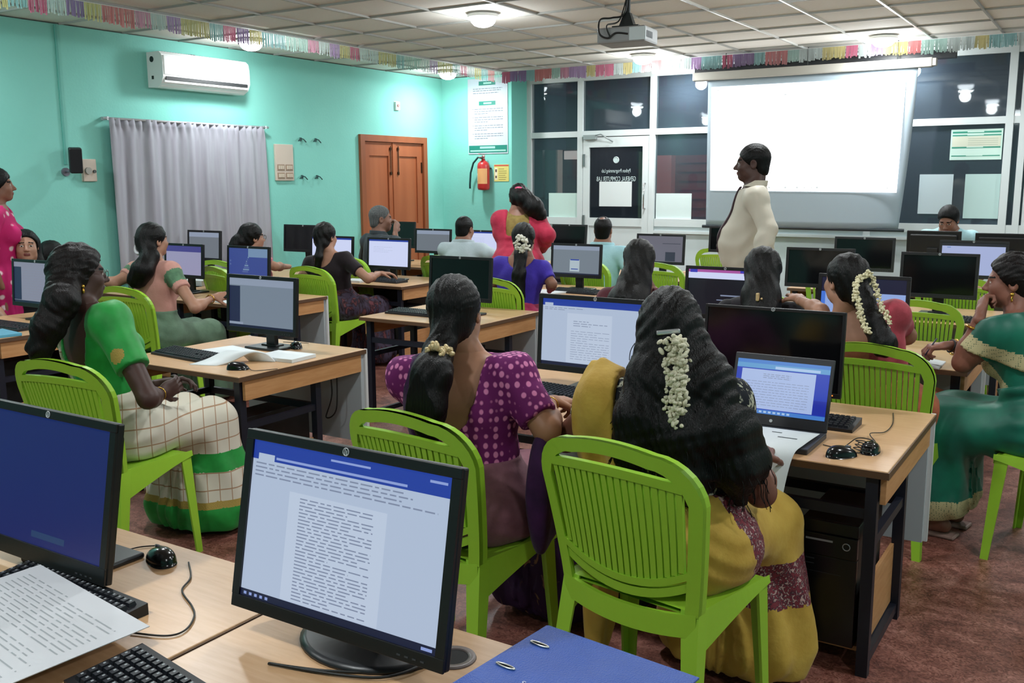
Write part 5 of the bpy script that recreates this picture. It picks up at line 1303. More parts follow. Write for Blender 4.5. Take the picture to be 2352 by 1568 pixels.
    def hand(s, k, fdir, palm, curl=(0.5, 0.6, 0.5), spread=0.0, thumb=0.5):
        """Fingers point along fdir, palm faces along palm. Returns the hand's capsules."""
        W = s.arm[k][2]; f = nrm(fdir); n = nrm(np.asarray(palm, float) - f * (np.asarray(palm, float) @ f)); a = np.cross(f, n) * (1 if k == -1 else -1)   # towards the thumb
        caps = []
        m = 1.08 if s.male else 0.98
        for i, (o, L) in enumerate(((0.028, 0.9), (0.0095, 1.0), (-0.0095, 0.93), (-0.027, 0.74))):
            b = W + f * 0.088 * m + a * o * m; d = nrm(f + a * (0.12 - 0.08 * i) * (0.6 + spread)); ang = 0
            caps.append((W + f * 0.02 + a * o * 0.6, b, 0.0125, 0.0105))
            for sgm, l, r0, r1 in ((0, 0.042, 0.0094, 0.0086), (1, 0.026, 0.0086, 0.0078), (2, 0.021, 0.0078, 0.0062)):
                ang += curl[sgm] * (1 + 0.12 * i); dd = d * math.cos(ang) + n * math.sin(ang); e = b + dd * l * L * m
                caps.append((b, e, r0, r1)); b = e
        b = W + f * 0.025 + a * 0.022; d = nrm(f * 0.65 + a * 0.75 + n * 0.25)
        for l, r0, r1, t in ((0.04, 0.014, 0.011, 0), (0.032, 0.0105, 0.0095, thumb), (0.026, 0.0095, 0.007, thumb * 1.4)):
            dd = nrm(d + (n * 0.6 + f * 0.6 - a * 0.4) * t); e = b + dd * l * m; caps.append((b, e, r0, r1)); b = e
        s.hands[k] = (caps, W, f, n, a)
    def handd(s, p, k):
        caps, W, f, n, a = s.hands[k]
        R = np.stack([a, f, n], 1)
        d = ell(p, W + f * 0.05, (0.041, 0.052, 0.0155), R)
        d = smin(d, cap(p, W - f * 0.03, W + f * 0.02, 0.023, 0.02), 0.02)
        for (u, v, r0, r1) in caps[:]: d = smin(d, cap(p, u, v, r0, r1), 0.0045)
        return d
    def box(s, pts, m): pts = np.array(pts); return pts.min(0) - m, pts.max(0) + m
    def build_body(s, skin, h=0.012, hh=0.006, ha=0.004, lips=None, brow=None, bald=None):
        pts = [s.pel, s.nb] + [x for k in (1, -1) for x in s.arm[k]] + [x for k in (1, -1) for x in s.leg[k]]
        lo, hi = s.box(pts, 0.2); lo[2] = max(lo[2], -0.01)
        parts = [nets(s.bodyd, lo, hi, h)]
        top = lambda p: smin(s.headd(p), np.maximum(s.neck(p), -((p - (s.nb + s.T[:, 2] * 0.01)) @ s.T[:, 2])), 0.02)
        parts.append(nets(top, s.hc - 0.16, s.hc + 0.15, hh))
        for k in s.hands:
            parts.append(nets(lambda p: s.handd(p, k), s.arm[k][2] - 0.2, s.arm[k][2] + 0.2, ha))
        lips = lips or skin; brow = brow or skin
        ew = mat('eye_white', (196, 190, 184), 0.3); ei = mat('eye_iris', (30, 20, 16), 0.15)
        def pick(c):
            q = s.hq(c); r = np.zeros(len(c), dtype=int)
            ax = np.abs(q[:, 0])
            fr = q[:, 1] > 0.06
            r[fr & (ax < 0.021) & (q[:, 2] < -0.052) & (q[:, 2] > -0.072) & (q[:, 1] > 0.085)] = 1
            r[fr & (ax > 0.014) & (ax < 0.05) & (np.abs(q[:, 2] - 0.0245 + 0.15 * np.maximum(0, ax - 0.035)) < 0.0042)] = 2
            e = fr & (((ax - 0.031) / 0.0135) ** 2 + ((q[:, 2] - 0.001) / 0.006) ** 2 < 1)
            r[e] = 3; r[e & (((ax - 0.031) ** 2 + (q[:, 2] - 0.001) ** 2) < 0.0058 ** 2)] = 4
            return r
        return mesh_from(parts, 'body', [skin, lips, brow, ew, ei], s.root, pick)
    def part(s, name, fn, lo, hi, h, mats, pick=None, label=None):
        o = mesh_from([nets(fn, lo, hi, h)], name, mats, s.root, pick)
        if o is not None and label: o['label'] = label
        return o
    # ---- clothing and hair
    def hair_cap(s, p, puff=0.0, line=0.03, nape=True, strands=0.0015):
        q = s.hq(p)
        d = ell(q, (0, -0.02, 0.03), (0.081 + puff, 0.1 + puff, 0.092 + puff))
        if nape: d = smin(d, ell(q, (0, -0.055, -0.045), (0.066 + puff * 0.6, 0.05 + puff * 0.6, 0.06)), 0.03)
        d = smax(d, 0.8 * q[:, 1] - 0.6 * q[:, 2] - line, 0.006)
        if strands:
            a = np.arctan2(q[:, 0], q[:, 2] + 0.02); d = d + strands * np.sin(a * 34 + 3 * np.sin(q[:, 1] * 40))
        return d * s.hs
    def skirt(s, p, k=0.1, fold=0.008, kn=0.09, hem=0.03, flare=0.14, freq=55, th=0.1):
        g = s.g; d = ell((p - s.pel) @ s.T, (0, -0.015, -0.01), (0.2 * g, 0.165 * g, 0.14))
        for i in (1, -1):
            h_, kn_, an, to = s.leg[i]
            d = smin(d, cap(p, h_ + V3(0, 0.02, 0.0), kn_, th * g, kn), k)
            d = smin(d, cap(p, kn_, V3(an[0] * 1.05, an[1] + 0.02, hem + 0.1), kn, flare), k)
        w = np.clip((s.pel[2] - 0.05 - p[:, 2]) * 6, 0, 1)
        ang = np.arctan2(p[:, 0], p[:, 1] - 0.3)
        d = d + fold * w * np.sin(ang * freq / 4 + 2.0 * np.sin(p[:, 2] * 7)) + fold * 0.5 * np.sin(p[:, 0] * 45 + p[:, 2] * 22 + p[:, 1] * 14)
        return np.maximum(s.unchair(p, d), hem - p[:, 2])
    def unchair(s, p, d):
        """Cloth and hips rest on the seat and lean on the backrest instead of passing through them."""
        if s.stand: return d
        q = p - V3(0, s.cy, 0)
        b = np.maximum(np.maximum(np.abs(q[:, 0]) - 0.255, q[:, 1] - 0.17), np.maximum(-0.4 - q[:, 1], q[:, 2] - 0.477))
        back = (q[:, 1] + 0.185 + 0.095 * np.clip((q[:, 2] - 0.46) / 0.48, 0, 1.2) ** 1.25)
        back = np.where(np.abs(q[:, 0]) < 0.25, np.where(q[:, 2] < 0.96, -back, -1), -1)
        return smax(smax(d, -b, 0.012), back, 0.012)
    def skirt_stand(s, p, fold=0.008, hem=0.05, flare=0.2):
        g = s.g
        d = smin(ell((p - s.pel) @ s.T, (0, -0.015, -0.01), (0.2 * g, 0.165 * g, 0.15)), cap(p, s.pel - V3(0, 0, 0.1), V3(0, 0.02, 0.12), 0.16 * g, flare), 0.08)
        d = d + fold * np.sin(np.arctan2(p[:, 0], p[:, 1]) * 16 + 1.5 * np.sin(p[:, 2] * 5))
        return np.maximum(d, hem - p[:, 2])
    def waist(s, p, top=0.2, fat=0.014, fold=0.004):
        q = s.tq(p); d = s.unchair(p, s.torso(p, fat)) + fold * np.sin(q[:, 2] * 95 + q[:, 0] * 12 + 4 * np.sin(q[:, 0] * 9 + q[:, 1] * 7))
        return np.maximum(np.maximum(d, (q[:, 2] - top - 0.1 * q[:, 0] * 0) * s.S), -(q[:, 2] + 0.2) * s.S)
    def blouse(s, p, fat=0.008, hem=0.19, sleeve=0.55, back=(0.085, 0.10), front=0.07, sfat=0.012):
        """Short blouse: sleeve = share of the upper arm, back = (half width, depth) of the back neckline."""
        q = s.tq(p)
        d = smin(s.torso(p, fat), s.neck(p, fat * 0.6), 0.03)
        for k in (1, -1):
            S0, E, W = s.arm[k]; ax = nrm(E - S0); L = np.linalg.norm(E - S0)
            a = np.maximum(s.armd(p, k, sfat, 1), (p - S0) @ ax - L * sleeve)
            d = smin(d, a, 0.03)
        d = np.maximum(d, (hem - q[:, 2]) * s.S)
        w, dp = back                                           # back opening
        cut = np.sqrt((q[:, 0] / w) ** 2 + (np.maximum(0, 0.515 - q[:, 2]) / dp) ** 2) - 1
        d = np.where(q[:, 1] < 0.01, np.maximum(d, -cut * min(w, dp)), d)
        cut = np.sqrt((q[:, 0] / 0.08) ** 2 + (np.maximum(0, 0.515 - q[:, 2]) / max(front, 0.01)) ** 2) - 1
        d = np.where(q[:, 1] >= 0.01, np.maximum(d, -cut * 0.07), d)
        return np.maximum(d, (q[:, 2] - 0.505) * s.S)
    def tbox(s, m=0.12):
        pts = [s.pel - V3(0, 0, 0.1), s.nb] + [x for k in (1, -1) for x in s.arm[k][:2]]
        return s.box(pts, m + 0.06)
    def lbox(s):
        pts = [s.pel] + [x for k in (1, -1) for x in s.leg[k]]
        lo, hi = s.box(pts, 0.28); lo[2] = 0.0; return lo, hi

# ---- cloth, hair and skin materials
def skin(n, rgb): return mat('skin_' + n, rgb, 0.5, spec=0.35, noise=0.08, nscale=14, rgb2=tuple(int(c * 0.93) for c in rgb))
def hairm(n='black', rgb=(4, 4, 4), r=0.46):
    key = 'hair_' + n
    if key in MATS: return MATS[key]
    m = mat(key, rgb, r, spec=0.22)
    nt = m.node_tree; b = nt.nodes['Principled BSDF']
    tc = nt.nodes.new('ShaderNodeTexCoord'); mp = nt.nodes.new('ShaderNodeMapping'); mp.inputs['Scale'].default_value = (230, 230, 11)
    no = nt.nodes.new('ShaderNodeTexNoise'); no.inputs['Scale'].default_value = 1.0; no.inputs['Detail'].default_value = 2; no.inputs['Distortion'].default_value = 0.6
    bp = nt.nodes.new('ShaderNodeBump'); bp.inputs['Strength'].default_value = 0.75; bp.inputs['Distance'].default_value = 0.004
    nt.links.new(tc.outputs['Object'], mp.inputs[0]); nt.links.new(mp.outputs[0], no.inputs[0]); nt.links.new(no.outputs['Fac'], bp.inputs['Height']); nt.links.new(bp.outputs[0], b.inputs['Normal'])
    rp = nt.nodes.new('ShaderNodeValToRGB'); rp.color_ramp.elements[0].position = 0.4; rp.color_ramp.elements[1].position = 0.75
    rp.color_ramp.elements[0].color = lin(rgb); rp.color_ramp.elements[1].color = lin(tuple(min(255, int(c * 1.5) + 3) for c in rgb))
    nt.links.new(no.outputs['Fac'], rp.inputs[0]); nt.links.new(rp.outputs[0], b.inputs['Base Color'])
    return m
def cloth(n, rgb, rgb2=None, scale=14, rough=0.75, bump=0.15): return mat('cloth_' + n, rgb, rough, spec=0.25, noise=0.2, nscale=scale, rgb2=rgb2 or tuple(int(c * 0.8) for c in rgb), bump=bump, bscale=70, sheen=0.1)
def pattern(n, base, spot, scale=(60, 60, 60), size=0.32, kind='dots', base2=None):
    """Printed cloth: dots, blotches or a check, in object space."""
    key = 'print_' + n
    if key in MATS: return MATS[key]
    m = mat(key, base, 0.75, spec=0.25); nt = m.node_tree; b = nt.nodes['Principled BSDF']
    tc = nt.nodes.new('ShaderNodeTexCoord'); mp = nt.nodes.new('ShaderNodeMapping'); mp.inputs['Scale'].default_value = scale
    nt.links.new(tc.outputs['Object'], mp.inputs[0])
    rp = nt.nodes.new('ShaderNodeValToRGB'); e = rp.color_ramp.elements
    if kind == 'dots':
        v = nt.nodes.new('ShaderNodeTexVoronoi'); v.inputs['Scale'].default_value = 1.0; v.inputs['Randomness'].default_value = 0.25
        nt.links.new(mp.outputs[0], v.inputs['Vector']); src = v.outputs['Distance']
        e[0].position = size; e[0].color = lin(spot); e[1].position = size + 0.12; e[1].color = lin(base)
    elif kind == 'blotch':
        v = nt.nodes.new('ShaderNodeTexNoise'); v.inputs['Scale'].default_value = 1.0; v.inputs['Detail'].default_value = 3; v.inputs['Distortion'].default_value = 1.5
        nt.links.new(mp.outputs[0], v.inputs['Vector']); src = v.outputs['Fac']
        e[0].position = size; e[0].color = lin(base); e[1].position = size + 0.06; e[1].color = lin(spot)
        if base2: k = e.new(max(0.01, size - 0.1)); k.color = lin(base2)
    elif kind == 'check':
        sp = nt.nodes.new('ShaderNodeSeparateXYZ'); nt.links.new(mp.outputs[0], sp.inputs[0])
        src = None
        ad = nt.nodes.new('ShaderNodeMath'); ad.operation = 'ADD'; nt.links.new(sp.outputs[0], ad.inputs[0]); nt.links.new(sp.outputs[1], ad.inputs[1])
        outs = []
        for o in (ad.outputs[0], sp.outputs[2]):
            fr = nt.nodes.new('ShaderNodeMath'); fr.operation = 'FRACT'; nt.links.new(o, fr.inputs[0])
            lt = nt.nodes.new('ShaderNodeMath'); lt.operation = 'LESS_THAN'; lt.inputs[1].default_value = size; nt.links.new(fr.outputs[0], lt.inputs[0]); outs.append(lt.outputs[0])
        mx = nt.nodes.new('ShaderNodeMath'); mx.operation = 'MAXIMUM'; nt.links.new(outs[0], mx.inputs[0]); nt.links.new(outs[1], mx.inputs[1]); src = mx.outputs[0]
        e[0].position = 0.4; e[0].color = lin(base); e[1].position = 0.6; e[1].color = lin(spot)
    nt.links.new(src, rp.inputs[0]); nt.links.new(rp.outputs[0], b.inputs['Base Color'])
    return m
def blossoms(s, name, pts, m, r=0.008, per=1, spread=0.012, seed=1, label=None):
    """Small white buds strung along points (local coords): one garland part."""
    rr = random.Random(seed); b = MB(); P = loop([tuple(p) for p in pts], per)
    for p in P:
        for _ in range(3):
            c = Vector(p) + Vector((rr.gauss(0, spread), rr.gauss(0, spread), rr.gauss(0, spread)))
            k = r * rr.uniform(0.7, 1.2); M = Matrix.Translation(c) @ Euler((rr.uniform(0, 6), rr.uniform(0, 6), 0)).to_matrix().to_4x4()
            b.sphere((0, 0, 0), (k * 0.7, k * 0.7, k * 1.25), 7, 5, M=M)
    o = b.build(name, m, s.root)
    if label: o['label'] = label
    return o
def ring(s, name, c, axis, r, tube, m, n=24):
    a = nrm(axis); x = nrm(np.cross(a, (0.3, 0.2, 1.0))); y = np.cross(a, x)
    b = MB(); b.tube([tuple(np.asarray(c) + r * (x * math.cos(t) + y * math.sin(t))) for t in np.linspace(0, 2 * PI, n + 1)[:-1]], tube, n=6, closed=True)
    return b.build(name, m, s.root)
# ================================================================ THE PEOPLE
hb = hairm(); gold = mat('gold', (206, 160, 70), 0.25, metal=0.9); jas = mat('jasmine', (216, 212, 186), 0.7); silver = mat('silver_clip', (206, 208, 210), 0.25, metal=0.6)
lipm = mat('lips', (122, 66, 62), 0.45)
FAST = 1.0
# ---- 1: purple dotted blouse
p = Person('woman in a magenta blouse with pink dots and a mauve saree, seen from behind', (1052, 712), origin=(-1.81, 2.59), yaw=-6, tyaw=10, hyaw=18, girth=1.26, shw=1.12, hroll=-4, chair='lime chair under the woman in the magenta dotted blouse', cy=-0.02,
           rw=None, armg=1.1)
def setarm(p, k, px, py, d, pole):
    """Reach wrist k to a photo pixel at distance d."""
    w = p.loc_of(at(px, py, d)); S0 = p.sh[k]
    L1, L2 = 0.275 * p.S ** 0.5 * (1.08 if p.male else 1), 0.235 * p.S ** 0.5 * (1.08 if p.male else 1)
    v = w - S0; dd = np.linalg.norm(v)
    if dd > (L1 + L2) * 0.995: w = S0 + v / dd * (L1 + L2) * 0.995; v = w - S0; dd = np.linalg.norm(v)
    a = (L1 * L1 - L2 * L2 + dd * dd) / (2 * dd); h_ = math.sqrt(max(0, L1 * L1 - a * a)); e = v / dd; pl = np.asarray(pole, float); pl = nrm(pl - e * (pl @ e))
    p.arm[k] = (S0, S0 + e * a + pl * h_, w)
p.arm[1] = (p.sh[1], p.loc_of(at(1256, 985, 3.08)), p.loc_of(at(1262, 922, 3.3))); setarm(p, -1, 1010, 905, 3.95, (-1, -0.3, -0.8))
p.hand(1, (0.25, 0.95, -0.1), (-0.1, -0.1, -1), (0.7, 0.8, 0.6))
sk = skin('tan', (158, 112, 86))
p.build_body(sk, 0.009, 0.005, 0.0035)
lo, hi = p.tbox()
p.part('blouse', lambda x: p.blouse(x, 0.01, hem=0.13, sleeve=0.8, back=(0.12, 0.26), sfat=0.016) + 0.0015 * np.sin(x[:, 0] * 70 + x[:, 2] * 60), lo, hi, 0.007, pattern('purple', (104, 26, 92), (214, 128, 176), (42, 42, 34), 0.3))
def saree1(x):
    q = p.tq(x); d = smin(p.skirt(x, fold=0.006), p.waist(x, 0.16, 0.02), 0.03)
    sh = np.maximum(np.maximum(p.torso(x, 0.024), np.abs(q[:, 0] + 0.155) - 0.022), -(q[:, 2] - 0.1))
    return smin(d, sh, 0.01)
lo2, hi2 = p.lbox(); lo3 = np.minimum(lo, lo2); hi3 = np.maximum(hi, hi2)
p.part('saree', saree1, lo3, hi3, 0.011, [cloth('mauve', (136, 92, 104), (112, 70, 82), 9), cloth('violet_border', (64, 24, 74), (44, 16, 56), 12), pattern('violet_gold', (48, 22, 58), (130, 96, 70), (14, 14, 10), 0.62, 'blotch')],
       pick=lambda c: np.where(c[:, 2] < 0.4, 2, np.where((p.tq(c)[:, 2] > 0.17) & (p.tq(c)[:, 0] < -0.1), 1, 0)))
FC = p.loc_of(at(1246, 1135, 3.1))
def fall1(x):  # saree end hanging by the right hip
    return ell(x, FC, (0.05, 0.075, 0.2)) + 0.006 * np.sin(x[:, 1] * 70 + x[:, 0] * 40)
p.part('saree_end', fall1, p.pel + V3(-0.0, -0.2, -0.4), p.pel + V3(0.5, 0.4, 0.35), 0.01, MATS['cloth_violet_border'])
pony = [p.hw((0.0, -0.085, -0.03)), p.loc_of(at(1008, 805, 3.100)), p.loc_of(at(992, 860, 3.020)), p.loc_of(at(978, 940, 3.000)), p.loc_of(at(985, 1010, 3.040))]
def hair1(x):
    d = smin(p.hair_cap(x, 0.008), chain(x, pony, [0.05, 0.045, 0.062, 0.062, 0.03], 0.03), 0.03)
    return d + 0.002 * np.sin(x[:, 0] * 180 + 6 * np.sin(x[:, 2] * 14))
p.part('hair', hair1, p.hc - V3(0.25, 0.3, 0.55), p.hc + V3(0.2, 0.2, 0.2), 0.006, hb)
blossoms(p, 'scrunchie', [p.loc_of(at(985, 800, 3.030)), p.loc_of(at(1008, 804, 3.010)), p.loc_of(at(1034, 808, 3.050))], mat('scrunchie_gold', (206, 186, 140), 0.4, metal=0.3), 0.012, 4, 0.008, 3, 'cream gold beaded hair band')
ring(p, 'bangle', p.arm[1][2] * 0.85 + p.arm[1][1] * 0.15, p.arm[1][2] - p.arm[1][1], 0.031, 0.0022, gold)

# ---- 2: yellow saree, long loose hair
p2 = Person('woman with long loose black hair, jasmine and a mustard yellow saree, seen from behind', (1548, 752), origin=(-1.085, 2.62), yaw=-9, tyaw=8, hyaw=20, girth=1.24, armg=1.1, shw=1.18, chair='lime chair nearest the camera, under the long-haired woman in yellow', cy=-0.02)
setarm(p2, 1, 1800, 1080, 2.98, (0.8, -0.8, -0.6)); setarm(p2, -1, 1420, 965, 3.3, (-1, -0.3, -0.8))
p2.sh[1] = p2.sh[1] - p2.T[:, 0] * 0.03
p2.arm[1] = (p2.sh[1], p2.loc_of(at(1748, 1130, 2.9)), p2.loc_of(at(1745, 1050, 3.13)))
p2.hand(1, (-0.3, 0.9, 0.1), (-0.3, 0, -1), (0.5, 0.6, 0.4))
sk2 = skin('brown', (118, 76, 62))
p2.build_body(sk2, 0.009, 0.006, 0.004)
lo, hi = p2.tbox()
p2.part('blouse', lambda x: p2.blouse(x, 0.009, hem=0.13, sleeve=0.45, back=(0.12, 0.18), sfat=0.014), lo, hi, 0.008, pattern('black_white', (22, 26, 34), (186, 186, 164), (38, 38, 30), 0.54, 'blotch'))
def saree2(x):
    q = p2.tq(x); d = smin(p2.skirt(x, fold=0.009, kn=0.1, flare=0.19), p2.waist(x, 0.17, 0.03, 0.006), 0.04)
    sh = np.maximum(np.maximum(smin(p2.torso(x, 0.02), p2.armd(x, -1, 0.02, 1), 0.06), np.abs(q[:, 0] + 0.22) - 0.075), -(q[:, 2] + 0.02))
    fall = ell(x, p2.pel + V3(-0.275, 0.0, -0.02), (0.04, 0.1, 0.52)) + 0.008 * np.sin(x[:, 1] * 60)
    return np.maximum(smin(smin(d, sh, 0.02), fall, 0.09), 0.03 - x[:, 2])
lo2, hi2 = p2.lbox(); lo3 = np.minimum(lo, lo2) - 0.1; hi3 = np.maximum(hi, hi2)
lo3[2] = 0
flor = pattern('floral', (42, 34, 46), (186, 156, 150), (70, 70, 70), 0.55, 'blotch', (120, 50, 60))
p2.part('saree', saree2, lo3, hi3, 0.011, [cloth('mustard', (198, 164, 74), (176, 140, 54), 8), flor],
        pick=lambda c: np.where((c[:, 0] > 0.06) & (np.abs((c[:, 1] - 0.07) * 1.0 + (c[:, 2] - 0.55) * 0.25 - 0.02) < 0.07) & (c[:, 2] > 0.36), 1, np.where((c[:, 0] > 0.04) & (np.abs(c[:, 2] - 0.36) < 0.075) & (c[:, 1] > 0.1), 1, 0)))
H2 = [[p2.hw((0, -0.07, 0.0)), at(1545, 880, 2.780), at(1560, 1000, 2.760), at(1575, 1100, 2.760), at(1590, 1160, 2.780)],
      [p2.hw((-0.04, -0.05, 0.0)), at(1490, 870, 2.800), at(1465, 960, 2.780), at(1450, 1040, 2.780), at(1455, 1085, 2.790)],
      [p2.hw((0.05, -0.05, 0.0)), at(1620, 880, 2.780), at(1655, 990, 2.750), at(1690, 1080, 2.760), at(1700, 1150, 2.780)],
      [p2.hw((0.05, -0.04, -0.02)), at(1630, 860, 2.820), at(1700, 980, 2.790), at(1735, 1060, 2.800), at(1745, 1105, 2.820)]]
H2 = [[c[0]] + [p2.loc_of(a) for a in c[1:]] for c in H2]
def hair2(x):
    d = p2.hair_cap(x, 0.01)
    for i, c in enumerate(H2): d = smin(d, chain(x, c, [[0.06, 0.075, 0.085, 0.07, 0.02], [0.045, 0.06, 0.065, 0.05, 0.015], [0.045, 0.07, 0.07, 0.06, 0.02], [0.04, 0.05, 0.05, 0.04, 0.012]][i], 0.04), 0.045)
    return d + 0.0022 * np.sin(x[:, 0] * 190 + 9 * np.sin(x[:, 2] * 13 + x[:, 0] * 8)) + 0.0022 * np.sin(x[:, 0] * 90 + 5 * np.sin(x[:, 2] * 24)) * np.sin(x[:, 2] * 60 + x[:, 0] * 40)
p2.part('hair', hair2, p2.hc - V3(0.35, 0.4, 0.75), p2.hc + V3(0.4, 0.2, 0.2), 0.0065, hb)
# flyaway curls at the ends
rr = random.Random(8); b = MB()
for i in range(260):
    c = H2[i % 4]; k = rr.choice((1, 2, 2, 3, 3, 4)); u = rr.random(); a0 = Vector(c[k - 1]).lerp(Vector(c[k]), u)
    w = [0.06, 0.075, 0.085, 0.07, 0.02][k] * [1, .75, .85, .65][i % 4]
    th = rr.uniform(PI * 0.8, PI * 2.2); a = a0 + Vector((math.cos(th) * w * 1.08, math.sin(th) * w, 0))
    pts = [a]; dx = math.cos(th) * 0.006; ph = rr.uniform(0, 6)
    for j in range(rr.choice((3, 4, 5))): pts.append(pts[-1] + Vector((dx + 0.006 * math.sin(j * 1.9 + ph), math.sin(th) * 0.004, -0.018)))
    b.tube(loop([tuple(q) for q in pts], 3), 0.0014, n=4)
b.build('stray_curls', hb, p2.root)
J2 = [p2.loc_of(at(1553, y, z)) for y, z in ((790, 2.705), (840, 2.70), (890, 2.69), (940, 2.685), (978, 2.69))]
Jl = [q + V3(-0.02, 0, 0) for q in J2[:-1]]; Jr = [q + V3(0.02, 0, 0) for q in J2[:-1]]
blossoms(p2, 'jasmine_garland', Jl + J2[::-1] + Jr, jas, 0.0085, 12, 0.009, 5, 'white jasmine string hanging down the hair')
b = MB(); c = Vector(p2.loc_of(at(1535, 762, 2.745))); b.box(-0.034, 0.034, -0.006, 0.006, -0.007, 0.007, bev=0.004, M=Matrix.Translation(c) @ Matrix.Rotation(0.5, 4, 'Z') @ Matrix.Rotation(-0.12, 4, 'Y')); b.build('hair_clip', silver, p2.root)

# ---- 3: bright green blouse, cream checked saree
p3 = Person('woman in a bright green blouse and cream checked saree, hair loose, seated', (162, 628), origin=(-3.65, 2.56), yaw=6, tyaw=-4, hyaw=-22, hpitch=-4, girth=1.08, chair='lime chair under the woman in the bright green blouse', cy=-0.03, armg=1.15)
p3.arm[1] = (p3.sh[1], p3.loc_of(at(340, 915, 3.950)), p3.loc_of(at(366, 905, 4.150)))
p3.arm[-1] = (p3.sh[-1], p3.pel + V3(-0.26, 0.12, 0.1), p3.loc_of(at(372, 880, 4.270)))
p3.hand(1, (0.15, 0.9, 0.25), (-0.9, 0.2, 0), (0.45, 0.5, 0.4)); p3.hand(-1, (0.6, 0.7, 0.1), (0.2, -0.4, -1), (0.4, 0.5, 0.4))
sk3 = skin('dark', (74, 50, 44))
p3.build_body(sk3, 0.01, 0.005, 0.004, lips=mat('lips_dark', (70, 40, 40), 0.45), brow=hb)
lo, hi = p3.tbox()
grn = mat('cloth_bright_green', (30, 152, 62), 0.55, noise=0.1, nscale=14, rgb2=(22, 132, 50), spec=0.4, sheen=0.1)
gcl = mat('gold_embroidery', (172, 146, 66), 0.5, bump=0.5, bscale=300)
def pick3(c):
    S0, E, W = p3.arm[1]; ax = nrm(E - S0); t = (c - S0) @ ax; L = np.linalg.norm(E - S0)
    mot = np.linalg.norm(c - (S0 + ax * L * 0.46 + p3.Mout), axis=1) < 0.036
    return np.where(mot | ((t > L * 0.75) & (c[:, 0] > 0)), 1, 0)
p3.Mout = p3.Rw.T @ nrm(V3(0.3, -0.9, 0.15)) * 0.055
p3.part('blouse', lambda x: p3.blouse(x, 0.01, hem=0.15, sleeve=0.62, back=(0.12, 0.26), sfat=0.02), lo, hi, 0.008, [grn, gcl], pick3)
chk = pattern('cream_check', (206, 200, 184), (164, 132, 104), (13, 13, 13), 0.07, 'check')
def saree3(x):
    q = p3.tq(x); d = smin(p3.skirt(x, fold=0.007, kn=0.1, flare=0.2, freq=46), p3.waist(x, 0.16, 0.02, 0.006), 0.04)
    sh = np.maximum(np.maximum(p3.torso(x, 0.022), np.abs(q[:, 0] + 0.15) - 0.04), -(q[:, 2] - 0.1))
    return smin(d, sh, 0.01)
lo2, hi2 = p3.lbox(); lo3 = np.minimum(lo, lo2); hi3 = np.maximum(hi, hi2)
p3.part('saree', saree3, lo3, hi3, 0.011, [chk, grn, gcl], pick=lambda c: np.where((c[:, 2] < 0.15) | ((np.abs(c[:, 2] - 0.36) < 0.045) & (c[:, 1] < 0.62) & (c[:, 0] > 0.05)), 1, np.where(np.abs(c[:, 2] - 0.165) < 0.018, 2, 0)))
H3 = [p3.hw((0, -0.06, 0.0)), p3.loc_of(at(142, 690, 3.98)), p3.loc_of(at(112, 750, 3.96)), p3.loc_of(at(92, 800, 3.96)), p3.loc_of(at(98, 842, 3.97))]
def hair3(x):
    d = smin(p3.hair_cap(x, 0.012, line=0.022), chain(x, H3, [0.075, 0.065, 0.062, 0.045, 0.015], 0.04), 0.04)
    return d + 0.004 * np.sin(x[:, 0] * 90 + 8 * np.sin(x[:, 2] * 17)) * np.sin(x[:, 1] * 80 + x[:, 2] * 30)
p3.part('hair', hair3, p3.hc - V3(0.35, 0.4, 0.6), p3.hc + V3(0.2, 0.2, 0.2), 0.0075, hairm('brown_black', (15, 11, 11)))
e = p3.hw((0.086, -0.01, -0.05)); b = MB(); b.sphere(tuple(e), 0.009, 8, 6); b.sphere(tuple(e - V3(0, 0, 0.02)), (0.007, 0.007, 0.012), 8, 6); b.build('earring', gold, p3.root)
b = MB(); b.tube([tuple(p3.hw((0.08, -0.01, 0.02))), tuple(p3.hw((0.077, 0.05, 0.018))), tuple(p3.hw((0.06, 0.098, 0.012)))], 0.0013, n=5)
for k in (1, -1): b.tube([tuple(p3.hw((k * 0.031 + 0.024 * math.cos(t), 0.1, 0.0 + 0.018 * math.sin(t)))) for t in np.linspace(0, 2 * PI, 17)[:-1]], 0.0013, n=5, closed=True)
b.build('glasses', mat('glasses_frame', (90, 84, 80), 0.3, metal=0.6), p3.root)
ring(p3, 'bangle', p3.arm[1][2] * 0.9 + p3.arm[1][1] * 0.1, p3.arm[1][2] - p3.arm[1][1], 0.031, 0.0025, gold)

# ---- 4: teal saree, chin on hand, in profile
p4 = Person('woman in a teal saree with cream border, chin on her hand', at(2322, 645, 4.28), yaw=80, tyaw=64, hyaw=94, hpitch=-5, lean=0.33, girth=1.18, chair='lime chair under the woman in the teal saree', cy=-0.02, armg=1.15)
p4.arm[-1] = (p4.sh[-1], p4.loc_of(at(2212, 832, 4.28)), p4.loc_of(at(2252, 722, 4.22)))
p4.arm[1] = (p4.sh[1], p4.loc_of(at(2250, 815, 4.75)), p4.loc_of(at(2180, 793, 4.72)))
f_ = p4.loc_of(at(2305, 690, 4.2)) - p4.arm[-1][2]
p4.hand(-1, p4.Rw.T @ nrm(_r2 * 0.25 + _u2 * 0.55 + _f * 0.3), p4.Rw.T @ (_r2 * 1.0 - _u2 * 0.3), (0.9, 1.1, 0.7), thumb=0.1)
p4.hand(1, p4.Rw.T @ nrm(-_r2 * 1.0 - _u2 * 0.1 + _f * 0.1), p4.Rw.T @ V3(0, 0.1, -1), (0.7, 0.9, 0.6))
sk4 = skin('warm_brown', (136, 88, 72))
p4.build_body(sk4, 0.009, 0.0038, 0.0035, lips=lipm, brow=hb)
lo, hi = p4.tbox()
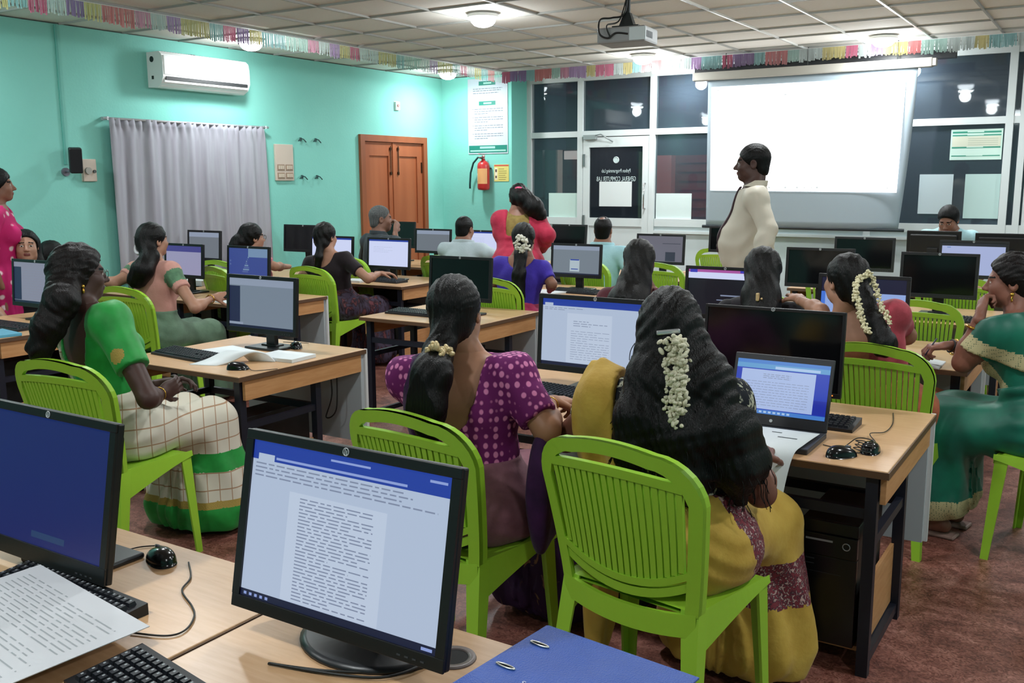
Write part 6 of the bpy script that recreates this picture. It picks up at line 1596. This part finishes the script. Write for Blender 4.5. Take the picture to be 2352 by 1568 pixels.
tealc = mat('cloth_teal', (6, 112, 88), 0.5, noise=0.12, nscale=7, rgb2=(4, 88, 72), spec=0.4, sheen=0.1)
crm = pattern('cream_border', (190, 180, 138), (92, 108, 84), (110, 110, 110), 0.22, 'dots')
p4.part('blouse', lambda x: p4.blouse(x, 0.01, hem=0.15, sleeve=0.6, back=(0.09, 0.16), sfat=0.016), lo, hi, 0.008, [tealc, crm], lambda c: np.where(((c - p4.sh[-1]) @ nrm(p4.arm[-1][1] - p4.arm[-1][0]) > 0.135) & (c[:, 0] < 0), 1, 0))
def band4(x):
    q = p4.tq(x); u = q[:, 2] - 0.8 * q[:, 1] - 0.30
    return np.maximum(np.maximum(smin(smin(p4.torso(x, 0.026), p4.neck(x, 0.015), 0.04), p4.armd(x, -1, 0.026, 1), 0.05), -u * 0.7), np.maximum(q[:, 0] - 0.06, (q[:, 2] - 0.5) * 0.9))
def saree4(x):
    d = smin(p4.skirt(x, fold=0.007, kn=0.115, flare=0.15, hem=0.1), p4.waist(x, 0.2, 0.022, 0.006), 0.04)
    return np.maximum(smin(d, band4(x), 0.015), 0.1 - x[:, 2])
lo2, hi2 = p4.lbox(); lo3 = np.minimum(lo, lo2); hi3 = np.maximum(hi, hi2)
def pick4(c):
    q = p4.tq(c); u = q[:, 2] - 0.8 * q[:, 1] - 0.30
    return np.where(((q[:, 2] > 0.14) & (u < 0.085) & (u > -0.03) & (q[:, 0] < 0.06)) | ((c[:, 2] < 0.2) & (c[:, 0] < 0.12)), 1, 0)
p4.part('saree', saree4, lo3, hi3, 0.0095, [tealc, crm], pick4)
def hair4(x):
    d = smin(p4.hair_cap(x, 0.01, line=0.02), ell(x, p4.hw((0, -0.125, -0.035)), (0.06, 0.055, 0.06)), 0.03)
    return d + 0.002 * np.sin(x[:, 0] * 120 + x[:, 2] * 90)
p4.part('hair', hair4, p4.hc - 0.3, p4.hc + 0.25, 0.006, hairm('brown_black', (15, 11, 11)))
e = p4.hw((-0.086, -0.006, -0.052)); b = MB(); b.sphere(tuple(e), 0.01, 8, 6); b.tube([tuple(e + V3(0.008 * math.cos(t), 0, -0.02 + 0.012 * math.sin(t))) for t in np.linspace(0, 2 * PI, 13)[:-1]], 0.003, n=5, closed=True); b.build('earring', gold, p4.root)
for k, t0 in ((-1, 0.55), (1, 0.35)):
    A, E, W = p4.arm[k]
    ring(p4, 'bangle', W * (1 - t0 * 0.5) + E * t0 * 0.5, W - E, 0.037, 0.006, gold)
A, E, W = p4.arm[1]; ring(p4, 'bangle', W * 0.94 + E * 0.06, W - E, 0.031, 0.004, mat('bangle_black', (24, 16, 18), 0.4))
b = MB(); b.tube([tuple(p4.arm[1][2] + p4.Rw.T @ (_r2 * -0.06 + _u2 * 0.035)), tuple(p4.arm[1][2] + p4.Rw.T @ (_r2 * -0.12 - _u2 * 0.05))], 0.004, n=6); b.build('pen', mat('pen_dark', (40, 40, 60), 0.4), p4.root)
for k in (1, -1):
    an, to = p4.leg[k][2], p4.leg[k][3]
    b = MB(); b.box(-0.045, 0.045, -0.1, 0.16, 0.0, 0.018, bev=0.008, M=Matrix.Translation((an[0], an[1] + 0.01, 0.001))); b.tube([(an[0] - 0.045, an[1] + 0.06, 0.015), (an[0], an[1] + 0.075, 0.07), (an[0] + 0.045, an[1] + 0.06, 0.015)], 0.006, n=6); b.build('sandal', mat('sandal_pink', (150, 120, 112), 0.6), p4.root)

# ---------------------------------------------------------------- the rows further off: same recipe, each with its own look
def woman(label, head, skn, bm_, sm_, hairfn, chair=None, h=0.012, hh=0.007, bl={}, sar=None, arms=None, lipc=None, hand=None, pallu=True, hmat=None, border=None, **kw):
    q_ = Person(label, head, chair=chair, **kw)
    if arms:
        for k, a in arms.items():
            if len(a) == 2: q_.arm[k] = (q_.sh[k], q_.loc_of(at(*a[0])), q_.loc_of(at(*a[1])))
            else: setarm(q_, k, a[0], a[1], a[2], a[3])
    if hand:
        for k, a in hand.items(): q_.hand(k, *a)
    q_.build_body(skn, h, hh, 0.0055, lips=lipc or lipm, brow=hb)
    lo, hi = q_.tbox()
    if bm_: q_.part('blouse', lambda x: q_.blouse(x, 0.01, **bl), lo, hi, max(0.009, h * 0.85), bm_)
    if sm_:
        def fn(x):
            q = q_.tq(x); d = smin(q_.skirt(x) if not q_.stand else q_.skirt_stand(x), q_.waist(x, 0.17, 0.018), 0.04)
            if pallu:
                sh = np.maximum(np.maximum(q_.torso(x, 0.022), np.abs(q[:, 0] + 0.13) - 0.06), -(q[:, 2] + 0.0)); d = smin(d, sh, 0.012)
            return d
        lo2, hi2 = q_.lbox(); q_.part('saree', fn, np.minimum(lo, lo2), np.maximum(hi, hi2), max(0.012, h), sm_, border)
    fn2 = hairfn(q_)
    q_.part('hair', fn2, q_.hc - V3(0.28, 0.32, 0.5), q_.hc + V3(0.28, 0.22, 0.2), 0.008, hmat or hb)
    return q_
def tail(pts, rad, puff=0.008, k=0.03, **kw):
    """Hair cap plus a tail or bun through (photo px, py, distance) points or head-space points."""
    def make(q):
        P = [q.hw((0, -0.08, -0.01))] + [q.hw(a) if abs(a[0]) < 2 else q.loc_of(at(*a)) for a in pts]
        return lambda x: smin(q.hair_cap(x, puff, **kw), chain(x, P, rad, 0.025), k) + 0.002 * np.sin(x[:, 0] * 140 + x[:, 1] * 60 + 5 * np.sin(x[:, 2] * 16))
    return make
med = skin('medium', (168, 124, 102)); brn = skin('mid_brown', (142, 100, 82)); fair = skin('fair_brown', (182, 138, 116))

p5 = woman('woman in a pink blouse with green sleeve bands and pale green saree, before the curtain', (350, 550), med, [cloth('salmon', (200, 150, 138), (186, 134, 122), 8), cloth('sage', (92, 132, 100), None, 20)], [cloth('sage_saree', (104, 132, 108), (84, 108, 88), 7), cloth('salmon_border', (186, 128, 126), None, 10)],
   tail([(345, 590, 6.750), (328, 620, 6.680), (315, 640, 6.700)], [0.06, 0.06, 0.075, 0.07, 0.03]), chair='lime chair under the woman in the pale green saree', h=0.011, origin=(-5.82, 4.39), yaw=4, tyaw=6, hyaw=-4, girth=1.12, bl=dict(hem=0.12, sleeve=0.5, back=(0.09, 0.1)),
   arms={1: ((448, 707, 6.650), (490, 683, 6.850)), -1: ((262, 650, 6.800), (236, 645, 6.850))}, hand={1: ((0.6, 0.8, 0.1), (-0.7, 0, -0.6), (0.5, 0.6, 0.5))})
for o in p5.root.children:
    if o.name.startswith('blouse'):
        cs = np.array([f.center for f in o.data.polygons]); ix = np.zeros(len(cs), int)
        for k in (1, -1):
            S0, E, W = p5.arm[k]; ax = nrm(E - S0); t = (cs - S0) @ ax; ix[(t > np.linalg.norm(E - S0) * 0.08) & (np.linalg.norm(cs - S0 - t[:, None] * ax, axis=1) < 0.072) & (t < np.linalg.norm(E - S0) * 0.38)] = 1
        o.data.polygons.foreach_set('material_index', ix.astype(np.int32))
b = MB(); c = Vector(p5.hw((0, -0.125, 0.02))); b.box(-0.035, 0.035, -0.005, 0.005, -0.008, 0.008, bev=0.004, M=Matrix.Translation(c) @ Matrix.Rotation(0.3, 4, 'Y')); b.build('hair_clip', mat('clip_grey', (110, 104, 100), 0.4), p5.root)
ring(p5, 'scrunchie', p5.hw((0, -0.115, -0.05)), (0, 1, -0.3), 0.04, 0.012, mat('scrunchie_white', (196, 196, 200), 0.7))
ring(p5, 'bangle', p5.arm[1][2] * 0.85 + p5.arm[1][1] * 0.15, p5.arm[1][2] - p5.arm[1][1], 0.03, 0.004, gold)
b = MB(); b.box(-0.035, 0.035, -0.07, 0.07, -0.004, 0.004, bev=0.002, M=Matrix.Translation(tuple(p5.arm[1][2] + V3(0.05, 0.1, 0.03))) @ Matrix.Rotation(0.5, 4, 'X')); o = b.build('mobile_phone', mat('phone_black', (14, 14, 18), 0.2)); o.matrix_world = p5.root.matrix_world
o.location = tuple(p5.loc); o.rotation_euler = (0, 0, p5.yaw); tag(o, 'black mobile phone in the pale green saree woman\'s hand', 'phone')

p6 = woman('person almost hidden behind the bright green blouse woman\'s head, dark hair', at(122, 588, 7.75), brn, cloth('brick', (146, 60, 66), None, 12), cloth('brick_saree', (150, 66, 72), None, 12), tail([(0, -0.12, -0.1), (0, -0.13, -0.25)], [0.06, 0.05, 0.045, 0.03]), chair='lime chair hidden behind the bright green blouse woman', h=0.015, hh=0.009, yaw=-20, hyaw=10, lean=0.05, girth=1.05)
p7 = woman('young woman in black looking back at the camera, at the left edge', at(60, 565, 7.1), fair, cloth('black_kurta', (22, 20, 24), None, 14), cloth('black_kurta_skirt', (24, 20, 26), None, 14), lambda q: (lambda x: smin(q.hair_cap(x, 0.006, line=0.014), smin(chain(x, [q.hw((-0.05, -0.05, 0.02)), q.hw((-0.07, -0.03, -0.12)), q.hw((-0.08, -0.02, -0.24))], [0.05, 0.04, 0.03]), chain(x, [q.hw((0.05, -0.05, 0.02)), q.hw((0.07, -0.03, -0.12)), q.hw((0.08, -0.02, -0.24))], [0.05, 0.04, 0.03]), 0.03), 0.03)),
   chair='lime chair under the young woman looking back at the camera', h=0.013, hh=0.0045, yaw=250, tyaw=232, hyaw=240, hpitch=3, lean=0.02, girth=0.95, bl=dict(hem=-0.1, sleeve=0.95, front=0.05, back=(0.06, 0.03)), pallu=False)
p8 = woman('standing woman in a pink dotted kurta cut by the left edge', at(-4, 425, 7.0), brn, None, None, tail([(0, -0.11, -0.1), (0, -0.12, -0.3)], [0.06, 0.05, 0.045, 0.03]), h=0.013, hh=0.006, stand=True, yaw=-40, hyaw=-33, lean=0.02)
kp = pattern('pink_dots', (190, 34, 104), (226, 200, 206), (12, 12, 12), 0.16, 'dots')
lo, hi = p8.tbox(); p8.part('kurta', lambda x: np.maximum(smin(smin(p8.blouse(x, 0.014, hem=-0.2, sleeve=0.9, back=(0.07, 0.03), front=0.06), p8.skirt_stand(x, hem=0.5, flare=0.22), 0.05), 9, 0.001), 0.5 - x[:, 2]), np.minimum(lo, p8.pel - V3(0.4, 0.4, 0.5)), hi, 0.012, kp)
lo2, hi2 = p8.lbox(); p8.part('trousers', lambda x: np.maximum(np.minimum(p8.legd(x, 1, 0.02), p8.legd(x, -1, 0.02)), np.maximum(0.08 - x[:, 2], x[:, 2] - 0.7)), lo2, hi2, 0.014, cloth('plum_trousers', (110, 24, 66), None, 12))
p9 = woman('woman with a hair bun and glasses in a pink blouse, in profile before the curtain', at(580, 545, 8.35), med, cloth('rose_blouse', (206, 120, 132), None, 10), cloth('rose_saree', (196, 90, 110), None, 10), tail([(0, -0.13, -0.03), (0.0, -0.16, -0.06), (-0.02, -0.17, -0.12)], [0.05, 0.058, 0.05, 0.02]), chair='lime chair under the woman with the hair bun and glasses', h=0.013, yaw=-14, tyaw=2, hyaw=-18, lean=0.12, girth=1.08, bl=dict(hem=0.12, sleeve=0.6, back=(0.09, 0.1)), arms={1: ((632, 612, 8.3), (665, 612, 8.6))})
b = MB(); b.tube([tuple(p9.hw((0.08, -0.01, 0.02))), tuple(p9.hw((0.077, 0.05, 0.018))), tuple(p9.hw((0.06, 0.1, 0.012)))], 0.002, n=5)
for k in (1, -1): b.tube([tuple(p9.hw((k * 0.031 + 0.024 * math.cos(t), 0.102, 0.018 * math.sin(t)))) for t in np.linspace(0, 2 * PI, 13)[:-1]], 0.0018, n=5, closed=True)
b.build('glasses', MATS['glasses_frame'], p9.root)
b = MB(); c = p9.hw((0.0, -0.11, 0.06)); b.sphere(tuple(c), (0.02, 0.012, 0.016), 8, 6); b.build('hair_clip', silver, p9.root)
p10 = woman('woman in a dark maroon blouse with a low ponytail, reaching to her keyboard', (746, 542), med, cloth('maroon_black', (32, 20, 26), (22, 14, 20), 8), pattern('maroon_print', (38, 24, 30), (104, 60, 66), (16, 16, 9), 0.56, 'blotch', (70, 60, 78)), tail([(738, 560, 8.20), (732, 590, 8.17), (730, 615, 8.19)], [0.05, 0.035, 0.032, 0.028, 0.012]), chair='lime chair under the woman in the dark maroon blouse', h=0.011, origin=(-5.75, 6.2), yaw=-6, tyaw=14, hyaw=4, girth=1.16, bl=dict(hem=0.1, sleeve=0.62, back=(0.1, 0.12)), pallu=False,
   arms={1: ((845, 640, 8.15), (872, 628, 8.50)), -1: ((690, 640, 8.3), (730, 632, 8.85))}, hand={1: ((0.7, 0.7, 0), (0, 0, -1), (0.3, 0.4, 0.3))})
p11 = woman('woman in a violet blouse and magenta saree with a white flower cluster in her ponytail', (1212, 548), brn, cloth('violet_blouse', (66, 48, 168), (54, 38, 146), 8), cloth('magenta_saree', (176, 52, 96), (146, 36, 76), 8), tail([(1196, 585, 7.200), (1192, 630, 7.170), (1190, 680, 7.180)], [0.05, 0.045, 0.05, 0.055, 0.03]), chair='lime chair under the woman in the violet blouse', h=0.011, origin=(-3.88, 6.16), yaw=-6, tyaw=16, hyaw=20, girth=1.12, bl=dict(hem=0.12, sleeve=0.72, back=(0.1, 0.1)), pallu=False,
   arms={1: ((1268, 652, 7.220), (1262, 668, 7.470)), -1: ((1130, 650, 7.420), (1160, 660, 7.720))})
blossoms(p11, 'flower_cluster', [p11.loc_of(at(x, y, 7.150)) for x, y in ((1184, 566), (1192, 545), (1205, 555), (1204, 572), (1192, 575))], mat('jasmine_white', (222, 220, 206), 0.7), 0.014, 6, 0.012, 4, 'white flower cluster')
p12 = woman('woman with long straight loose dark hair in the third row, back to the camera', at(1468, 600, 5.35), brn, cloth('wine', (96, 40, 50), None, 12), cloth('wine_saree', (104, 44, 56), None, 12), tail([(1458, 650, 5.25), (1445, 700, 5.2), (1440, 750, 5.22)], [0.075, 0.09, 0.12, 0.125, 0.08]), chair='lime chair under the woman with long straight loose hair', h=0.012, yaw=0, tyaw=20, hyaw=24, lean=0.12, girth=1.0)
p13 = woman('woman with rounded black hair held by a small gold clip, back to the camera', at(1752, 625, 4.98), brn, cloth('dark_top', (26, 24, 30), None, 12), cloth('dark_saree', (30, 26, 34), None, 12), tail([(1748, 680, 4.86), (1748, 720, 4.82)], [0.08, 0.095, 0.1, 0.06], puff=0.016), chair='lime chair under the woman with the gold clip low in her hair', h=0.012, yaw=0, tyaw=10, hyaw=16, lean=0.1, girth=1.0)
b = MB(); c = Vector(p13.loc_of(at(1744, 682, 4.74))); b.box(-0.016, 0.0, -0.01, 0.01, -0.02, 0.02, bev=0.004, M=Matrix.Translation(c)); b.sphere(tuple(c + Vector((0.012, 0, -0.008))), 0.006, 8, 6); b.build('hair_clip', mat('clip_gold', (214, 186, 140), 0.35, metal=0.4), p13.root)
p14 = woman('woman in orange and rose with a braid edged by long white flower strings', (1935, 640), med, [cloth('orange_blouse', (192, 112, 84), None, 10), cloth('rose_sleeve', (188, 74, 88), None, 10)], cloth('orange_saree', (190, 104, 70), None, 10), tail([(1985, 690, 4.270), (2005, 740, 4.210), (2030, 790, 4.170)], [0.06, 0.045, 0.045, 0.06, 0.05]), chair='lime chair under the woman with the braid and flower strings', h=0.01, hh=0.006, origin=(-0.86, 4.6), yaw=-6, tyaw=22, hyaw=50, girth=1.1, bl=dict(hem=0.12, sleeve=0.6, back=(0.11, 0.14)), pallu=False,
   arms={-1: ((1885, 715, 4.480), (1835, 688, 4.730)), 1: ((2085, 770, 4.520), (2060, 780, 4.530))}, hand={-1: ((-0.5, 0.8, 0.1), (0, 0, -1), (0.1, 0.15, 0.1))})
for o in p14.root.children:
    if o.name.startswith('blouse'):
        cs = np.array([f.center for f in o.data.polygons]); S0, E, W = p14.arm[1]; ix = ((cs[:, 0] > p14.sh[1][0] - 0.05)).astype(np.int32); o.data.polygons.foreach_set('material_index', ix)
blossoms(p14, 'flower_string', [p14.loc_of(at(x, y, d)) for x, y, d in ((1998, 628, 4.230), (1972, 642, 4.210), (1965, 668, 4.170), (1972, 700, 4.150), (1980, 730, 4.130), (1992, 762, 4.100))], mat('jasmine_cream', (214, 206, 170), 0.7), 0.009, 9, 0.006, 6, 'left cream flower string')
blossoms(p14, 'flower_string', [p14.loc_of(at(x, y, d)) for x, y, d in ((1998, 628, 4.230), (2008, 650, 4.230), (2018, 685, 4.210), (2030, 715, 4.190), (2042, 745, 4.170))], MATS['jasmine_cream'], 0.008, 9, 0.006, 7, 'right cream flower string')
p15 = woman('standing woman in a red saree with a gold blouse back, leaning over a desk', at(1192, 455, 8.55), brn, cloth('gold_blouse', (136, 116, 62), (116, 96, 48), 20), None, tail([(1205, 455, 8.42), (1225, 475, 8.4), (1238, 492, 8.42)], [0.06, 0.075, 0.085, 0.07, 0.03]), h=0.012, stand=True, yaw=25, tyaw=28, hyaw=30, hpitch=-20, lean=0.3, girth=1.12, bl=dict(hem=0.2, sleeve=0.3, back=(0.08, 0.06)), arms={-1: ((1150, 535, 8.5), (1165, 565, 8.9)), 1: ((1258, 540, 8.4), (1240, 575, 8.8))})
redc = cloth('red_saree', (184, 46, 74), (150, 30, 56), 8)
def red15(x):
    q = p15.tq(x); d = smin(p15.skirt_stand(x), p15.waist(x, 0.25, 0.02), 0.05)
    for k in (1, -1):
        S0, E, W = p15.arm[k]; d = smin(d, np.maximum(p15.armd(x, k, 0.03, 2), (x - W) @ nrm(W - E) + 0.06), 0.04)
    sh = np.maximum(np.maximum(p15.torso(x, 0.03), np.abs(np.abs(q[:, 0]) - 0.16) - 0.06), -(q[:, 2])); return smin(d, sh, 0.03)
lo, hi = p15.tbox(0.2); lo2, hi2 = p15.lbox(); p15.part('saree', red15, np.minimum(lo, lo2), np.maximum(hi, hi2), 0.013, redc)
b = MB(); b.sphere(tuple(p15.hw((0.0, -0.12, 0.05))), (0.035, 0.012, 0.016), 8, 6); b.build('hair_clip', mat('clip_pink', (196, 70, 110), 0.4), p15.root)
p16 = woman('woman in light blue at the front looking down at her desk', at(2178, 505, 8.7), brn, cloth('sky_dupatta', (176, 214, 220), (156, 196, 204), 9), cloth('sky_skirt', (170, 208, 214), None, 9), lambda q: (lambda x: smin(q.hair_cap(x, 0.01, line=0.02), chain(x, [q.hw((0, -0.08, 0)), q.hw((0.04, -0.07, -0.12)), q.hw((0.08, -0.04, -0.18))], [0.06, 0.05, 0.03]), 0.03)), chair='lime chair under the woman in light blue at the front', h=0.013, hh=0.0055, yaw=185, hyaw=172, hpitch=-28, lean=0.25, girth=1.1, nk=0.1, bl=dict(hem=-0.1, sleeve=0.95, front=0.08, back=(0.06, 0.03), sfat=0.02), pallu=False)

# ---------------------------------------------------------------- the men
def man(label, head, skn, shirt, trs, hair, chair=None, h=0.012, hh=0.006, arms=None, hand=None, sleeve=1.75, collar=True, hm=None, **kw):
    q_ = Person(label, head, chair=chair, male=True, **kw)
    if arms:
        for k, a in arms.items(): q_.arm[k] = (q_.sh[k], q_.loc_of(at(*a[0])), q_.loc_of(at(*a[1])))
    if hand:
        for k, a in hand.items(): q_.hand(k, *a)
    q_.build_body(skn, h, hh, 0.0055, lips=lipm if skn is not sk3 else MATS['lips_dark'], brow=hb)
    def sfn(x):
        q = q_.tq(x); d = smin(q_.torso(x, 0.016), q_.neck(x, 0.01), 0.03)
        for k in (1, -1):
            S0, E, W = q_.arm[k]; a = q_.armd(x, k, 0.018); a = np.maximum(a, (x - W) @ nrm(W - E) + 0.03) if sleeve > 1 else np.maximum(q_.armd(x, k, 0.018, 1), (x - S0) @ nrm(E - S0) - np.linalg.norm(E - S0) * sleeve)
            d = smin(d, a, 0.03)
        d = d + 0.004 * np.sin(q[:, 2] * 60 + q[:, 0] * 25 + 4 * np.sin(q[:, 1] * 14)) * np.clip((0.36 - q[:, 2]) * 5, 0.15, 1)
        d = q_.unchair(x, d)
        return np.maximum(np.maximum(d, (q[:, 2] - 0.507 + 0.3 * np.maximum(0, q[:, 1])) * q_.S), -(q[:, 2] + 0.02) * q_.S)
    lo, hi = q_.box([q_.pel, q_.nb] + [z for k in (1, -1) for z in q_.arm[k]], 0.2)
    q_.part('shirt', sfn, lo, hi, max(0.009, h * 0.8), shirt)
    lo2, hi2 = q_.lbox()
    def tfn(x):
        d = np.minimum(q_.legd(x, 1, 0.018), q_.legd(x, -1, 0.018)); d = smin(d, np.maximum(q_.torso(x, 0.01), q_.tq(x)[:, 2] - 0.03), 0.03)
        return np.maximum(q_.unchair(x, d), 0.06 - x[:, 2])
    q_.part('trousers', tfn, lo2, hi2, 0.014, trs)
    for k in (1, -1):
        an, to = q_.leg[k][2], q_.leg[k][3]
        q_.part('shoe', lambda x: np.maximum(smin(cap(x, an - V3(0, 0.03, 0.04), to, 0.045, 0.036), ell(x, an - V3(0, 0, 0.02), (0.045, 0.06, 0.05)), 0.02), 0.004 - x[:, 2]), np.minimum(an, to) - 0.1, np.maximum(an, to) + 0.1, 0.012, mat('shoe_black', (16, 14, 14), 0.3))
    if collar:
        q_.part('collar', lambda x: np.maximum(np.maximum(q_.neck(x, 0.018), -q_.neck(x, 0.007)), np.maximum((q_.tq(x)[:, 2] - 0.535 + 0.5 * np.maximum(0, q_.tq(x)[:, 1])) * q_.S, -(q_.tq(x)[:, 2] - 0.5) * q_.S)), q_.nb - 0.16, q_.nb + 0.16, 0.006, shirt)
    q_.part('hair', hair(q_), q_.hc - 0.2, q_.hc + 0.2, 0.0065, hm or hb)
    return q_
def short(puff=0.0, line=0.03, bald=None):
    def make(q):
        def fn(x):
            d = q.hair_cap(x, puff - 0.002, line=line, strands=0.001); hq = q.hq(x)
            d = np.maximum(d, (-0.085 - hq[:, 2])); side = np.maximum(np.abs(hq[:, 0]) - 0.05, hq[:, 1] + 0.0); d = np.where((hq[:, 2] < -0.03) & (hq[:, 1] > -0.03), np.maximum(d, (-0.03 - hq[:, 2])), d)
            if bald: d = smax(d, -ell(hq, bald, (0.05, 0.055, 0.05)), 0.01)
            return d
        return fn
    return make
trd = cloth('trousers_charcoal', (34, 36, 42), None, 14)
pi = man('instructor standing in a cream shirt and dark tie, facing left before the screen', at(1727, 374, 6.15), skin('deep', (84, 60, 54)), mat('cloth_cream_shirt', (206, 198, 182), 0.6, noise=0.06, nscale=6, sheen=0.1), trd, short(0.004, 0.03), h=0.009, hh=0.0045, stand=True, yaw=108, tyaw=114, hyaw=107, hpitch=-3, lean=-0.02, girth=0.9, belly=0.075, shw=0.95,
   arms={-1: ((1764, 526, 5.92), (1738, 610, 5.88)), 1: ((1720, 526, 6.4), (1700, 610, 6.35))}, hand={-1: ((0.1, 0.3, -0.95), (0.6, 0.2, 0), (0.3, 0.4, 0.3))}, scale=1.15)
def tie(x):
    q = pi.tq(x); d = np.maximum(pi.torso(x, 0.026), -pi.torso(x, 0.012)); w = 0.016 + 0.05 * np.clip(0.5 - q[:, 2], 0, 0.5)
    return np.maximum(np.maximum(d, np.abs(q[:, 0]) - w), np.maximum(np.maximum(-q[:, 1] + 0.02, (0.13 - q[:, 2])), q[:, 2] - 0.5))
lo, hi = pi.tbox(); pi.part('necktie', tie, lo, hi, 0.006, cloth('tie_dark', (74, 56, 62), None, 30))
b = MB(); 
pi.part('belt', lambda x: np.maximum(np.maximum(pi.torso(x, 0.022), -pi.torso(x, 0.01)), np.abs(pi.tq(x)[:, 2] + 0.0) - 0.02), lo, hi, 0.009, mat('belt_black', (18, 16, 16), 0.3))
p17 = man('elderly grey-haired man in a dark shirt, hand at his chin', at(876, 502, 9.3), skin('weathered', (134, 96, 80)), cloth('slate_shirt', (50, 60, 66), None, 12), trd, short(0.002, 0.015), chair='lime chair under the elderly man by the wooden door', yaw=-14, tyaw=-20, hyaw=-42, hpitch=-4, lean=0.1, hm=hairm('grey', (70, 72, 72), 0.6), arms={1: ((912, 575, 9.0), (908, 532, 9.15)), -1: ((838, 590, 9.6), (880, 590, 9.7))}, hand={1: ((-0.3, 0.5, 0.8), (-0.9, 0, 0.2), (0.6, 0.7, 0.5))}, hs=1.05)
b = MB(); b.sphere(tuple(p17.hw((0, 0.098, -0.047))), (0.026, 0.01, 0.006), 8, 6); b.build('moustache', MATS['hair_grey'], p17.root)
p18 = man('man in a pale grey shirt seen from behind, before the white screen', at(1068, 525, 9.5), brn, cloth('pale_shirt', (176, 190, 196), (164, 178, 184), 7), trd, short(0.004, 0.02), chair='lime chair under the man in the pale grey shirt', yaw=-10, tyaw=16, hyaw=2, hpitch=-8, lean=0.2, girth=1.05, arms={1: ((1122, 582, 9.4), (1140, 592, 9.75)), -1: ((1020, 590, 9.7), (1060, 590, 9.9))})
p19 = man('man in a light blue shirt seen from behind, hair thinning at the crown', at(1386, 527, 8.9), brn, cloth('ice_blue_shirt', (164, 204, 212), (150, 190, 200), 7), trd, short(0.004, 0.02, bald=(0.0, -0.06, 0.145)), chair='lime chair under the man in the light blue shirt', yaw=-6, tyaw=4, hyaw=14, lean=0.1)
for c_ in CH: place_chair(c_[0], c_[1], math.radians(c_[2]), c_[3]).scale = (1.14, 1.08, 1.08)
# ================================================================ CAMERA, WORLD, VIEW
cam = bpy.data.cameras.new('camera'); cam.sensor_width = 36.0; cam.lens = 36.0 * 2200.9 / 2352; cam.clip_start = 0.02
co = bpy.data.objects.new('camera', cam); C.objects.link(co)
yaw, pitch, roll = 0.565620, 0.166410, -0.005090
f = Vector((-math.sin(yaw) * math.cos(pitch), math.cos(yaw) * math.cos(pitch), -math.sin(pitch)))
r = Vector((math.cos(yaw), math.sin(yaw), 0)); u = r.cross(f)
r2 = r * math.cos(roll) + u * math.sin(roll); u2 = -r * math.sin(roll) + u * math.cos(roll)
m = Matrix((( r2.x, u2.x, -f.x, 0), (r2.y, u2.y, -f.y, 0), (r2.z, u2.z, -f.z, CAMH), (0, 0, 0, 1)))
co.matrix_world = m
bpy.context.scene.camera = co
w = bpy.data.worlds.new('world'); bpy.context.scene.world = w; w.use_nodes = True
w.node_tree.nodes['Background'].inputs[0].default_value = (0.05, 0.06, 0.08, 1); w.node_tree.nodes['Background'].inputs[1].default_value = 0.3
vs_ = bpy.context.scene.view_settings
vs_.view_transform = 'Standard'; vs_.look = 'None'; vs_.gamma = 1.0; vs_.exposure = 0.0; vs_.use_curve_mapping = False
bpy.context.scene.cycles.use_denoising = True
